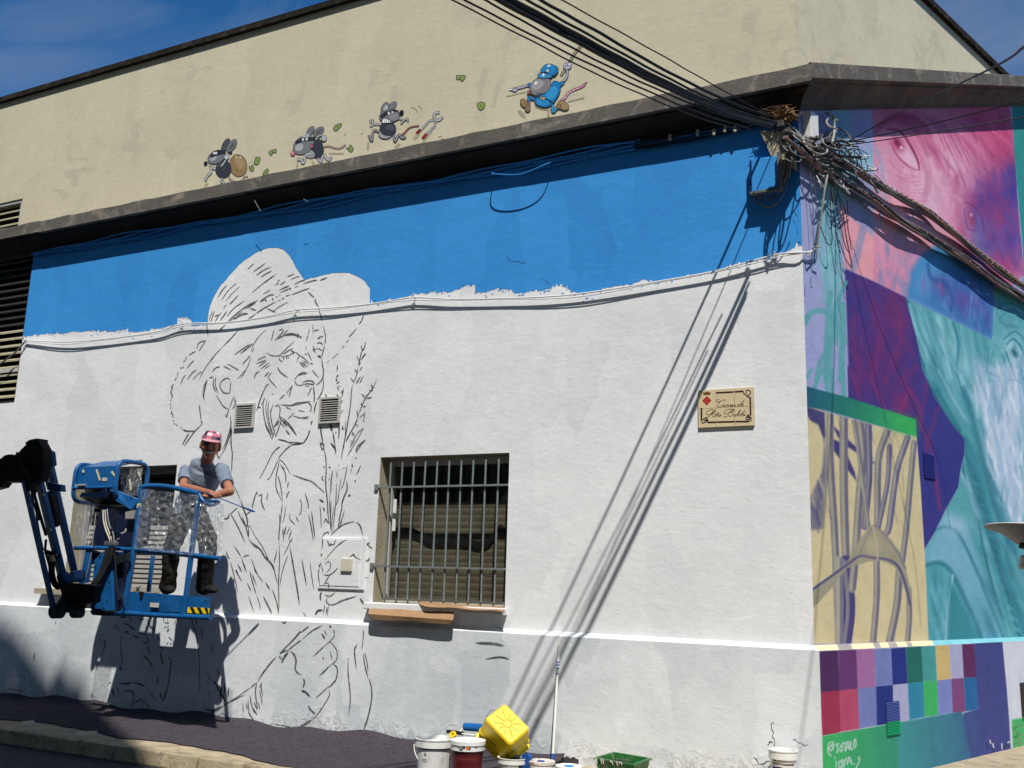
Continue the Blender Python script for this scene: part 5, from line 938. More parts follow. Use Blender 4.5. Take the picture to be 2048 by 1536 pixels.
d.oell(*q1(1555, 215)[0], 20, 13, -10, GR1); d.ell(*q1(1590, 222)[0], 10, 8, 0, (140, 134, 144)); d.poly(q1(1478, 215, 1520, 180, 1600, 160, 1640, 175, 1560, 195, 1490, 240), (46, 48, 58)); d.ell(*q1(1550, 193)[0], 2.6, 3, 0, (206, 212, 216)); d.ell(*q1(1580, 184)[0], 2, 2.2, 0, (206, 212, 216)); d.oell(*q1(1655, 188)[0], 3.4, 4.4, 30, (26, 26, 32)); d.opoly(q1(1495, 255, 1510, 235, 1545, 242, 1575, 268, 1500, 274), (238, 238, 232))
for x in (1515, 1530, 1545, 1560): d.line(q1(x, 240 if x < 1550 else 250, x + 3, 272), .8, OUT)
o = d.mb.build('painted_mouse', 'print', upw); o['label'] = 'painted mouse with a toothy grin and spread arms'
# pliers
d = Decal(YW, .002)
d.line(q1(1800, 360, 1760, 410), 3, SHAD); d.line(q1(1900, 330, 1820, 440), 4, SHAD)
d.oline(q1(1925, 248, 1880, 255, 1840, 300, 1810, 330), 2.4, GRL); d.oline(q1(1928, 255, 1925, 295, 1880, 340, 1855, 365), 2.4, GRL); d.oline(q1(1808, 325, 1775, 358), 4, (150, 36, 36)); d.oline(q1(1858, 360, 1825, 400), 4.4, (150, 36, 36)); d.oline(q1(1932, 245, 1918, 205, 1945, 185, 1968, 186), 4, GRL); d.oline(q1(1932, 250, 1965, 245, 1990, 215), 4, GRL)
o = d.mb.build('painted_pliers', 'print', upw); o['label'] = 'painted red handled pliers'
# police mouse
d = Decal(YW, .002)
d.line(q2(250, 1020, 560, 950), 2.4, SHAD); d.ell(*q2(490, 1290)[0], 11, 4, 45, (166, 158, 136)); d.line(q2(900, 1200, 900, 1330), 5, SHAD); d.line(q2(1200, 1100, 1450, 1040), 3, SHAD); d.ell(*q2(820, 1190)[0], 18, 5, 10, SHAD)
d.oline(q2(1090, 710, 1200, 540, 1290, 380, 1440, 200), 4, (150, 140, 116)); d.oline(q2(1080, 1095, 1150, 1050, 1200, 980, 1270, 930, 1400, 880, 1460, 840), 3.6, (196, 130, 156)); d.oline(q2(1440, 850, 1490, 800), 1.6, (196, 130, 156))
for x, y in ((1165, 1040), (1200, 985), (1240, 955), (1290, 930), (1350, 900)): d.ell(*q2(x, y)[0], 1.6, 1.2, 0, (240, 210, 220))
d.oline(q2(600, 850, 440, 895, 300, 920), 3.6, (166, 172, 190)); d.oell(*q2(385, 925)[0], 4.5, 3, -20, (176, 182, 196)); d.ell(*q2(320, 915)[0], 4, 1.4, -12, (236, 238, 240)); d.oell(*q2(610, 850)[0], 3.4, 3.6, 0, (56, 120, 180))
d.oline(q2(1140, 790, 1190, 700, 1185, 600), 3.8, (160, 164, 180)); d.oline(q2(1050, 880, 1130, 800), 6.4, (36, 128, 190)); d.oell(*q2(1195, 555)[0], 8, 7, -30, (176, 178, 196)); d.oell(*q2(1225, 530)[0], 3.4, 3, 0, (204, 206, 220)); d.line(q2(1150, 570, 1200, 545), 1, OUT)
d.oline(q2(690, 1070, 610, 1040, 600, 1110), 5.4, (44, 116, 170)); d.oline(q2(600, 1120, 600, 1200), 5.6, (134, 122, 110)); d.oell(*q2(530, 1130)[0], 6.4, 9.4, -35, (150, 122, 82)); d.oell(*q2(585, 1210)[0], 5, 6.5, 0, (134, 116, 88)); d.oline(q2(970, 1150, 975, 1260, 1030, 1200), 4.6, (60, 146, 196)); d.oell(*q2(1130, 1165)[0], 12, 8, 30, (158, 132, 96)); d.oell(*q2(1060, 1180)[0], 5, 4.4, 0, (134, 116, 88))
d.opoly(q2(980, 790, 1050, 800, 1090, 860, 1080, 960, 1020, 1070, 960, 1150, 880, 1190, 800, 1185, 720, 1150, 695, 1080, 740, 1020, 850, 960, 930, 870), (28, 122, 186), True); d.ell(*q2(950, 980)[0], 10, 16, 35, (52, 150, 208)); d.ell(*q2(820, 1110)[0], 13, 8, 0, (44, 138, 198)); d.line(q2(700, 1030, 800, 1045, 900, 1080, 975, 1140), 3.4, (20, 64, 96)); d.opoly(q2(780, 1030, 850, 1040, 845, 1078, 785, 1070), (206, 196, 140)); d.ell(*q2(812, 1053)[0], 1.6, 1.6, 0, (40, 60, 60))
d.oell(*q2(780, 870)[0], 23, 16, -32, (132, 128, 132)); d.ell(*q2(740, 850)[0], 13, 9, -34, (160, 158, 162)); d.ell(*q2(712, 822)[0], 3.6, 2.4, -40, (238, 238, 238)); d.oell(*q2(612, 970)[0], 3.6, 3.6, 0, (120, 52, 50)); d.ell(*q2(604, 962)[0], 1.1, 1.1, 0, (230, 170, 160)); d.poly(q2(700, 970, 760, 985, 830, 975, 760, 1000), (40, 46, 40), True)
d.opoly(q2(735, 700, 780, 675, 850, 670, 960, 700, 950, 735, 860, 755, 770, 745), (60, 140, 190), True); d.opoly(q2(780, 630, 850, 550, 930, 530, 1040, 575, 1060, 625, 1010, 700, 960, 705, 870, 660, 800, 655), (34, 134, 198)); d.line(q2(1010, 580, 1030, 620, 980, 700), 1.2, OUT); d.oell(*q2(893, 632)[0], 2.6, 3.2, 0, (206, 214, 206)); d.ell(*q2(915, 560)[0], 3.4, 2, -20, (226, 236, 240)); d.ell(*q2(830, 700)[0], 2.6, 3.4, 0, (214, 236, 244))
o = d.mb.build('painted_mouse', 'print', upw); o['label'] = 'painted mouse in blue cap and uniform raising a stick'
# banknotes
for pts in (q1(485, 552, 495, 560, 478, 610, 445, 606, 460, 554), q1(402, 625, 420, 630, 432, 615, 443, 650, 425, 667, 410, 655), q1(562, 510, 585, 495, 625, 488, 622, 515, 600, 515, 580, 537), q1(540, 650, 562, 650, 548, 700, 515, 690), q1(1092, 318, 1110, 290, 1155, 275, 1158, 295, 1115, 338), q1(1198, 475, 1220, 472, 1232, 450, 1258, 485, 1238, 510, 1222, 500),
            [(600 + x / 3.413, y / 3.413) for x, y in ((1068, 515), (1130, 518), (1110, 556), (1095, 545), (1070, 543))], [(955, 207), (962, 204), (970, 207), (969, 215), (962, 221), (956, 216)]):
    d = Decal(YW, .002); c_ = np.mean(pts, 0); d.opoly(pts, (132, 154, 88)); d.ell(c_[0], c_[1], 1.6, 2, 0, (88, 120, 50)); d.mb.build('painted_banknote', 'print', upw)
d = Decal(YW, .002)
for L in (q1(1730, 140, 1765, 155, 1780, 185), q1(1785, 130, 1812, 145, 1815, 165), q1(1180, 375, 1195, 355), q1(1320, 365, 1335, 350), q1(1950, 388, 1980, 375), q1(1975, 402, 1995, 395)): d.line(L, 1, (130, 122, 100))
o = d.mb.build('painted_motion_marks', 'print', upw); tag(o, kind='stuff')

# ================================================================== STREET NAME SIGN (cream tiles, brown frame and script)
YS = YW - .022
A, B = atY(1396, 779.5, YS), atY(1508.5, 852, YS); A2 = atY(1397, 855, YS); sx0, sx1 = A[0], B[0]; sz1 = (A[2] + atY(1508, 774.5, YS)[2]) / 2; sz0 = (A2[2] + B[2]) / 2
SG = empty('street_sign', (sx0, YW, sz0)); tag(SG, 'cream tile street sign lettered Carrer de Rita Boldú with a small red crest', 'street sign')
MB().box((sx0, YS + .010, sz0), (sx1, YW, sz1)).build('sign_backing', 'jamb', SG)
tx = [sx0, sx0 + (sx1 - sx0) * .325, sx0 + (sx1 - sx0) * .66, sx1]; tz = [sz0, (sz0 + sz1) / 2, sz1]
for i in range(3):
    for j in range(2): MB().box((tx[i] + .0012, YS, tz[j] + .0012), (tx[i + 1] - .0012, YS + .010, tz[j + 1] - .0012)).build('tile', 'sign', SG, bevel=.0015)
qs = lambda *v: [(1360 + v[i] / 10.972, 740 + v[i + 1] / 10.972) for i in range(0, len(v), 2)]
d = Decal(YS, .0008, .0001); BR_ = (52, 30, 34)
for t in ('985 690 997 665 968 652 900 680 850 740 825 790 842 812 890 805 930 780;870 645 815 655 805 690 840 705 900 680;985 765 955 765 935 790 950 805 975 790 990 760 980 795 1000 803 1020 785;1020 785 1045 755 1040 770 1060 765 1050 800 1070 795;1075 790 1100 755 1095 770 1115 765 1103 800 1125 793;1125 785 1155 775 1160 758 1140 762 1130 790 1145 803 1170 790;1175 790 1200 755 1195 770 1215 765 1205 800 1222 793;1300 752 1270 765 1258 788 1275 797 1310 770 1412 660;1412 660 1345 745 1325 780 1340 793;1355 775 1385 765 1392 748 1372 752 1358 782 1375 795 1395 785',
          '735 885 690 960 650 1010 600 1040 560 1035;780 900 740 920 660 970 600 985 575 960 590 920 640 885 700 872 765 880 775 910 745 950 700 960;700 955 710 1000 735 1035 760 1020;760 1000 785 970 770 1010 785 1020;800 1000 850 925 820 1000 835 1018;815 958 862 950;880 985 855 990 845 1012 865 1018 895 985 890 1010 915 1005;1140 870 1085 960 1040 1010 990 1030 950 1020;1180 880 1140 890 1070 935 1000 965 970 945 985 905 1040 870 1120 855 1180 865 1185 890 1130 935;1130 935 1165 950 1150 995 1100 1020 1070 1010;1215 975 1190 985 1180 1005 1200 1015 1225 995 1215 975;1240 1000 1310 890 1330 870 1320 900 1265 985 1265 1010 1285 1005;1335 965 1305 975 1295 1000 1315 1005 1345 975 1430 880;1430 880 1370 965 1355 1000 1370 1003;1385 985 1400 965 1385 1000 1400 1005 1425 970 1415 1000 1435 995;1420 950 1438 932'):
    for q in t.split(';'):
        v = [float(z) for z in q.split()]; d.k = 0; d.line(qs(*v), 1.05, (70, 50, 46))
for q, w in (((792, 502, 1180, 482), 3.4), ((1200, 480, 1395, 465), 3.4), ((1385, 470, 1420, 540, 1450, 520, 1460, 450, 1520, 450, 1550, 500, 1500, 560, 1460, 560, 1480, 590, 1540, 600), 2), ((1540, 595, 1545, 780), 3.4), ((1545, 790, 1550, 985), 3.4), ((1550, 990, 1480, 990, 1480, 1030, 1530, 1060, 1500, 1090, 1450, 1080, 1460, 1040, 1520, 1020, 1560, 1060, 1550, 1110, 1480, 1130), 2.2), ((472, 835, 472, 1100), 3.6), ((472, 1090, 490, 1160, 550, 1150, 590, 1090, 560, 1055, 515, 1080, 540, 1110, 610, 1085, 600, 1150, 650, 1150), 2.2), ((620, 1150, 800, 1145), 3.6), ((810, 1143, 1200, 1135), 3.6), ((1215, 1133, 1500, 1130), 3.6)):
    d.k = 0; d.line(qs(*q), w * .95, BR_)
d.k = 1; d.poly(qs(590, 570, 692, 668, 588, 778, 486, 672), (172, 52, 46)); d.k = 2; d.line(qs(600, 640, 560, 660, 555, 700, 600, 705, 625, 690), .9, (214, 90, 70)); d.poly(qs(503, 488, 540, 500, 560, 478, 590, 492, 620, 476, 645, 496, 680, 484, 660, 545, 520, 548), (112, 74, 36)); d.line(qs(590, 460, 590, 500), .8, (112, 74, 36))
d.mb.build('lettering', 'print', SG)

# ================================================================== METER BOX, SMALL FITTINGS
YB = YW - .018
A, B = atY(642, 1075, YB), atY(727, 1180, YB)
UB = empty('meter_box', ((A[0] + B[0]) / 2, YW, B[2])); tag(UB, 'white painted meter box cover on the mural wall left of the barred window', 'meter box')
MB().box((A[0], YB, B[2]), (B[0], YW, A[2])).build('cover', 'white', UB, bevel=.004)
MB().box((A[0] + .02, YB - .006, B[2] + .03), (B[0] - .055, YB, A[2] - .015)).build('door', 'white', UB, bevel=.003)
C_ = atY(683, 1117, YB - .02); D_ = atY(703, 1143, YB - .02); MB().box((C_[0], YB - .028, D_[2]), (D_[0], YB - .006, C_[2])).build('lock_plate', 'cream', UB, bevel=.004)
lb = clip([(p, w) for p, w in SK[:SKU] if all(636 < q[0] < 732 and 1070 < q[1] < 1182 for q in p)], 0, 9, YW)
ribbon_batch(lb, YB - .006, .0012, 'sketch_lines', UB, 'stroke')
# sheet of cardboard on the sill
cb = empty('cardboard_sheet', (-5.3, YW - .08, 1.28)); tag(cb, 'folded brown cardboard hanging over the left half of the window sill', 'cardboard')
P = lambda x, y, Y_: atY(x, y, Y_)
mb = MB()
xs = np.linspace(0, 1, 14)
F = [[(742 + 166 * t, 1208 + 7 * t + 1.2 * math.sin(t * 17), YW + .06), (738 + 170 * t, 1216 + 9 * t + 1.3 * math.sin(t * 12), YW - .10), (737 + 169 * t, 1228 + 12 * t, YW - .165), (740 + 160 * t, 1238 + 10 * t + 1.5 * math.sin(t * 9), YW - .15), (744 + 150 * t, 1233 + 10 * t, YW - .10)] for t in xs]
F = [[P(*q) for q in r] for r in F]
for r0, r1 in zip(F[:-1], F[1:]):
    for i in range(4): mb.quad(r0[i], r0[i + 1], r1[i + 1], r1[i])
o = mb.build('board', 'card', cb, smooth=False); so = o.modifiers.new('thick', 'SOLIDIFY'); so.thickness = .006
cb2 = MB(); G0 = [[P(836 + 172 * t, 1203 + 10 * t, YW + .05), P(838 + 171 * t, 1208 + 12 * t + math.sin(t * 11), YW - .10), P(850 + 160 * t, 1212 + 11 * t + math.sin(t * 13), YW - .15)] for t in xs]
for r0, r1 in zip(G0[:-1], G0[1:]):
    for i in range(2): cb2.quad(r0[i], r0[i + 1], r1[i + 1], r1[i])
o = cb2.build('cardboard_sheet', 'card'); o.modifiers.new('thick', 'SOLIDIFY').thickness = .006; tag(o, 'flat brown cardboard covering the right half of the window sill', 'cardboard')

# ================================================================== CABLE ALONG THE WALL
def hang(name, pts, r, mat, label=None, cat=None, group=None, parent=None, n=6, sm=5, kind=None):
    o = MB().tube(smooth_path(pts, sm), r, n).build(name, mat, parent, smooth=True); tag(o, label, cat, group, kind); return o
cab = [(52, 681), (130, 684), (200, 679), (260, 672), (320, 662), (365, 648), (450, 645), (530, 634), (592, 620), (660, 616), (733, 609), (780, 602), (830, 595), (900, 598), (1000, 597), (1101, 593), (1186, 584), (1305, 565), (1423, 544), (1508, 521), (1559, 508), (1603, 505)]
wc = empty('wall_cable', (-6, YW - .045, 4.6)); tag(wc, 'white painted cable pinned along the wall under the blue paint', 'cable')
P0 = [atY(x, y, YW - .045) for x, y in cab]; P0[0] = atY(52, 681, YW - .03)
hang('cable', P0 + [at2(1622, 503, .04), at2(1637, 494, .05)], .0085, 'cable_white', parent=wc, n=8)
hang('cable', [p + np.array([0, -.002, -.018 - .012 * math.sin(i * 1.7)]) for i, p in enumerate(P0)], .005, 'cable_white', parent=wc)
hang('cable', [P0[0], atY(30, 705, YW - .06), atY(0, 728, YW - .08), atY(-60, 770, YW - .1)], .011, 'wire_grey', parent=wc)
for x, y in ((52, 681), (365, 645), (592, 618), (830, 594), (1545, 511)):
    c = atY(x, y, YW - .02); MB().tube([c + np.array([math.cos(t) * .028, -.03, math.sin(t) * .028]) for t in np.linspace(0, 5.6, 14)] , .0035, 5).build('clip', 'cable_white', wc); MB().tube([c + np.array([0, .02, 0]), c + np.array([0, -.035, 0])], .006, 6).build('clip', 'cable_white', wc)
# conduit under the cornice (cables painted blue)
cc = empty('eaves_cables', (-6, YW - .03, 5.55)); tag(cc, 'bunch of blue painted cables running under the front cornice', 'cable')
for k in range(4):
    hang('cable', [np.array([x, YW - .03 - .012 * k, 5.56 + .016 * k + .012 * math.sin(x * 3.1 + k)]) for x in np.linspace(-2.95, -1.7, 10)], .008, 'wire', parent=cc, sm=2)
    pts = [np.array([x, YW - .02 - .012 * k, 5.565 + .018 * k + .02 * math.sin(x * 2.1 + k) + .012 * math.sin(x * 5 + 2 * k)]) for x in np.linspace(-11.4, -2.9, 40)]; hang('cable', pts, .009, 'blue', parent=cc, sm=2)
hang('cable', [(-4.45, YW - .03, 5.58), (-4.4, YW - .16, 5.50), (-4.1, YW - .17, 5.44), (-3.85, YW - .15, 5.50), (-3.8, YW - .03, 5.58)], .006, 'blue', parent=cc)
for k, (x, y) in enumerate(((1395, 269), (1428, 268), (1450, 262), (1470, 262), (1340, 278))):
    c = atY(x, y - 3, YW - .08); ins = MB().lathe(c, [(0, .03), (.012, .03), (.017, .015), (.012, .0), (.018, -.015), (.014, -.032), (0, -.032)], 12, (0, -.3, -1)); o = ins.build('insulator', 'jamb', smooth=True)
    tag(o, 'small ceramic insulator under the cornice, number of five counted here by its place in the row' if False else ['ceramic insulator under the cornice, leftmost of the four close together', 'ceramic insulator under the cornice, second from left of the close four', 'ceramic insulator under the cornice, third from left of the close four', 'ceramic insulator under the cornice, nearest the cable tangle', 'lone insulator on the eaves cables left of the other four'][k], 'insulator', 'insulators under the front cornice')
    MB().tube([c + np.array([0, .1, .03]), c], .006, 6).build('pin', 'wire', o)
# short stray wire ends below the cornice
for (x0, y0, x1, y1) in ((509, 401, 521, 422), (607, 398, 616, 404)):
    o = MB().tube([atY(x0, y0, YW - .24), atY(x1, y1, YW - .22)], .003, 5).build('wire_end', 'wire_pale'); tag(o, 'short pale wire end sticking out below the cornice' + (' above the hat' if x0 > 600 else ' left of the hat'), 'wire')

# ================================================================== OVERHEAD CABLES
def plane_cable(pxs, org, dirv, ext=14.):
    """sight lines met with the vertical plane in which the cable hangs; then on across the street"""
    org = np.array([org[0], org[1], 0.]); dv = np.array([dirv[0], dirv[1], 0.]); dv /= np.linalg.norm(dv); n = np.array([dv[1], -dv[0], 0])
    P = [at_plane(x, y, org, n) for x, y in pxs]; P = [p for p in P if p is not None]
    u = P[-1] - P[-2]; u /= np.linalg.norm(u); e = P[-1]; Q = []
    L = max(2., (e[1] + 2.6) / max(-u[1], .2))
    for k in range(1, 7):
        t = k / 6; q = e + u * L * t; q[2] = e[2] + u[2] * L * t + .5 * t * t; Q.append(q)
    return P, P + Q
OC = [  # anchor end first
    ([(1545, 252), (1480, 236), (1400, 205), (1300, 160), (1200, 108), (1100, 55), (1000, 2), (940, -32)], (-1.543, 7.52), (-.363, -1), .0155, 'thick black overhead cable, lower of the two thickest'),
    ([(1548, 248), (1480, 230), (1400, 196), (1300, 148), (1200, 94), (1100, 40), (1012, -8), (960, -38)], (-1.592, 7.5), (-.373, -1), .0155, 'thick black overhead cable just above the lowest thick one'),
    ([(1550, 244), (1480, 224), (1400, 188), (1300, 137), (1200, 82), (1110, 32), (1035, -12), (990, -40)], (-1.545, 7.52), (-.35, -1), .009, 'medium black overhead cable hugging the middle of the bundle'),
    ([(1556, 240), (1480, 212), (1400, 176), (1300, 124), (1200, 66), (1120, 22), (1060, -12), (1010, -40)], (-1.838, 7.42), (-.323, -1), .0115, 'thick black overhead cable along the top of the bundle'),
    ([(1540, 256), (1480, 240), (1400, 214), (1300, 172), (1200, 124), (1100, 72), (985, 8), (930, -24)], (-1.60, 7.5), (-.39, -1), .007, 'thin black overhead cable close under the bundle'),
    ([(1500, 258), (1400, 226), (1300, 184), (1180, 128), (1060, 68), (930, 0), (880, -28)], (-2.041, 6.635), (-.40, -1), .007, 'single black overhead cable second from the lowest'),
    ([(1480, 260), (1400, 236), (1300, 196), (1180, 142), (1060, 80), (905, 0), (850, -30)], (-2.02, 6.635), (-.38, -1), .0055, 'lowest and thinnest black overhead cable'),
    ([(1560, 240), (1500, 210), (1420, 166), (1340, 120), (1240, 64), (1120, -2), (1060, -36)], (-1.75, 7.3), (-.26, -1), .005, 'lone thin black overhead cable above the bundle'),
    ([(1547, 250), (1480, 233), (1400, 200), (1300, 154), (1200, 101), (1100, 47), (1005, -4), (950, -35)], (-1.55, 7.5), (-.365, -1), .010, 'black overhead cable hidden inside the thick pair')]
for pxs, org, dv, r, lab in OC:
    near, full = plane_cable(pxs, org, dv)
    path = smooth_path(full, 8); 
    path = [p + np.array([0, 0, .002 * math.sin(i * .9 + r * 900)]) for i, p in enumerate(path)]
    o = MB().tube(path, r, 7).build('overhead_cable', 'wire', smooth=True, base=path[0]); tag(o, lab, 'cable', 'overhead cables crossing the street to the corner')
# thin service wires leaving the corner to the right
for pts, r, lab in (([(1692, 286, .2), (1800, 225, 1.2), (1980, 138, 2.6), (2048, 94, 3.2), (2120, 50, 3.8)], .005, 'thin wire running up into the sky at the right edge'),
                    ([(1694, 284, .2), (1800, 262, .7), (1920, 234, 1.2), (2048, 202, 1.7), (2120, 184, 2.0)], .005, 'upper of the two thin wires crossing the pink face'),
                    ([(1696, 290, .2), (1800, 275, .6), (1920, 256, 1.0), (2048, 234, 1.4), (2120, 222, 1.7)], .005, 'lower of the two thin wires crossing the pink face')):
    P = smooth_path([at2(*q) for q in pts], 6); o = MB().tube(P, r, 6).build('service_wire', 'wire', smooth=True, base=P[0]); tag(o, lab, 'wire')

# ================================================================== CABLE BUNDLE DOWN THE SIDE WALL
BU = empty('cable_bundle', at2(1700, 350, .1)); tag(BU, 'heavy sagging bundle of tangled grey, white and pinkish cables on the side wall', 'cable bundle')
upl = [(1575, 262), (1610, 285), (1650, 305), (1700, 335), (1745, 362), (1800, 392), (1860, 428), (1920, 474), (1985, 530), (2048, 572), (2100, 604)]
lol = [(1560, 268), (1600, 300), (1650, 345), (1700, 375), (1750, 402), (1800, 440), (1860, 476), (1920, 512), (1990, 562), (2048, 596), (2100, 626)]
for k in range(20):
    up_ = k < 11; base = upl if up_ else lol; ph = rng.uniform(0, 6.28); am = rng.uniform(1, 3.2); fr = rng.uniform(.02, .05); dx = rng.uniform(-10, 10) if up_ else rng.uniform(-7, 7); o_ = rng.uniform(.045, .09)
    Q = []
    for x, y in zip(np.linspace(1568, 2100, 56), np.interp(np.linspace(1568, 2100, 56), [b[0] for b in base], [b[1] for b in base])):
        s_ = min(1, (x - 1560) / 80); Q.append(at2(x, y + dx * s_ * .8 + am * math.sin(x * fr + ph) * s_, o_ + .016 * math.cos(x * fr + ph)))
    mt = ['wire_brown', 'wire_grey', 'wire_pale', 'wire_brown', 'wire', 'wire_grey', 'wire_brown'][k % 7]
    hang('strand', Q, rng.uniform(.009, .018), mt, parent=BU, sm=2)
# lashings round the upper strand
for (base, c0, c1, nturn, rr, mt) in ((upl, 1750, 2090, 34, .030, 'wire_brown'), (lol, 1640, 2090, 26, .026, 'wire_grey')):
    Q = []
    for i, x in enumerate(np.linspace(c0, c1, nturn * 9)):
        y = np.interp(x, [b[0] for b in base], [b[1] for b in base]); c = at2(x, y, .07); t = i / 9 * 2 * math.pi
        Q.append(c + (N2 * math.cos(t) + np.array([0, 0, 1]) * math.sin(t)) * rr * (1 + .25 * math.sin(i * .7)))
    hang('lashing', Q, .0055, mt, parent=BU, sm=1)
# the tangle at the corner
TG = empty('cable_tangle', at2(1650, 300, .1)); tag(TG, 'knot of looped cables and junctions at the corner under the cornice', 'cable tangle')
def loop(cx_, cy_, rx, ry, o_, r, mt, a0=0, a1=6.0, rot=0, n=16, f=None, tilt=.12):
    Q = []
    for t in np.linspace(a0, a1, n):
        x = rx * math.cos(t) * math.cos(rot) - ry * math.sin(t) * math.sin(rot); y = rx * math.cos(t) * math.sin(rot) + ry * math.sin(t) * math.cos(rot)
        Q.append(at2(cx_ + x, cy_ + y, o_ + .6 * tilt * math.sin(t + rot)))
    hang('loop', Q, r, mt, parent=TG, sm=3)
for k in range(26):
    loop(1640 + rng.normal(0, 34), 292 + rng.normal(0, 14) + 0, rng.uniform(8, 30), rng.uniform(5, 15), rng.uniform(.06, .14), rng.uniform(.0035, .010), ['wire_grey', 'wire_pale', 'wire', 'wire_grey', 'wire_pale'][int(rng.integers(0, 5))], rng.uniform(0, 3), rng.uniform(4, 7.5), rng.uniform(.2, .9))
for cx_, cy_, rx, ry, rot in ((1716, 308, 22, 9, .3), (1705, 322, 24, 16, 1.1), (1698, 300, 20, 30, -.3), (1680, 312, 26, 18, .6), (1722, 320, 8, 24, -.5), (1692, 330, 18, 8, 0)): loop(cx_, cy_, rx, ry, .12, .0045, 'wire', 0, 6.1, rot)
for k in range(17):
    x0, y0 = 1520 + rng.uniform(0, 60), 232 + rng.uniform(0, 34); x1, y1 = 1620 + rng.uniform(0, 110), 280 + rng.uniform(0, 60)
    a = atY(x0, y0, YW - rng.uniform(.06, .15)); b = at2(x1, y1, rng.uniform(.06, .15)); m = (a + b) / 2 + np.array([rng.normal(0, .04), rng.normal(0, .04), -rng.uniform(0, .10)])
    hang('strand', [a, (a + m) / 2 + rng.normal(0, .015, 3), m, (b + m) / 2 + rng.normal(0, .015, 3), b], rng.uniform(.005, .013), ['wire_grey', 'wire', 'wire', 'wire_grey', 'wire_pale'][int(rng.integers(0, 5))], parent=TG, sm=4)
for k in range(26):
    x0, y0 = 1690 + rng.uniform(-60, 60), 345 + rng.uniform(-35, 25); L = rng.uniform(10, 34); t = rng.uniform(-.2, 1.2)
    hang('strand', [at2(x0, y0, .12), at2(x0 + L * .5 * math.cos(t), y0 + L * .5 * math.sin(t) + rng.normal(0, 3), .15), at2(x0 + L * math.cos(t), y0 + L * math.sin(t), .11)], rng.uniform(.004, .009), ['wire_pale', 'wire_grey', 'cable_white'][int(rng.integers(0, 3))], parent=TG, sm=4)
for (x, y, o_, s_) in ((1657, 283, .12, .03), (1562, 250, .06, .035), (1576, 262, .06, .028), (1633, 276, .1, .02), (1540, 246, .08, .02)):
    c = at2(x, y, o_); MB().hexa([c + np.array([a * s_, b * s_, -s_ * .8]) for a, b in ((-1, -1), (1, -1), (1, 1), (-1, 1))], [c + np.array([a * s_ * .7, b * s_ * .7, s_]) for a, b in ((-1, -1), (1, -1), (1, 1), (-1, 1))]).build('junction_block', 'wire', TG, bevel=.006)
# twiggy nest on top
NE = empty('bird_nest', atY(1545, 232, YW - .2)); tag(NE, 'dry twiggy nest wedged on the cables under the corner of the cornice', 'nest')
for k in range(150):
    c = atY(1515 + 80 * rng.beta(2, 2), 246 - rng.uniform(0, 16) - (14 if rng.random() < .25 else 0) * 1., YW - rng.uniform(.04, .18)); v = rng.normal(0, 1, 3) * [.06, .05, .02]
    MB().tube([c - v, c + v * .2 + rng.normal(0, .008, 3), c + v], rng.uniform(.002, .0045), 4).build('twig', 'nest', NE)
for k in range(16):
    c = atY(1578 + rng.uniform(-8, 8), 236 - rng.uniform(0, 18), YW - rng.uniform(.15, .25)); v = rng.normal(0, .022, 3); MB().tube([c - v, c, c + v], rng.uniform(.008, .014), 5).build('leaf_clump', 'nest', NE)
# bracket (beige wedge) below
mb = MB(); Q = [(1520, 262), (1583, 262), (1588, 300), (1590, 335), (1562, 316), (1545, 318)]
mb.prism([atY(x, y, YW - .10) for x, y in Q], (0, .098, 0)); o = mb.build('corner_bracket', 'jamb'); tag(o, 'brown wedge shaped bracket under the cable tangle at the corner', 'bracket')
# terminal box painted blue on its front
TB = empty('terminal_box', atY(1530, 388, YW)); tag(TB, 'rectangular cable terminal box with blue painted front and ribbed edges near the corner', 'terminal box')
yb = YW - .115
q_ = [atY(*p, yb) for p in ((1502, 317), (1555, 311), (1557, 377), (1503, 386))]
mb = MB(); mb.hexa([q_[3], q_[2], q_[2] + [0, .11, 0], q_[3] + [0, .11, 0]], [q_[0], q_[1], q_[1] + [0, .11, 0], q_[0] + [0, .11, 0]]); mb.build('housing', 'blue', TB, bevel=.008)
MB().beam(q_[3] + np.array([-.01, -.006, -.01]), q_[2] + np.array([.02, -.006, -.01]), .022, .05).build('bottom_rail', 'wire_grey', TB)
MB().beam(q_[1] + np.array([.018, .0, .01]), q_[2] + np.array([.022, .0, -.02]), .03, .10).build('side_rail', 'wire_grey', TB)
for i in range(22):
    z = q_[3][2] + (q_[0][2] - q_[3][2]) * (i + .5) / 22; MB().box((q_[3][0] - .022, yb + .03, z - .003), (q_[3][0], yb + .12, z + .003)).build('rib', 'sleeveblue', TB)
for i in range(14):
    t = (i + .5) / 14; c = q_[3] * (1 - t) + q_[2] * t; h = .04 + .05 * rng.random() * (1 if .3 < t < .9 else .3)
    MB().tube([c + np.array([0, .06, 0]), c + np.array([rng.normal(0, .006), .06, -h])], .0045, 5).build('gland', 'wire_brown' if i % 3 else 'wire_pale', TB)
for k, (rr, mt, r_) in enumerate(((30, 'blue', .006), (27, 'wire_grey', .005), (24, 'blue', .005), (33, 'wire_grey', .005), (29, 'wire_pale', .004))):
    hang('cable_loop', [atY(1516 + k, 386, yb + .06), atY(1518, 400 + k, yb + .07), atY(1535, 409 + k * 1.6, yb + .05), atY(1556, 402 + k, yb + .05), atY(1567 + k * .7, 384, yb + .05), atY(1572 + k, 350, yb + .05), atY(1577 + k, 322, yb + .04)], r_, mt, parent=TB)
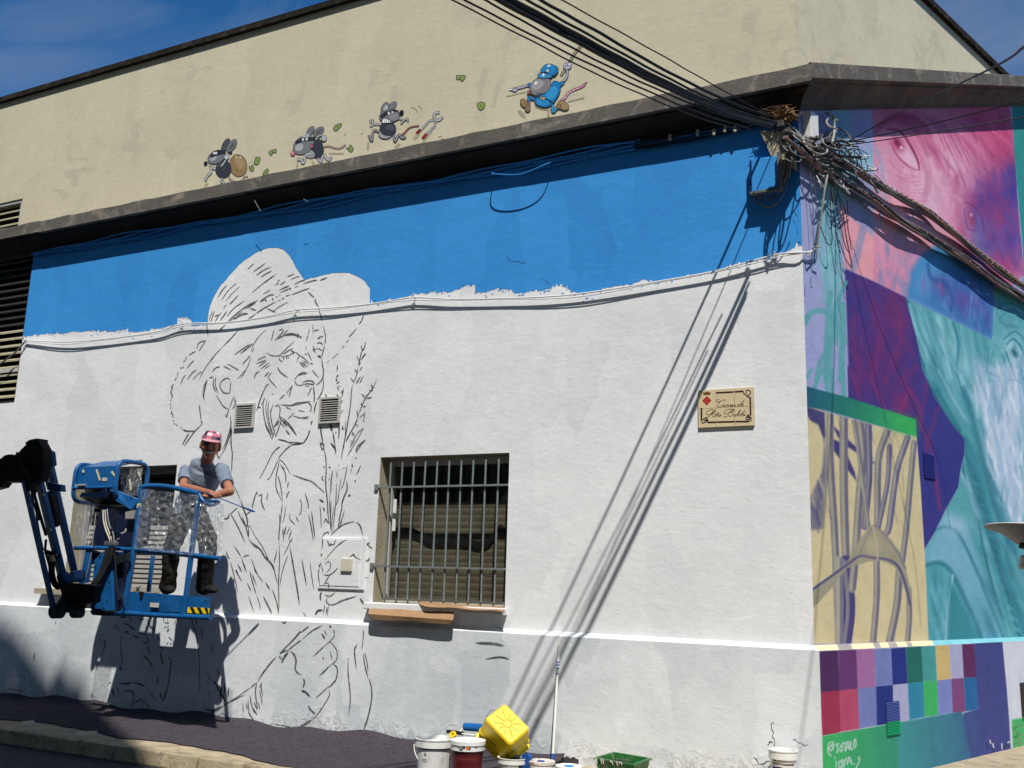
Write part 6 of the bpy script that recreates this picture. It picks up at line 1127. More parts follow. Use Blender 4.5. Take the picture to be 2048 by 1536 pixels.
for k in range(9):
    hang('cable', [atY(1562 + k * 1.6, 384 - rng.uniform(0, 30), yb + .03), atY(1566 + k * 1.5, 352, yb + .0), atY(1570 + k * 1.6, 320, yb - .02), atY(1576 + k * 1.2, 296, yb - .05), atY(1580 + k, 270, yb - .08)], rng.uniform(.004, .008), ['wire_pale', 'wire_grey', 'wire_brown', 'wire'][k % 4], parent=TB)
# white box and bent pale pipe high on the side wall
mb = MB(); c0, c1 = at2(1605, 226, .01), at2(1622, 288, .01); s0 = np.dot(c0 - CORN, D2); s1 = np.dot(c1 - CORN, D2); mb.hexa([S2(s0, c1[2], .002), S2(s1, c1[2], .002), S2(s1, c1[2], .09), S2(s0, c1[2], .09)][::-1], [S2(s0, c0[2], .002), S2(s1, c0[2], .002), S2(s1, c0[2], .09), S2(s0, c0[2], .09)][::-1])
o = mb.build('junction_box', 'bucket_white', bevel=.006); tag(o, 'narrow off white junction box high at the corner under the side cornice', 'junction box')
o = hang('conduit', [at2(1652, 226, .03), at2(1658, 229, .06), at2(1666, 232, .07), at2(1669, 250, .07), at2(1668, 270, .08), at2(1664, 285, .1)], .012, 'wire_pale', 'bent pale conduit coming out of the side wall above the tangle', 'conduit')
# pale stay and hanging wires on the side wall
o = hang('stay_rod', [at2(1655, 350, .18), at2(1648, 390, .16), at2(1634, 494, .06)], .009, 'wire_pale', 'pale rod slanting from the cable bundle down to the side wall hook', 'rod', sm=3)
HK = empty('wall_hook', at2(1632, 496, 0)); tag(HK, 'twisted wire hook with dangling ends on the side wall near the corner', 'hook')
hang('wire', [at2(1626, 495, .0), at2(1630, 494, .08), at2(1643, 494, .1)], .006, 'wire_pale', parent=HK); hang('wire', [at2(1632, 497, .05), at2(1622, 505, .06), at2(1616, 512, .05), at2(1612, 505, .02)], .006, 'wire_pale', parent=HK)
for a, b in (((1620, 518), (1619, 530)), ((1632, 500), (1634, 520))): hang('wire', [at2(*a, .1), at2(a[0] + 1, a[1] + 8, .12), at2(*b, .1)], .003, 'wire', parent=HK)
HG = [([(1620, 330), (1625, 400), (1628, 480), (1629, 492)], 'wire_grey'), ([(1626, 335), (1632, 400), (1636, 450), (1633, 490)], 'wire_grey'), ([(1661, 360), (1662, 440), (1664, 480), (1660, 490), (1652, 482), (1642, 455), (1640, 440)], 'wire'), ([(1660, 360), (1668, 430), (1676, 490), (1681, 506)], 'wire'), ([(1664, 362), (1678, 440), (1690, 490), (1700, 508)], 'wire'), ([(1666, 360), (1684, 420), (1694, 480), (1704, 528), (1701, 533), (1690, 515), (1678, 480)], 'wire'), ([(1672, 380), (1690, 420), (1698, 470), (1703, 500)], 'wire'), ([(1663, 370), (1672, 440), (1682, 540), (1690, 600)], 'wire_grey'), ([(1694, 400), (1696, 434)], 'wire'), ([(1658, 352), (1666, 400), (1671, 410), (1673, 396), (1674, 385)], 'wire')]
HL = ['left of the pair of fine grey wires dropping to the side wall hook', 'right of the pair of fine grey wires dropping to the side wall hook', 'black wire hanging in a deep narrow loop beside the pale rod', 'black wire hanging straight with its end above the purple square', 'black wire splaying right toward the pink panel', 'longest black wire looping back over the purple corner', 'black wire hanging just left of the pink panel', 'fine grey wire reaching down onto the purple square', 'short black wire end hanging below the bundle', 'short black wire loop just under the bundle']
for k, (pts, mt) in enumerate(HG):
    hang('hanging_wire', [at2(x, y, .10 - .03 * (i / len(pts))) for i, (x, y) in enumerate(pts)], .004 if mt == 'wire' else .003, mt, HL[k], 'wire', 'loose wires hanging from the cable bundle')

# ================================================================== BOOM LIFT
YF, YR = 7.15, 7.86
LF = empty('boom_lift', atY(250, 1230, 7.5)); tag(LF, 'blue boom lift with its basket raised beside the wall and wrapped in clear film', 'boom lift')
F_ = lambda x, y, Y=YF: atY(x, y, Y)
def tb(name, pts, r, mat='liftblue', n=10, sm=5, par=None): return MB().tube(smooth_path(pts, sm) if sm else pts, r, n).build(name, mat, par or LF, smooth=True)
# basket frame: front
tb('post', [F_(284, 972), F_(272, 1075), F_(260, 1150), F_(247, 1228)], .030)
tb('post', [F_(398, 988), F_(385, 1090), F_(367, 1232)], .027)
tb('top_rail', [F_(281, 975), F_(300, 972), F_(330, 973), F_(360, 978), F_(398, 987)], .026)
tb('mid_rail', [F_(150, 1096), F_(200, 1096), F_(265, 1099), F_(330, 1104), F_(386, 1110), F_(440, 1117)], .022)
tb('bottom_rail', [F_(186, 1221), F_(250, 1226), F_(330, 1231), F_(421, 1235)], .026)
# basket frame: right end and rear
zt = F_(398, 988)[2]; xr = F_(440, 1117)[0] + .02; xe = atY(426, 1118, YR)[0]
tb('end_rail', [F_(398, 988), F_(407, 1003), F_(420, 1010, YF + .06), F_(434, 1006, YF + .2), F_(436, 1003, YF + .30), F_(420, 1003, YF + .40)], .020)
xl = -8.75
zm = F_(438, 1116)[2]
tb('end_rail', [F_(440, 1117), ((xr + xe) / 2, YF + .35, zm), (xe, YR, zm + .01)], .020)
tb('rear_rail', [(xl, YR, zm + .07), (-7.9, YR, zm + .04), (xe, YR, zm)], .022)
zf = F_(330, 1231)[2]
tb('rear_post', [atY(297, 1184, YR), atY(306, 1112, YR)], .024); tb('rear_post', [(xl, YR, zf), (xl, YR, zt + .05)], .024)
0 and tb('end_post', [F_(441, 1010), (xr, YF + .1, zm), (xr - .03, YF + .1, zf)], .012)
# floor and toe boards
A, B = F_(200, 1226), F_(420, 1233)
MB().hexa([(A[0], YF, A[2] - .02), (B[0], YF, B[2] - .02), (xe, YR, B[2] - .02), (xl, YR, A[2] - .02)], [(A[0], YF, A[2] + .03), (B[0], YF, B[2] + .03), (xe, YR, B[2] + .03), (xl, YR, A[2] + .03)]).build('floor', 'navy', LF)
q = [F_(243, 1182), F_(419, 1195), F_(416, 1230), F_(205, 1223)]; MB().prism(q, (0, .012, 0)).build('toe_board', 'liftblue', LF)
z0, z1 = B[2], B[2] + .17; MB().hexa([(xl, YR, z0), (xe, YR, z0), (xe, YR + .01, z0), (xl, YR + .01, z0)], [(xl, YR, z0 + .11), (xe, YR, z0 + .11), (xe, YR + .01, z0 + .11), (xl, YR + .01, z0 + .11)]).build('toe_board', 'liftblue', LF)
# hazard stripes
p0, p1 = F_(374, 1215, YF - .014), F_(416.5, 1228, YF - .014); hx0, hx1, hz0, hz1 = p0[0], p1[0], p1[2], F_(374, 1214)[2]
MB().box((hx0, YF - .006, hz0), (hx1, YF - .002, hz1)).build('hazard_plate', 'yellow', LF)
w = (hx1 - hx0) / 6
mb = MB()
for i in range(3):
    xa = hx0 + w * (2 * i + .6); mb.quad((xa, YF - .0085, hz1), (xa + w * .95, YF - .0085, hz1), (min(xa + w * 1.9, hx1), YF - .0085, hz0), (min(xa + w * .95, hx1), YF - .0085, hz0))
mb.build('hazard_stripe', 'rubber', LF)
q = [F_(278, 1183, YF - .014), F_(286, 1184, YF - .014), F_(284, 1194, YF - .014), F_(281, 1198, YF - .014), F_(279, 1196, YF - .014)]; MB().prism(q, (0, .01, 0)).build('hanging_strap', 'liftdark', LF)
# mounting behind the left end of the toe board
MB().prism([F_(178, 1095, YF + .06), F_(200, 1020, YF + .06), F_(190, 1010, YF + .06), F_(268, 1014, YF + .06), F_(268, 1060, YF + .06), F_(262, 1090, YF + .06), F_(244, 1095, YF + .06)], (0, .22, 0)).build('console_back', 'navy', LF, bevel=.01)
MB().prism([F_(188, 1120, YF - .05), F_(206, 1102, YF - .05), F_(222, 1102, YF - .05), F_(226, 1225, YF - .05), F_(180, 1218, YF - .05)], (0, .16, 0)).build('mount_plate', 'liftblue', LF, bevel=.008)
MB().prism([F_(200, 1104, YF - .02), F_(247, 1106, YF - .02), F_(240, 1225, YF - .02), F_(196, 1228, YF - .02)], (0, .10, 0)).build('mount_column', 'navy', LF, bevel=.01)
MB().prism([F_(172, 1096, YF), F_(182, 1096, YF), F_(172, 1165, YF), F_(158, 1168, YF)], (0, .04, 0)).build('side_plate', 'liftblue', LF)
MB().prism([F_(184, 1100, YF + .05), F_(216, 1112, YF + .05), F_(205, 1132, YF + .05), F_(178, 1128, YF + .05)], (0, .05, 0)).build('bracket', 'liftdark', LF); MB().prism([F_(230, 1108, YF - .1), F_(252, 1108, YF - .1), F_(254, 1122, YF - .1), F_(232, 1128, YF - .1)], (0, .05, 0)).build('bracket', 'liftdark', LF)
MB().prism([F_(178, 1221, YF - .05), F_(212, 1222, YF - .05), F_(208, 1232, YF - .05), F_(183, 1230, YF - .05)], (0, .2, 0)).build('mount_foot', 'navy', LF, bevel=.01)
# control console: hooded blue box between two tube hoops
def hoop(X, Yc, hy, z0, z1, r, name):
    pts = []
    for t in np.linspace(0, 2 * math.pi, 37):
        c, s = math.cos(t), math.sin(t); e = .45; pts.append((X, Yc + hy * math.copysign(abs(c) ** e, c), (z0 + z1) / 2 + (z1 - z0) / 2 * math.copysign(abs(s) ** e, s)))
    return tb(name, pts, r, sm=2)
zA, zB = F_(236, 990)[2], F_(240, 930)[2]
hoop(F_(238, 955)[0], YF + .17, .20, zA - .03, zB + .05, .023, 'guard_hoop')
hoop(F_(154, 960)[0], YF + .17, .20, zA - .06, zB + .03, .023, 'guard_hoop')
xa, xb = F_(156, 950)[0], F_(236, 950)[0]
zf1, zf0 = F_(160, 937)[2], F_(163, 973)[2]; gf1, gf0 = F_(234, 934)[2], F_(228, 971)[2]
MB().prism([(xa, YF - .02, zf0), (xb, YF - .02, gf0), (xb, YF - .005, gf1), (xa, YF - .005, zf1)], (0, .015, 0)).build('hood_front', 'liftblue', LF)
MB().prism([(xa, YF - .005, zf1), (xb, YF - .005, gf1), (xb, YF + .30, gf1 + .10), (xa, YF + .30, zf1 + .10)], (0, 0, .012)).build('hood_top', 'liftblue', LF)
tb('hood_rail', [(xa, YF - .04, zf0 - .02), (xb, YF - .04, gf0 - .02)], .016, sm=0); MB().tube([F_(156, 971, YF - .06), F_(171, 970, YF - .06)], .012, 8).build('foam_sleeve', 'wire_pale', LF)
MB().prism([F_(163, 985, YF), F_(217, 984, YF), F_(213, 995, YF), F_(159, 994, YF)], (0, .02, 0)).build('console_lip', 'liftblue', LF)
MB().prism([F_(160, 995, YF), F_(213, 994, YF), F_(200, 1009, YF + .1), F_(187, 1008, YF + .1)], (0, .12, 0)).build('console_bottom', 'liftdark', LF)
MB().prism([F_(217, 975, YF), F_(240, 985, YF + .02), F_(278, 1000, YF + .02), F_(262, 1019, YF), F_(231, 1001, YF)], (0, .05, 0)).build('console_side', 'liftblue', LF)
MB().prism([F_(250, 1024, YF - .01), F_(270, 1020, YF - .01), F_(266, 1038, YF - .01), F_(250, 1038, YF - .01)], (0, .04, 0)).build('valve_block', 'wire_pale', LF, bevel=.004)
for q in ((165, 940, 168, 945), (193, 939, 200, 961), (223, 943, 232, 955)):
    c = F_(q[0], q[1], YF - .022); e = F_(q[2], q[3], YF - .024); MB().beam(c, e, .024, .002).build('tape', 'tape', LF)
for q in ((276, 944, 281, 952), (259, 958, 262, 980), (274, 1010, 281, 1008), (148, 960, 152, 975), (274, 1015, 276, 1012)):
    c = F_(q[0], q[1], YF - .03); e = F_(q[2], q[3], YF - .03); MB().beam(c, e, .022, .002).build('tape', 'tape', LF)
# hoses
for k, (pts, r, mt) in enumerate((([(206, 1020), (207, 1040), (211, 1058), (219, 1078), (222, 1088)], .007, 'cream'), ([(210, 1020), (212, 1045), (218, 1064), (225, 1084)], .006, 'cream'), ([(214, 1018), (218, 1048), (226, 1066), (229, 1086)], .006, 'wire_pale'), ([(234, 1020), (232, 1040), (222, 1060), (221, 1085)], .006, 'wire'), ([(228, 1018), (226, 1040), (224, 1060), (226, 1085)], .010, 'wire'), ([(229, 1088), (234, 1080), (238, 1077)], .006, 'wire_pale'), ([(243, 1067), (250, 1064), (252, 1057)], .008, 'cream'), ([(192, 1025), (188, 1060), (184, 1095)], .005, 'wire_pale'), ([(183, 1105), (178, 1130), (172, 1155)], .005, 'wire_pale'), ([(229, 1100), (231, 1130), (234, 1170), (238, 1200)], .009, 'rubber'), ([(234, 1175), (243, 1192), (246, 1205), (236, 1222), (222, 1223)], .007, 'rubber'), ([(240, 1190), (247, 1200), (240, 1216), (215, 1222), (205, 1215)], .006, 'rubber'))):
    tb('hose', [F_(x, y, YF - .07) for x, y in pts], r, mt, 6)
MB().beam(F_(211, 1087, YF - .07), F_(235, 1088, YF - .07), .045, .05).build('hose_clamp', 'wire_grey', LF, bevel=.01)
for k in range(5): tb('hose', [F_(214 + k * 3.2, 1096, YF - .09), F_(212 + k * 3, 1110, YF - .09), F_(208 + k * 3, 1124, YF - .09), F_(200 + k * 2, 1145, YF - .10), F_(188 + k * 2, 1165, YF - .12), F_(170 + k * 2, 1182, YF - .14), F_(150, 1188 + k, YF - .16)], .019, 'rubber', 8)
# jib arms: parallel steel beams in a vertical plane nearer to the street
YJ = 7.05
J = lambda x, y, dY=0.: atY(x, y, YJ + dY - 1.1 * min(max((1205 - y) / 320, 0), 1))
MB().beam(J(48, 960, -.16), J(108, 1222, -.10), .064, .035, w2=.070).build('jib_beam', 'liftblue', LF, bevel=.008)
MB().beam(J(72, 935, -.05), J(124, 1150, -.02), .098, .05, w2=.115).build('jib_beam', 'liftblue', LF, bevel=.010)
MB().beam(J(95, 905, .14), J(152, 1160, .14), .076, .045, w2=.080).build('jib_beam', 'liftblue', LF, bevel=.008)
MB().beam(J(124, 1145, -.02), J(146, 1195, -.02), .12, .07, w2=.11).build('jib_foot', 'liftblue', LF, bevel=.02)
MB().beam(J(142, 1184, -.02), J(182, 1176, .0), .12, .07, w2=.09).build('jib_foot', 'liftdark', LF, bevel=.02)
MB().prism([J(92, 964, -.12), J(120, 969, -.12), J(122, 983, -.12), J(96, 981, -.12)], (0, .06, 0)).build('cross_bracket', 'liftblue', LF, bevel=.006)
MB().prism([J(66, 945, -.14), J(79, 944, -.14), J(80, 955, -.14), J(72, 965, -.14), J(66, 958, -.14)], (0, .05, 0)).build('lug', 'liftblue', LF, bevel=.006)
MB().tube([J(92, 950, .05), J(99, 978, .05)], .022, 10).build('cylinder_rod', 'steel', LF); MB().tube([J(99, 985, .05), J(109, 1020, .05), J(112, 1050, .05)], .035, 10).build('cylinder', 'liftdark', LF, smooth=True)
MB().tube([J(62, 965, .0), J(80, 1030, .0), J(92, 1070, .0)], .015, 8).build('hose', 'rubber', LF)
MB().tube([J(92, 1080, -.1), J(90, 1100, -.1), J(101, 1140, -.1)], .012, 8).build('hose', 'rubber', LF)
tb('hose', [J(100, 1110, -.06), J(103, 1130, -.10), J(104, 1150, -.10), J(110, 1168, -.08), J(118, 1175, -.05)], .03, 'rubber', 10)
MB().prism([J(98, 1112, -.13), J(104, 1110, -.13), J(106, 1122, -.13), J(100, 1124, -.13)], (0, .03, 0)).build('tag_plate', 'tape', LF)
MB().beam(J(90, 1103, -.12), J(122, 1113, -.06), .035, .04).build('hose_clamp', 'liftdark', LF)
for (x, y, r) in ((106, 1222, .075), (146, 1224, .06), (126, 1214, .05), (146, 1152, .06)):
    c = J(x, y, -.14); MB().lathe(c, [(0, 0), (r, 0), (r, .10), (0, .10)], 22, (0, 1, 0), (1, 0, 0)).build('pivot_boss', 'liftdark', LF, smooth=True, bevel=.006)
MB().prism([J(110, 1150, -.08), J(128, 1165, -.08), J(190, 1170, -.08), J(186, 1205, -.08), J(160, 1210, -.08), J(150, 1225, -.08), J(118, 1226, -.08), J(112, 1205, -.08), J(122, 1190, -.08)], (0, .10, 0)).build('rotator', 'liftdark', LF, bevel=.015)
MB().lathe(J(146, 1152, -.18), [(0, -.02), (.04, -.02), (.055, .02), (.06, .08), (0, .08)], 20, (0, 1, 0), (1, 0, 0)).build('motor_cap', 'liftblue', LF, smooth=True)
# main boom head (dark, greasy) entering from the left
MB().prism([J(-90, 925, -.20), J(8, 918, -.20), J(34, 905, -.20), J(44, 893, -.20), J(58, 905, -.20), J(64, 962, -.20), J(42, 964, -.20), J(8, 964, -.20), J(-90, 985, -.20)], (0, .12, 0)).build('boom_head', 'liftdark', LF, bevel=.02)
MB().prism([J(44, 893, -.2), J(56, 884, -.2), (J(78, 884, -.2)), J(86, 905, -.2), J(86, 935, -.2), J(80, 960, -.2), J(60, 968, -.2), J(44, 962, -.2)], (0, .10, 0)).build('knuckle', 'liftdark', LF, bevel=.02)
MB().prism([J(48, 886, -.22), J(58, 879, -.22), J(70, 876.5, -.22), J(79, 877, -.22), J(77, 881, -.22), J(85, 897, -.22), J(86, 925, -.22), J(80, 935, -.22), J(70, 925, -.22), J(60, 900, -.22)], (0, .10, 0)).build('knuckle_guard', 'rubber', LF, bevel=.012)
MB().prism([J(38, 945, -.18), J(64, 950, -.18), J(64, 985, -.18), J(48, 978, -.18)], (0, .06, 0)).build('knuckle_plate', 'liftdark', LF, bevel=.01)
MB().prism([J(84, 900, .08), J(92, 897, .08), J(103, 903, .08), J(106, 930, .08), J(88, 938, .08)], (0, .05, 0)).build('jib_cap', 'liftblue', LF, bevel=.01)
for k in range(3): tb('hose', [J(-70, 930 + 6 * k, -.24), J(-5, 922 + 4 * k, -.26), J(12, 913 + 4 * k, -.26), J(26, 912 + 3 * k, -.24), J(40, 920 + 4 * k, -.22)], .014, 'rubber', 7)
MB().prism([J(-40, 960, -.20), J(4, 955, -.20), J(6, 966, -.20), J(0, 974, -.20), J(-40, 985, -.20)], (0, .1, 0)).build('boom_link', 'liftdark', LF, bevel=.01)
# boom down to its (unseen) base on the street
MB().beam(J(-60, 950, -.05), np.array([-13.8, 5.4, 1.2]), .24, .2).build('main_boom', 'liftblue', LF)
MB().box((-15.4, 4.6, ZR + .25), (-13.4, 5.9, 1.2)).build('chassis', 'liftblue', LF, bevel=.05)
for x in (-15.0, -13.8):
    for y in (4.55, 5.75): MB().lathe((x, y, ZR + .36), [(0, 0), (.33, 0), (.36, .03), (.36, .20), (.33, .23), (0, .23)], 26, (0, 1, 0), (1, 0, 0)).build('wheel', 'rubber', LF, smooth=True)
# bolts, small plates and scuffs
for (x, y, Y_) in ((252, 1190, YF), (330, 1192, YF), (411, 1200, YF), (240, 1214, YF), (345, 1224, YF), (190, 1130, YF - .06), (214, 1200, YF - .06), (200, 1110, YF - .06), (218, 1160, YF - .06), (168, 945, YF - .01), (225, 965, YF - .01), (236, 1120, YF - .03)):
    MB().lathe(F_(x, y, Y_ - .002), [(0, -.006), (.008, -.006), (.008, .004)], 6, (0, 1, 0), (1, 0, 0)).build('bolt', 'steel', LF)
for (x, y, d_) in ((70, 962, -.17), (86, 990, -.11), (100, 1060, -.11), (112, 1110, -.11), (60, 1010, -.2), (92, 1160, -.2)):
    MB().lathe(J(x, y, d_), [(0, -.012), (.014, -.012), (.014, .01)], 8, (0, 1, 0), (1, 0, 0)).build('bolt', 'steel', LF)
for q in (((204, 955), (214, 955), (214, 962), (204, 962)), ((300, 1205), (318, 1206), (317, 1215), (300, 1214))): MB().prism([F_(a, b, YF - .024) for a, b in q], (0, .003, 0)).build('data_plate', 'alu', LF)
for a, b, r in (((34, 905), (58, 955), .012), ((28, 912), (40, 960), .010), ((62, 955), (78, 1040), .010), ((70, 960), (86, 1100), .008)): tb('hose', [J(a[0], a[1], -.24), J((a[0] + b[0]) / 2 - 5, (a[1] + b[1]) / 2, -.26), J(b[0], b[1], -.22)], r, 'rubber', 6)
# clear plastic film: crinkled sheets tied to the rails
def film(name, q, Y0, nx, nz, amp, lab, seed, bulge=0.):
    r = np.random.default_rng(seed); q = [np.array(v, float) for v in q]; mb = MB(); a = r.uniform(0, 6, 12); G = []
    ph = [(r.uniform(5, 34) * r.choice([-1, 1]), r.uniform(3, 28), r.uniform(0, 6.28), r.uniform(.3, 1)) for _ in range(14)]
    for j in range(nz + 1):
        for i in range(nx + 1):
            u, v = i / nx, j / nz; x = (q[0] * (1 - u) + q[1] * u) * (1 - v) + (q[3] * (1 - u) + q[2] * u) * v
            dz = sum(A * (1 - abs(math.sin(kx * u + kz * v + p))) for kx, kz, p, A in ph) / 8 * amp - bulge * math.sin(math.pi * u) * math.sin(math.pi * v)
            G.append(atY(x[0], x[1], Y0 + dz))
    for j in range(nz):
        for i in range(nx):
            k = j * (nx + 1) + i; mb.f.append([k, k + 1, k + nx + 2, k + nx + 1]); mb.c.append(None); mb.mi.append(0)
    mb.v = [tuple(p) for p in G]; o = mb.build(name, 'film', LF, smooth=False); o['label'] = lab
    me = o.data; me.polygons.foreach_set('use_smooth', [True] * len(me.polygons)); return o
film('plastic_film', [(283, 977), (398, 990), (385, 1112), (268, 1098)], YF - .05, 64, 60, .045, 'crinkled clear film tied over the front of the basket', 1)
film('plastic_film', [(400, 1003), (449, 1008), (441, 1120), (386, 1112)], YF - .03, 30, 50, .04, 'crinkled clear film on the right end of the basket', 2)
film('plastic_film', [(156, 998), (190, 1010), (176, 1096), (146, 1090)], YF + .03, 20, 40, .03, 'clear film hanging on the left of the console', 3)
film('plastic_film', [(240, 936), (284, 936), (284, 992), (242, 992)], YF + .12, 24, 24, .03, 'clear film stretched inside the console hoop', 4)

# ================================================================== THE PAINTER IN THE BASKET
PR = empty('person', atY(385, 1188, 7.6)); tag(PR, 'man in grey blue t shirt, dark trousers and patchwork cap leaning on the basket rail', 'person')
V = lambda *a: np.array(a, float)
nz_ = lambda v: np.array(v, float) / (np.linalg.norm(v) + 1e-9)
def loft(mb, P, rx, ry, U=None, n=20, cap=True):
    P = [np.array(p, float) for p in P]; k = len(P); vs = []
    for i in range(k):
        T = nz_(P[min(i + 1, k - 1)] - P[max(i - 1, 0)]); u = np.array(U if U is not None else [1, 0, 0], float); u = nz_(u - T * (u @ T)); w = np.cross(T, u)
        vs += [P[i] + rx[i] * math.cos(a) * u + ry[i] * math.sin(a) * w for a in [2 * math.pi * j / n for j in range(n)]]
    fs = [[i * n + j, i * n + (j + 1) % n, (i + 1) * n + (j + 1) % n, (i + 1) * n + j] for i in range(k - 1) for j in range(n)]
    if cap: fs += [list(range(n))[::-1], list(range((k - 1) * n, k * n))]
    mb.add(vs, fs)
def ellipsoid(mb, c, rx, ry, rz, X, Y_, n=18):
    Z = np.cross(X, Y_); vs = []; fs = []
    for i in range(1, n):
        t = math.pi * i / n
        for j in range(2 * n): a = math.pi * j / n; vs.append(c + X * rx * math.sin(t) * math.cos(a) + Y_ * ry * math.sin(t) * math.sin(a) + Z * rz * math.cos(t))
    m = 2 * n
    for i in range(n - 2):
        for j in range(m): fs.append([i * m + j, (i + 1) * m + j, (i + 1) * m + (j + 1) % m, i * m + (j + 1) % m])
    vs += [c + Z * rz, c - Z * rz]; a = len(vs) - 2
    for j in range(m): fs.append([a, j, (j + 1) % m]); fs.append([a + 1, (n - 2) * m + (j + 1) % m, (n - 2) * m + j])
    mb.add(vs, fs)
def fleshy(mb, name, mat, vox, smooth=4, par=PR, disp=0., dsc=.1):
    o = mb.build(name, mat, par, smooth=True)
    r = o.modifiers.new('remesh', 'REMESH'); r.mode = 'VOXEL'; r.voxel_size = vox; r.use_smooth_shade = True
    s = o.modifiers.new('smooth', 'SMOOTH'); s.factor = .5; s.iterations = smooth
    if disp:
        t = bpy.data.textures.new(name + '_folds', 'CLOUDS'); t.noise_scale = dsc; t.noise_depth = 2
        d = o.modifiers.new('folds', 'DISPLACE'); d.texture = t; d.strength = disp; d.mid_level = .5; d.texture_coords = 'LOCAL'
    return o
head = atY(421, 892, 7.44); neck0 = atY(412, 930, 7.54); chestT = atY(409, 938, 7.57); chest = atY(406, 958, 7.59); belly = atY(394, 985, 7.63); pelvis = atY(380, 1018, 7.68)
Rs, Re, Rw = atY(374, 941, 7.57), atY(366, 974, 7.40), atY(423, 986, 7.27)
Ls, Le, Lw = atY(444, 941, 7.53), atY(460, 983, 7.37), atY(424, 992, 7.30)
Rh, Rk, Ra, Rt = atY(368, 1026, 7.69), atY(344, 1096, 7.56), atY(337, 1168, 7.64), atY(343, 1187, 7.50)
Lh, Lk, La, Lt = atY(390, 1026, 7.67), atY(416, 1084, 7.44), atY(409, 1166, 7.56), atY(438, 1187, 7.53)
fd = nz_(V(.66, -.75, -.08)); rt_ = nz_(np.cross(fd, [0, 0, 1])); upv = np.cross(rt_, fd); rt_ = nz_(rt_ + .10 * upv); upv = nz_(np.cross(rt_, fd)); HS = 1.2
tors = nz_(Ls - Rs)
body = MB()
ellipsoid(body, head + upv * .012, .076, .092, .105, rt_, fd); ellipsoid(body, head - upv * .055 + fd * .022, .056, .062, .068, rt_, fd)
ellipsoid(body, head - upv * .098 + fd * .058, .026, .022, .018, rt_, fd, 10)                      # chin
for i, (a, b) in enumerate(((.02, .088), (-.0, .098), (-.018, .112), (-.028, .108))): ellipsoid(body, head + upv * (a) + fd * b * .96, .010 + .003 * i, .012, .013, rt_, fd, 8)   # nose
ellipsoid(body, head + upv * .034 + fd * .078, .052, .016, .010, rt_, fd, 10)                      # brow
for s in (-1, 1):
    ellipsoid(body, head - upv * .022 + fd * .066 + rt_ * s * .040, .022, .020, .022, rt_, fd, 10); ellipsoid(body, head + rt_ * s * .080 - upv * .004, .010, .020, .034, rt_, fd, 10)   # cheek, ear
    ellipsoid(body, head - upv * .050 + fd * .080, .030, .014, .006, rt_, fd, 8)
hv = np.array([np.array(v_) for v_ in body.v]); body.v = [tuple(v_) for v_ in (head + (hv - head) * HS)]
loft(body, [head - upv * .08 - fd * .02, neck0 + V(0, 0, .03), neck0 - V(0, 0, .03)], [.062, .064, .085], [.062, .064, .07], rt_)
loft(body, [neck0 - V(0, 0, .0), chestT, chest, belly, pelvis], [.08, .17, .17, .15, .15], [.06, .095, .11, .11, .11], tors)
def limb(mb, pts, rs, n=14):
    P = smooth_path(pts, 5) if len(pts) > 2 else pts; R = np.interp(np.linspace(0, 1, len(P)), np.linspace(0, 1, len(rs)), rs); mb.tube(P, list(R), n)
    for p, r in ((pts[0], rs[0]), (pts[-1], rs[-1])): ellipsoid(mb, np.array(p, float), r, r, r, V(1, 0, 0), V(0, 1, 0), 8)
def seg(mb, a, b, ra, rm, rb):
    m = a * .6 + b * .4; limb(mb, [a, m, b], [ra, rm, rb])
seg(body, Rs, Re, .055, .050, .040); seg(body, Re, Rw, .044, .042, .027); seg(body, Ls, Le, .053, .050, .040); seg(body, Le, Lw, .044, .042, .027)
seg(body, Rh, Rk, .085, .08, .06); seg(body, Rk, Ra, .058, .055, .04); seg(body, Lh, Lk, .085, .08, .06); seg(body, Lk, La, .058, .055, .04)
def hand(mb, w, d, nrm, side, curl, ln=.085):
    """palm, four bent fingers of unequal length, a thumb from the side of the palm; side: thumb direction"""
    d = nz_(d); nrm = nz_(nrm - d * (nrm @ d)); s = np.cross(d, nrm) * side
    loft(mb, [w, w + d * .03, w + d * .065, w + d * ln], [.026, .036, .041, .038], [.018, .016, .015, .013], s, 14)
    for k, (o_, L) in enumerate(((.030, .070), (.010, .078), (-.010, .073), (-.029, .058))):
        p = w + d * ln * .93 + s * o_; q = p; pts = [p - d * .02, p]; a = 0
        for j, f in enumerate((.42, .32, .26)): a += curl[j] * (1 + .08 * k); q = q + (d * math.cos(a) - nrm * math.sin(a)) * L * f; pts.append(q)
        mb.tube(smooth_path(pts, 3), list(np.linspace(.0098, .0076, len(smooth_path(pts, 3)))), 8); ellipsoid(mb, pts[-1], .0078, .0078, .0078, V(1, 0, 0), V(0, 1, 0), 6)
    p = w + d * .028 + s * .030; a = p + s * .020 + d * .022 - nrm * .012; b = a + d * .026 - nrm * .016 - s * .002; c = b + d * .018 - nrm * .012 - s * .012
    mb.tube(smooth_path([p - s * .014, a, b, c], 3), list(np.linspace(.0125, .0088, 10)), 8); ellipsoid(mb, c, .009, .009, .009, V(1, 0, 0), V(0, 1, 0), 6)
    return w + d * ln - nrm * .025
dR = nz_(atY(441, 992, 7.24) - Rw); gR = hand(body, Rw, dR, nz_(V(.25, -.5, 1.)), -1, (1.1, 1.3, 1.0))
dL = nz_(atY(404, 989, 7.27) - Lw); gL = hand(body, Lw, dL, nz_(V(-.1, -.5, 1.)), 1, (.5, .7, .5))
fleshy(body, 'body', 'skin', .0055, 2)
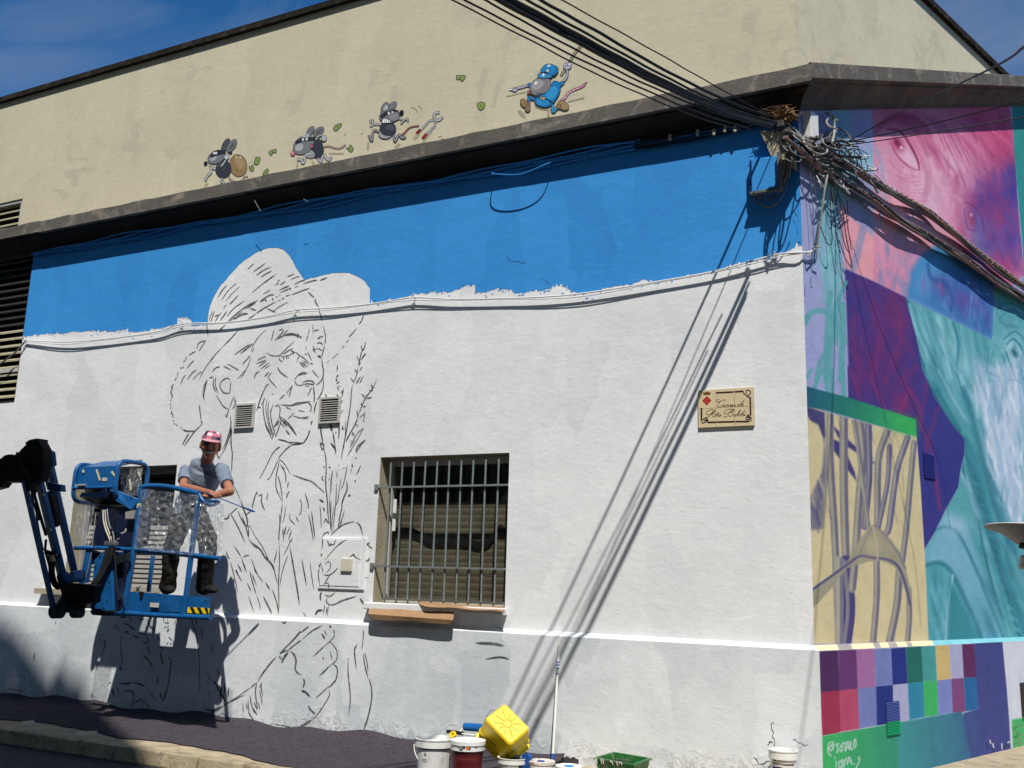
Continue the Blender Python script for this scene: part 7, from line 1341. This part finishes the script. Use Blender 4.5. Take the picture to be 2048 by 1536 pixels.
# clothes
sh = MB()
loft(sh, [neck0 + V(0, 0, .026), neck0 + V(0, 0, .0), chestT + V(0, 0, .012), chestT - V(0, 0, .03), chest, belly, pelvis + V(0, 0, .04), pelvis - V(0, 0, .06)], [.078, .12, .185, .205, .195, .175, .18, .185], [.07, .085, .10, .12, .13, .13, .135, .14], tors, 28)
for a, b in ((Rs, Re), (Ls, Le)):
    m = a * .38 + b * .62; u = nz_(b - a); loft(sh, [a - u * .03 - tors * (.03 if a is Ls else -.03), a, m, a * .34 + b * .66], [.07, .076, .068, .069], [.07, .078, .068, .069], tors, 20)
o = fleshy(sh, 'shirt', 'shirt', .009, 3, disp=.022, dsc=.09)
tr = MB()
loft(tr, [pelvis + V(0, 0, .09), pelvis, (Rh + Lh) / 2 - V(0, 0, .06)], [.165, .175, .16], [.12, .13, .12], tors, 24)
for h_, k_, a_ in ((Rh, Rk, Ra), (Lh, Lk, La)):
    limb(tr, [h_, h_ * .5 + k_ * .5, k_, k_ * .5 + a_ * .5, a_ - V(0, 0, .03)], [.115, .105, .088, .084, .082])
fleshy(tr, 'trousers', 'trouser', .010, 3, disp=.04, dsc=.10)
for a_, t_ in ((Ra, Rt), (La, Lt)):
    s_ = MB(); z = t_[2] - .0; a0 = V(a_[0], a_[1], z + .05); u = nz_(V(t_[0] - a_[0], t_[1] - a_[1], 0)); loft(s_, [a0 - u * .07, a0, a0 + u * .08 - V(0, 0, .01), V(*(a0 + u * .17)) - V(0, 0, .02), V(*(a0 + u * .20)) - V(0, 0, .025)], [.04, .05, .052, .045, .02], [.05, .055, .045, .032, .02], np.cross(u, V(0, 0, 1)), 16); fleshy(s_, 'shoe', 'shoe', .008, 2)
# hair, cap, face
hr = MB(); ellipsoid(hr, head + upv * .012 - fd * .012, .083, .092, .100, rt_, fd); hr.v = [tuple(head + (np.array(v_) - head) * HS) for v_ in hr.v]; o = fleshy(hr, 'hair', 'hair', .008, 1)
for s in (-1, 1): pass
ft = MB()
for s in (-1, 1): ft.col = (40, 26, 22); ellipsoid(ft, head + upv * .008 + fd * .0905 + rt_ * s * .030, .012, .004, .005, rt_, fd, 8)  # eyes coloured dark for the shade under the cap
ft.col = (48, 30, 24)
for s in (-1, 1): ellipsoid(ft, head + upv * .027 + fd * .094 + rt_ * s * .031, .018, .006, .004, rt_, fd, 8)
ft.col = (70, 40, 34); ellipsoid(ft, head - upv * .047 + fd * .088, .030, .008, .007, rt_, fd, 8)
ft.v = [tuple(head + (np.array(v_) - head) * HS) for v_ in ft.v]; ft.build('facial_features', 'print', PR)
mth = MB()
for i in range(9):
    t = (i - 4) / 4; c = head - upv * (.058 - .010 * t * t) + fd * (.0935 - .012 * t * t) + rt_ * t * .030; ellipsoid(mth, c, .006, .004, .0055 * (1 - .5 * t * t), rt_, fd, 6)
mth.v = [tuple(head + (np.array(v_) - head) * HS) for v_ in mth.v]; mth.build('teeth', 'bucket_white', PR)
cp = MB(); nA, nR = 24, 8; cc = head + upv * .052 - fd * .006; cr2 = np.random.default_rng(5); pal = [(206, 120, 140), (230, 208, 210), (176, 84, 104), (60, 48, 66), (236, 228, 228), (206, 140, 152), (120, 90, 116), (84, 70, 92)]
ring = lambda i, j: cc + (rt_ * .086 * math.cos(2 * math.pi * j / nA) + fd * .104 * math.sin(2 * math.pi * j / nA)) * math.cos(math.pi / 2 * i / nR) ** .55 + upv * .078 * math.sin(math.pi / 2 * i / nR)
pc = [[pal[cr2.integers(len(pal))] for _ in range(12)] for _ in range(4)]
for i in range(nR):
    for j in range(nA): cp.col = pc[i // 2][j // 2]; cp.quad(ring(i, j), ring(i, j + 1), ring(i + 1, j + 1), ring(i + 1, j))
cp.v = [tuple(head + (np.array(v_) - head) * HS) for v_ in cp.v]; co = cp.build('cap', 'cap', PR, smooth=True)
bm = MB(); G = []
for j in range(13):
    a = math.pi * (j / 12) ; e = cc + rt_ * .088 * math.cos(a) + fd * .100 * math.sin(a); f = cc + rt_ * .086 * math.cos(a) + fd * (.10 + .075 * math.sin(a) ** .6 * (1 if 0 < j < 12 else 0)) * math.sin(a) - upv * (.026 * math.sin(a)); G.append((e - upv * .002, f))
bm.col = (206, 150, 160)
for j in range(12): bm.quad(G[j][0], G[j + 1][0], G[j + 1][1], G[j][1]); 
bm.v = [tuple(head + (np.array(v_) - head) * HS) for v_ in bm.v]; b_ = bm.build('cap_brim', 'cap', co, smooth=True); b_.modifiers.new('thick', 'SOLIDIFY').thickness = .004
# the brush he holds
g = gR; tip = atY(500, 1020, 7.50); u = nz_(tip - g)
BRH = empty('paint_brush', g); tag(BRH, 'thin blue tipped paint brush held in the hand of the man', 'paint brush')
MB().tube([g - u * .10, g, tip - u * .05], [.004, .0055, .005], 8).build('handle', 'sleeveblue', BRH, smooth=True); MB().tube([tip - u * .06, tip - u * .02], .010, 10).build('ferrule', 'steel', BRH); MB().tube([tip - u * .03, tip + u * .03, tip + u * .05], [.012, .011, .006], 10).build('bristles', 'sleeveblue', BRH)

# ================================================================== FELT MAT
outer = [(-160, 1420), (0, 1438), (94, 1446), (160, 1458), (242, 1476), (305, 1482), (385, 1492), (480, 1511), (570, 1534), (700, 1556), (900, 1590)]
mo = [atZ(x, y, .006) for x, y in outer]
mt = MB(); nx_, ny_ = 150, 14; XA = np.linspace(-13.2, -3.55, nx_); ox = np.array([p[0] for p in mo]); oy = np.array([p[1] for p in mo]); o_s = np.argsort(ox)
GV = []
for i, x in enumerate(XA):
    y1 = np.interp(x, ox[o_s], oy[o_s]) + .02 * math.sin(x * 7) + .01 * math.sin(x * 19); y0 = YP - .004
    up_h = .045 + .02 * math.sin(x * 3.1) + .015 * math.sin(x * 8.7)
    for j in range(ny_ + 1):
        t = j / ny_; y = y0 * (1 - t) + y1 * t
        z = .010 + up_h * max(0, 1 - t * 9) + .012 * abs(math.sin(x * 4.3 + t * 3)) * math.sin(math.pi * t) + .008 * math.sin(x * 13 + t * 9) * math.sin(math.pi * t) + .006 * rng.random() * math.sin(math.pi * t)
        GV.append((x, y, max(z, .007)))
mt.v = GV
for i in range(nx_ - 1):
    for j in range(ny_): k = i * (ny_ + 1) + j; mt.f.append([k, k + 1, k + ny_ + 2, k + ny_ + 1]); mt.c.append(None); mt.mi.append(0)
o = mt.build('felt_mat', 'felt', smooth=True, base=(-8, 7.5, 0)); tag(o, 'dark purple grey felt sheet laid along the foot of the wall', 'floor cover')
for (x0, y0, x1, y1, lab) in ((42, 1447, 68, 1444, 'left of the two pale sticks lying on the felt sheet'), (154, 1467, 194, 1465, 'right of the two pale sticks lying on the felt sheet')):
    a, b = atZ(x0, y0, .03), atZ(x1, y1, .03); o = MB().beam(a, b, .03, .015).build('wood_strip', 'cream'); tag(o, lab, 'stick')

# ================================================================== BUCKETS AND TOOLS BY THE WALL
def place(px, py, H): return atZ(px, py, H)
def bucket(name, lab, px, py, H, rt0, rb, body, rim='bucket_white', band=None, lid=None, handle=True, fill=None, cat='bucket', zb=0.):
    c = place(px, py, H + zb); base = np.array([c[0], c[1], zb]); o = empty(name, base); tag(o, lab, cat)
    f = lambda h: rb + (rt0 - rb) * h / H
    MB().lathe(base, [(0, .002), (rb, .002), (f(H * .78), H * .78), (f(H), H * .99), (f(H) - .004, H * .99), (rb - .004, .008), (0, .008)], 40).build('body', body, o, smooth=True)
    MB().lathe(base, [(f(H) + .001, H * .80), (f(H) + .009, H * .80), (f(H) + .008, H * .97), (f(H) + .012, H * .972), (f(H) + .013, H), (f(H) - .002, H), (f(H) - .003, H * .95)], 44).build('rim', rim, o, smooth=True)
    if lid: MB().lathe(base, [(f(H) + .010, H * .93), (f(H) + .015, H * .93), (f(H) + .015, H + .006), (f(H) - .004, H + .009), (f(H) - .014, H + .001), (0, H + .003)], 44).build('lid', lid, o, smooth=True)
    if fill: MB().lathe(base, [(0, H * .9), (f(H) - .005, H * .9)], 36).build('paint', fill, o)
    if band: band(o, base, f)
    if handle:
        v = nz_(V(-c[0], -c[1], 0)); s = np.cross(v, [0, 0, 1]); hc = base + V(0, 0, H * .82); R = f(H) + .012
        tb('handle', [hc + s * R * math.cos(t) + (v * (R * .55) + V(0, 0, -H * handle)) * math.sin(t) for t in np.linspace(0, math.pi, 15)], .0035, 'steel' if name != 'paint_bucket' else 'bucket_white', 6, 2, o)
    return o, base, f
def curved_print(o, base, f, items, name='label_print', mat='print'):
    """flat print wrapped on the side that faces the street; items: (x0,x1,h0,h1,colour) with x in metres round the curve from the centre"""
    v = nz_(V(-base[0], -base[1], 0)); s = nz_(np.cross([0, 0, 1], v)); mb = MB(); mb.col = None
    def Pt(x, h, e): R = f(h) + e; a = x / f(h); return base + V(0, 0, h) + (v * math.cos(a) + s * math.sin(a)) * R
    for k, it in enumerate(items):
        x0, x1, h0, h1, c = it; mb.col = c; n = max(1, int(abs(x1 - x0) / .012) + 1); e = .0008 + .0003 * k
        for i in range(n):
            a, b = x0 + (x1 - x0) * i / n, x0 + (x1 - x0) * (i + 1) / n; mb.quad(Pt(a, h0, e), Pt(b, h0, e), Pt(b, h1, e), Pt(a, h1, e))
    lo_ = mb.build(name, mat, o); tag(lo_, kind='stuff'); return lo_
# large white bucket
def ringp(cx_, h, r, w, c, n=18): 
    out = []
    for i in range(n):
        t = 2 * math.pi * i / n; x, y = cx_ + r * math.cos(t), h + r * math.sin(t) * 1.1; out.append((x - w / 2, x + w / 2, y - w / 2, y + w / 2, c))
    return out
o, b, f = bucket('paint_bucket', 'large white open paint bucket with hanging wire handle, leftmost of the group', 870, 1475, .30, .148, .125, 'bucket_white', fill='bucket_white', handle=.52)
curved_print(o, b, f, [(-.17, .17, .228, .240, (128, 122, 112))] + [(-.082 + .004 * i, -.078 + .004 * i, .185 + .0, .192 + .012 * (2 - abs(i - 2)), (90, 90, 92)) for i in range(5)] + [(-.10, -.055, .160 - .010 * i, .164 - .010 * i, (176, 176, 172)) for i in range(3)] + ringp(-.065, .045, .036, .009, (196, 186, 92)) + ringp(.030, .045, .036, .009, (196, 186, 92)) + [(-.095, -.035, .02, .06, (222, 214, 170))])
# dark red bucket with white lid band
o, b, f = bucket('paint_bucket', 'dark red labelled paint bucket with white lid and a blue roller lying on top', 936, 1481, .31, .122, .106, 'bucket_red', lid='bucket_white', handle=0)
curved_print(o, b, f, [(-.11, .10, .215, .219, (70, 16, 22)), (-.09, .09, .19, .194, (130, 60, 66))] + [(-.08, .09, .16 - .018 * i, .163 - .018 * i, (70, 18, 26)) for i in range(7)])
curved_print(o, b, lambda h: f(.31) + .009, [(-.085, -.045, .272, .290, (60, 90, 96)), (-.04, -.02, .268, .292, (40, 50, 60)), (-.065, -.035, .256, .268, (46, 70, 60)), (-.012, .012, .262, .294, (216, 120, 60)), (.012, .022, .262, .290, (60, 56, 60)), (.05, .08, .276, .292, (112, 108, 104)), (-.078, -.05, .28, .286, (226, 226, 222))], 'lid_print')
top = b + V(0, 0, .32)
RL = empty('paint_roller', top); tag(RL, 'blue fleece paint roller lying across the dark red bucket', 'paint roller')
r0, r1 = place(927, 1453, .375), place(966, 1456, .375); v = nz_(r1 - r0)
MB().tube([r0, r0 + v * .01, r1, r1 + v * .05], [.020, .030, .031, .030], 18).build('sleeve', 'rollerblue', RL, smooth=True)
tb('wire_frame', [r0 - v * .0 + V(0, 0, -.01), r0 + V(-.01, -.03, -.03), r0 + V(.03, -.06, -.045), r0 + V(.14, -.07, -.045)], .006, 'bucket_white', 7, 4, RL); tb('grip', [r0 + V(-.13, -.03, -.045), r0 + V(.03, -.05, -.045)], .014, 'rubber', 8, 0, RL)
TR = MB(); p = place(907, 1469, .33); TR.lathe(p + V(0, 0, -.01), [(.0, 0), (.028, 0), (.028, .022), (.014, .022), (.014, 0)], 18, (0, -.6, .6)); o = TR.build('tape_roll', 'yellow'); tag(o, 'small yellow ring lying between the white and the dark red bucket', 'tape roll')
# small white bucket with blue checks carrying the tilted yellow container
o, b, f = bucket('paint_bucket', 'small white bucket with blue checked print under the tilted yellow container', 1026, 1514, .20, .108, .098, 'bucket_white', handle=0, fill='black', lid=None)
it = [(-.055, -.020, .0, .155, (56, 82, 150)), (.045, .085, .0, .155, (40, 70, 130))]
for i in range(5):
    for j in range(12):
        if (i + j) % 2: it.append((-.054 + .0068 * i, -.0475 + .0068 * i, .01 + .012 * j, .021 + .012 * j, (214, 218, 226)))
it += [(-.010, .04, .06, .064, (170, 176, 190)), (-.01, .03, .045, .049, (190, 194, 204))]
curved_print(o, b, f, it)
ld = MB(); q = b + V(.10, -.02, .17); ld.prism([q + V(0, 0, -.09), q + V(.05, -.02, -.08), q + V(.055, -.02, .05), q + V(.03, -.01, .075), q + V(-.02, 0, .06)], (.01, .03, 0)); oo = ld.build('scraper', 'sleeveblue'); tag(oo, 'dark blue plastic piece stuck in the rim of the checked bucket', 'scraper')
# yellow container: a tapered, round cornered rectangular pail lying tilted with its base to the viewer
YC = empty('yellow_container', b + V(0, 0, .2)); tag(YC, 'yellow rectangular plastic pail tilted on its corner with ribbed base showing', 'container')
def yrect(c, X, Y_, hx, hy, r, n=5):
    out = []
    for (sx, sy, a0) in ((1, 1, 0), (-1, 1, 90), (-1, -1, 180), (1, -1, 270)):
        for k in range(n + 1): a = math.radians(a0 + 90 * k / n); out.append(c + X * (sx * (hx - r) + r * math.cos(a)) + Y_ * (sy * (hy - r) + r * math.sin(a)))
    return out
cb_ = atY(1015, 1447, b[1] - .02)          # centre of the visible base face
ex = nz_(atY(1058, 1475, b[1] + .0) - atY(1008, 1424, b[1] - .0)); nrmf = nz_(V(.46, -.62, .62)); ex = nz_(ex - nrmf * (ex @ nrmf)); ey = np.cross(nrmf, ex)
secs = [(0, .112, .085, .02), (-.01, .122, .095, .03), (-.14, .136, .108, .03), (-.15, .142, .114, .03), (-.16, .142, .114, .03), (-.165, .136, .108, .03), (-.215, .138, .110, .03), (-.218, .152, .122, .03), (-.228, .152, .122, .03), (-.228, .136, .108, .03), (-.03, .118, .09, .025)]
mb = MB(); R_ = [yrect(cb_ + nrmf * h, ex, ey, hx, hy, r) for h, hx, hy, r in [(a_ * 1.15, b_ * 1.17, c_ * 1.17, d_) for a_, b_, c_, d_ in secs]]; n = len(R_[0])
mb.add([p for r in R_ for p in r], [[i * n + j, i * n + (j + 1) % n, (i + 1) * n + (j + 1) % n, (i + 1) * n + j] for i in range(len(R_) - 1) for j in range(n)] + [list(range(n))])
mb.build('pail', 'yellow', YC)
M['yellow_rib'] = simple('yellow_plastic_moulding', (196, 164, 8), .4, var=.05)
for k in range(10):
    a = 2 * math.pi * k / 10 + .2; p0 = cb_ + nrmf * .002 + (ex * math.cos(a) + ey * math.sin(a)) * .032; L = min(.105 / max(abs(math.cos(a)), .01), .078 / max(abs(math.sin(a)), .01)); MB().tube([p0, cb_ + nrmf * .002 + (ex * math.cos(a) + ey * math.sin(a)) * L], .0022, 5).build('base_rib', 'yellow_rib', YC)
MB().tube([cb_ + nrmf * .002 + (ex * math.cos(a) + ey * math.sin(a)) * .032 for a in np.linspace(0, 2 * math.pi, 25)], .0022, 5).build('base_ring', 'yellow_rib', YC)
for s in (-1, 1): tb('wire_handle', [cb_ - nrmf * .19 + ex * s * .13 + ey * .09, cb_ - nrmf * .10 + ex * s * .175 + ey * .05, cb_ - nrmf * .05 + ex * s * .18, cb_ - nrmf * .10 + ex * s * .16 - ey * .08, cb_ - nrmf * .17 + ex * s * .13 - ey * .10], .0022, 'steel', 6, 4, YC)
tb('wire_handle', [cb_ - nrmf * .16 + ex * .13 - ey * .115, cb_ - nrmf * .155 - ey * .122, cb_ - nrmf * .16 - ex * .13 - ey * .115], .0022, 'steel', 6, 4, YC); MB().tube([cb_ - nrmf * .155 - ey * .123 - ex * .03, cb_ - nrmf * .155 - ey * .123 + ex * .03], .006, 8).build('handle_grip', 'rubber', YC)
for k in range(4): MB().tube([cb_ - nrmf * (.05 + .045 * k) - ex * .145 - ey * .02, cb_ - nrmf * (.05 + .045 * k) - ex * .150 + ey * .04], .008, 6).build('latch', 'yellow_rib', YC)
# round pots with lids
o, b2, f2 = bucket('paint_pot', 'dark paint pot with a white lid crusted brown and dabbed blue', 1083, 1523, .185, .088, .084, 'bucket_red', lid='lidmess', handle=0, cat='paint pot')
MB().lathe(b2 + V(0, -.01, .1905), [(0, .002), (.028, .002), (.030, 0)], 20).build('paint_dab', 'sleeveblue', o)
o, b3, f3 = bucket('paint_pot', 'white lidded paint pot dabbed blue in front of the leaning pole', 1138, 1533, .165, .088, .084, 'bucket_white', lid='bucket_white', handle=0, cat='paint pot')
MB().lathe(b3 + V(.0, .0, .1695), [(0, .003), (.034, .003), (.036, 0)], 20).build('paint_dab', 'blue', o)
o, b4, f4 = bucket('paint_pot', 'white rimmed paint pot with streaked label standing alone near the corner', 1566, 1499, .315, .100, .09, 'bucket_white', handle=0, fill='bucket_white', cat='paint pot')
curved_print(o, b4, f4, [(-.085, -.055, .24, .285, (50, 44, 40)), (-.05, -.04, .245, .275, (40, 40, 42)), (-.034, -.024, .24, .272, (50, 46, 44)), (-.014, -.006, .24, .262, (90, 80, 50)), (.0, .01, .245, .268, (50, 60, 100)), (.018, .026, .245, .268, (40, 50, 90)), (.03, .06, .25, .27, (110, 50, 56)), (-.09, .09, .215, .228, (110, 106, 100)), (-.09, -.02, .10, .20, (36, 50, 100)), (-.01, .09, .10, .20, (222, 218, 200)), (.015, .04, .165, .20, (214, 132, 50)), (-.04, .0, .205, .215, (222, 220, 214))])
MB().lathe(b4 + V(.0, -.0, .286), [(0, .002), (.022, .002)], 16).build('paint_dab', 'bucket_red', o)
# white extension pole leaning on the plinth
pt, pb = atY(1118, 1292, YP - .012), atZ(1104, 1530, .02); pb = np.array([pb[0], min(pb[1], YP - .22), .03])
pb = atY(1105, 1520, YP - .22)
PL = empty('extension_pole', V(pb[0], pb[1], 0)); tag(PL, 'white extension pole with blue grip leaning against the plinth', 'pole')
lowest = pb + (pb - pt) * ((pb[2] - .01) / (pt[2] - pb[2]))
MB().tube([lowest, pb * .5 + pt * .5, pt], [.0115, .0115, .009], 12).build('shaft', 'bucket_white', PL, smooth=True)
gp = atY(1106, 1508, YP - .21); u = nz_(pt - pb); MB().tube([lowest, pb + u * .0, pb + u * .05], [.017, .017, .0155], 12).build('grip', 'sleeveblue', PL, smooth=True)
for t in (.82, .845, .79, .74): MB().tube([pb * (1 - t) + pt * t, pb * (1 - t - .012) + pt * (t + .012)], .0122, 8).build('paint_dab', 'sleeveblue', PL)
MB().tube([pt - u * .02, pt + u * .01], .011, 10).build('tip', 'cream', PL)
# green roller tray
GT = empty('roller_tray', place(1245, 1530, .0)); tag(GT, 'green plastic roller tub splashed with paint', 'roller tub')
zt_ = .20; Q4 = [atZ(1191, 1515, zt_), atZ(1268, 1528, zt_), atZ(1300, 1516, zt_), atZ(1228, 1504, zt_)]; cen = sum(Q4) / 4
low = [cen * .22 + q * .78 - V(0, 0, zt_ - .01) + V(0, 0, 0) for q in Q4]; low = [V(q[0], q[1], .01) for q in low]
ins = [cen * .06 + q * .94 for q in Q4]; il = [V(*(cen * .28 + q * .72)[:2], .03) for q in Q4]
mb = MB()
for i in range(4):
    j = (i + 1) % 4; mb.quad(low[i], low[j], Q4[j] - V(0, 0, .012), Q4[i] - V(0, 0, .012)); mb.quad(ins[i], ins[j], il[j], il[i])
mb.quad(*low[::-1]); mb.quad(*il); mb.build('tub', 'green', GT)
mb = MB(); ot = [q + nz_(q - cen) * .014 for q in Q4]
for i in range(4): j = (i + 1) % 4; mb.hexa([V(*ot[i][:2], zt_ - .014), V(*ot[j][:2], zt_ - .014), V(*ins[j][:2], zt_ - .014), V(*ins[i][:2], zt_ - .014)], [V(*ot[i][:2], zt_), V(*ot[j][:2], zt_), V(*ins[j][:2], zt_), V(*ins[i][:2], zt_)])
mb.build('rim', 'green', GT)
mb = MB(); mb.quad(*[V(*(cen * .12 + q * .88)[:2], zt_ - .05) for q in Q4]); mb.build('paint', 'liftdark', GT)
for i in range(9): p = Q4[0] * (1 - (i + .5) / 9) + Q4[1] * ((i + .5) / 9); l_ = low[0] * (1 - (i + .5) / 9) + low[1] * ((i + .5) / 9); MB().tube([p - V(0, .004, .014), p * .2 + l_ * .8 - V(0, .004, 0)], .004, 5).build('rib', 'green', GT)
for k in range(10): p = Q4[0] * (1 - rng.random()) + Q4[1] * rng.random() * 0 + Q4[0] * 0; t = rng.random(); p = ot[0] * (1 - t) + ot[1] * t; MB().tube([V(p[0], p[1] - .002, zt_ + .001), V(p[0] + .01, p[1] - .004, zt_ - .01 - .03 * rng.random())], .003, 5).build('paint_drip', 'lidmess' if k % 2 else 'bucket_white', GT)
rg = MB(); c = atZ(1118, 1515, .06)
for k in range(5): rg.box((c[0] - .02 + .03 * k, c[1] + .10, .0), (c[0] + .02 + .03 * k, c[1] + .16, .05 + .012 * (k % 2)))
o = rg.build('rag', 'felt', bevel=.01); tag(o, 'crumpled dark rag lying behind the white lidded pot', 'rag')

# ================================================================== STREET LAMP at the right edge
hc = C0 + ray(2078, 1062) / FPX * 4.2; R = .215
LP = empty('street_lamp', V(hc[0] + .5, hc[1], 0)); tag(LP, 'street lamp with a wide pale hood cut by the right edge of the photo', 'street lamp')
axl = nz_(V(.0, .0, 1) + nz_(V(hc[0], hc[1], 0)) * .02 + CAMROT[0] * .10); xd = nz_(CAMROT[0] - axl * (CAMROT[0] @ axl))
MB().lathe(hc, [(0, .03), (R * .5, .022), (R * .98, .004), (R, 0), (R * .97, -.004), (R * .7, -.02), (R * .42, -.06), (0, -.06)], 40, axl, xd).build('hood', 'alu', LP, smooth=True)
MB().lathe(hc, [(0, -.06), (R * .34, -.06), (R * .36, -.078), (0, -.08)], 28, axl, xd).build('neck', 'rubber', LP, smooth=True)
MB().lathe(hc, [(R * .2, -.10), (R * .33, -.115), (R * .35, -.165), (R * .1, -.17), (0, -.17)], 28, axl, xd).build('lamp_glass', 'cream', LP, smooth=True)
MB().tube([V(hc[0] + .5, hc[1], hc[2] + .06), V(hc[0] + .5, hc[1], 0)], .04, 14).build('pole', 'wire_grey', LP, smooth=True); MB().tube([hc + V(0, 0, .02), V(hc[0] + .5, hc[1], hc[2] + .05)], .012, 10).build('arm', 'wire_grey', LP)

# ================================================================== HOUSES ACROSS THE STREET (behind the camera: they cast the shade at the lower left and are mirrored in the panes)
def fromwall(px, py, Y=YP, caster=-2.6): p = atY(px, py, Y); t = Y - caster; return (p[0] + .6 * t, p[2] + 1.8 * t)
def fromground(px, py, z=0., caster=-2.6): p = atZ(px, py, z); t = p[1] - caster; return (p[0] + .6 * t, z + 1.8 * t)
sil = [fromwall(-600, 1300), fromwall(-60, 1330), fromwall(-5, 1345), fromwall(22, 1385), fromwall(60, 1398), fromwall(92, 1395), fromwall(108, 1352), fromwall(122, 1312), fromwall(136, 1335), fromwall(150, 1352), fromwall(168, 1352), fromwall(176, 1390), fromwall(186, 1412), fromground(240, 1462), fromground(311, 1514), (fromground(311, 1514)[0] + .05, 9.0), (1.4, 8.6), (1.4, ZR)]
OH = empty('house_across', (-4, -2.6, ZR)); tag(OH, 'tall beige house across the street behind the camera that shades the lower left', 'house')
mb = MB(); pts = [(-26., ZR), (-26., sil[0][1])] + sil; mb.prism([(x, -2.6, z) for x, z in pts], (0, -.35, 0)); mb.build('front_wall', 'facade', OH)
for i in range(7):
    for j in range(4):
        x = -24 + i * 3.2; z = 1.0 + j * 3.4; MB().box((x, -2.6, z), (x + 1.3, -2.56, z + 1.7)).build('shutter', 'slat_beige', OH)
bd_ = [fromwall(*q) for q in ((-160, 1060), (-60, 1150), (50, 1212), (88, 1262), (135, 1325), (185, 1392), (160, 1405), (115, 1372), (62, 1310), (0, 1240), (-120, 1150))]
mb = MB(); mb.prism([(x, -2.75, z) for x, z in bd_], (0, -.12, 0)); mb.build('shade_band_caster', 'facade', OH)  # unseen slanted board, added only to throw the diagonal shade band
OH2 = empty('house_across', (6, -5.5, ZR)); tag(OH2, 'long cream house across the street to the right behind the camera', 'house')
MB().box((2.5, -12, ZR), (34, -5.5, 15)).build('front_wall', 'facade', OH2)  # raised high to cut the sky light on the shaded walls
for i in range(4): MB().box((3.4 + i * 3, -5.5, 1.2), (4.8 + i * 3, -5.45, 3.)).build('shutter', 'slat_beige', OH2)
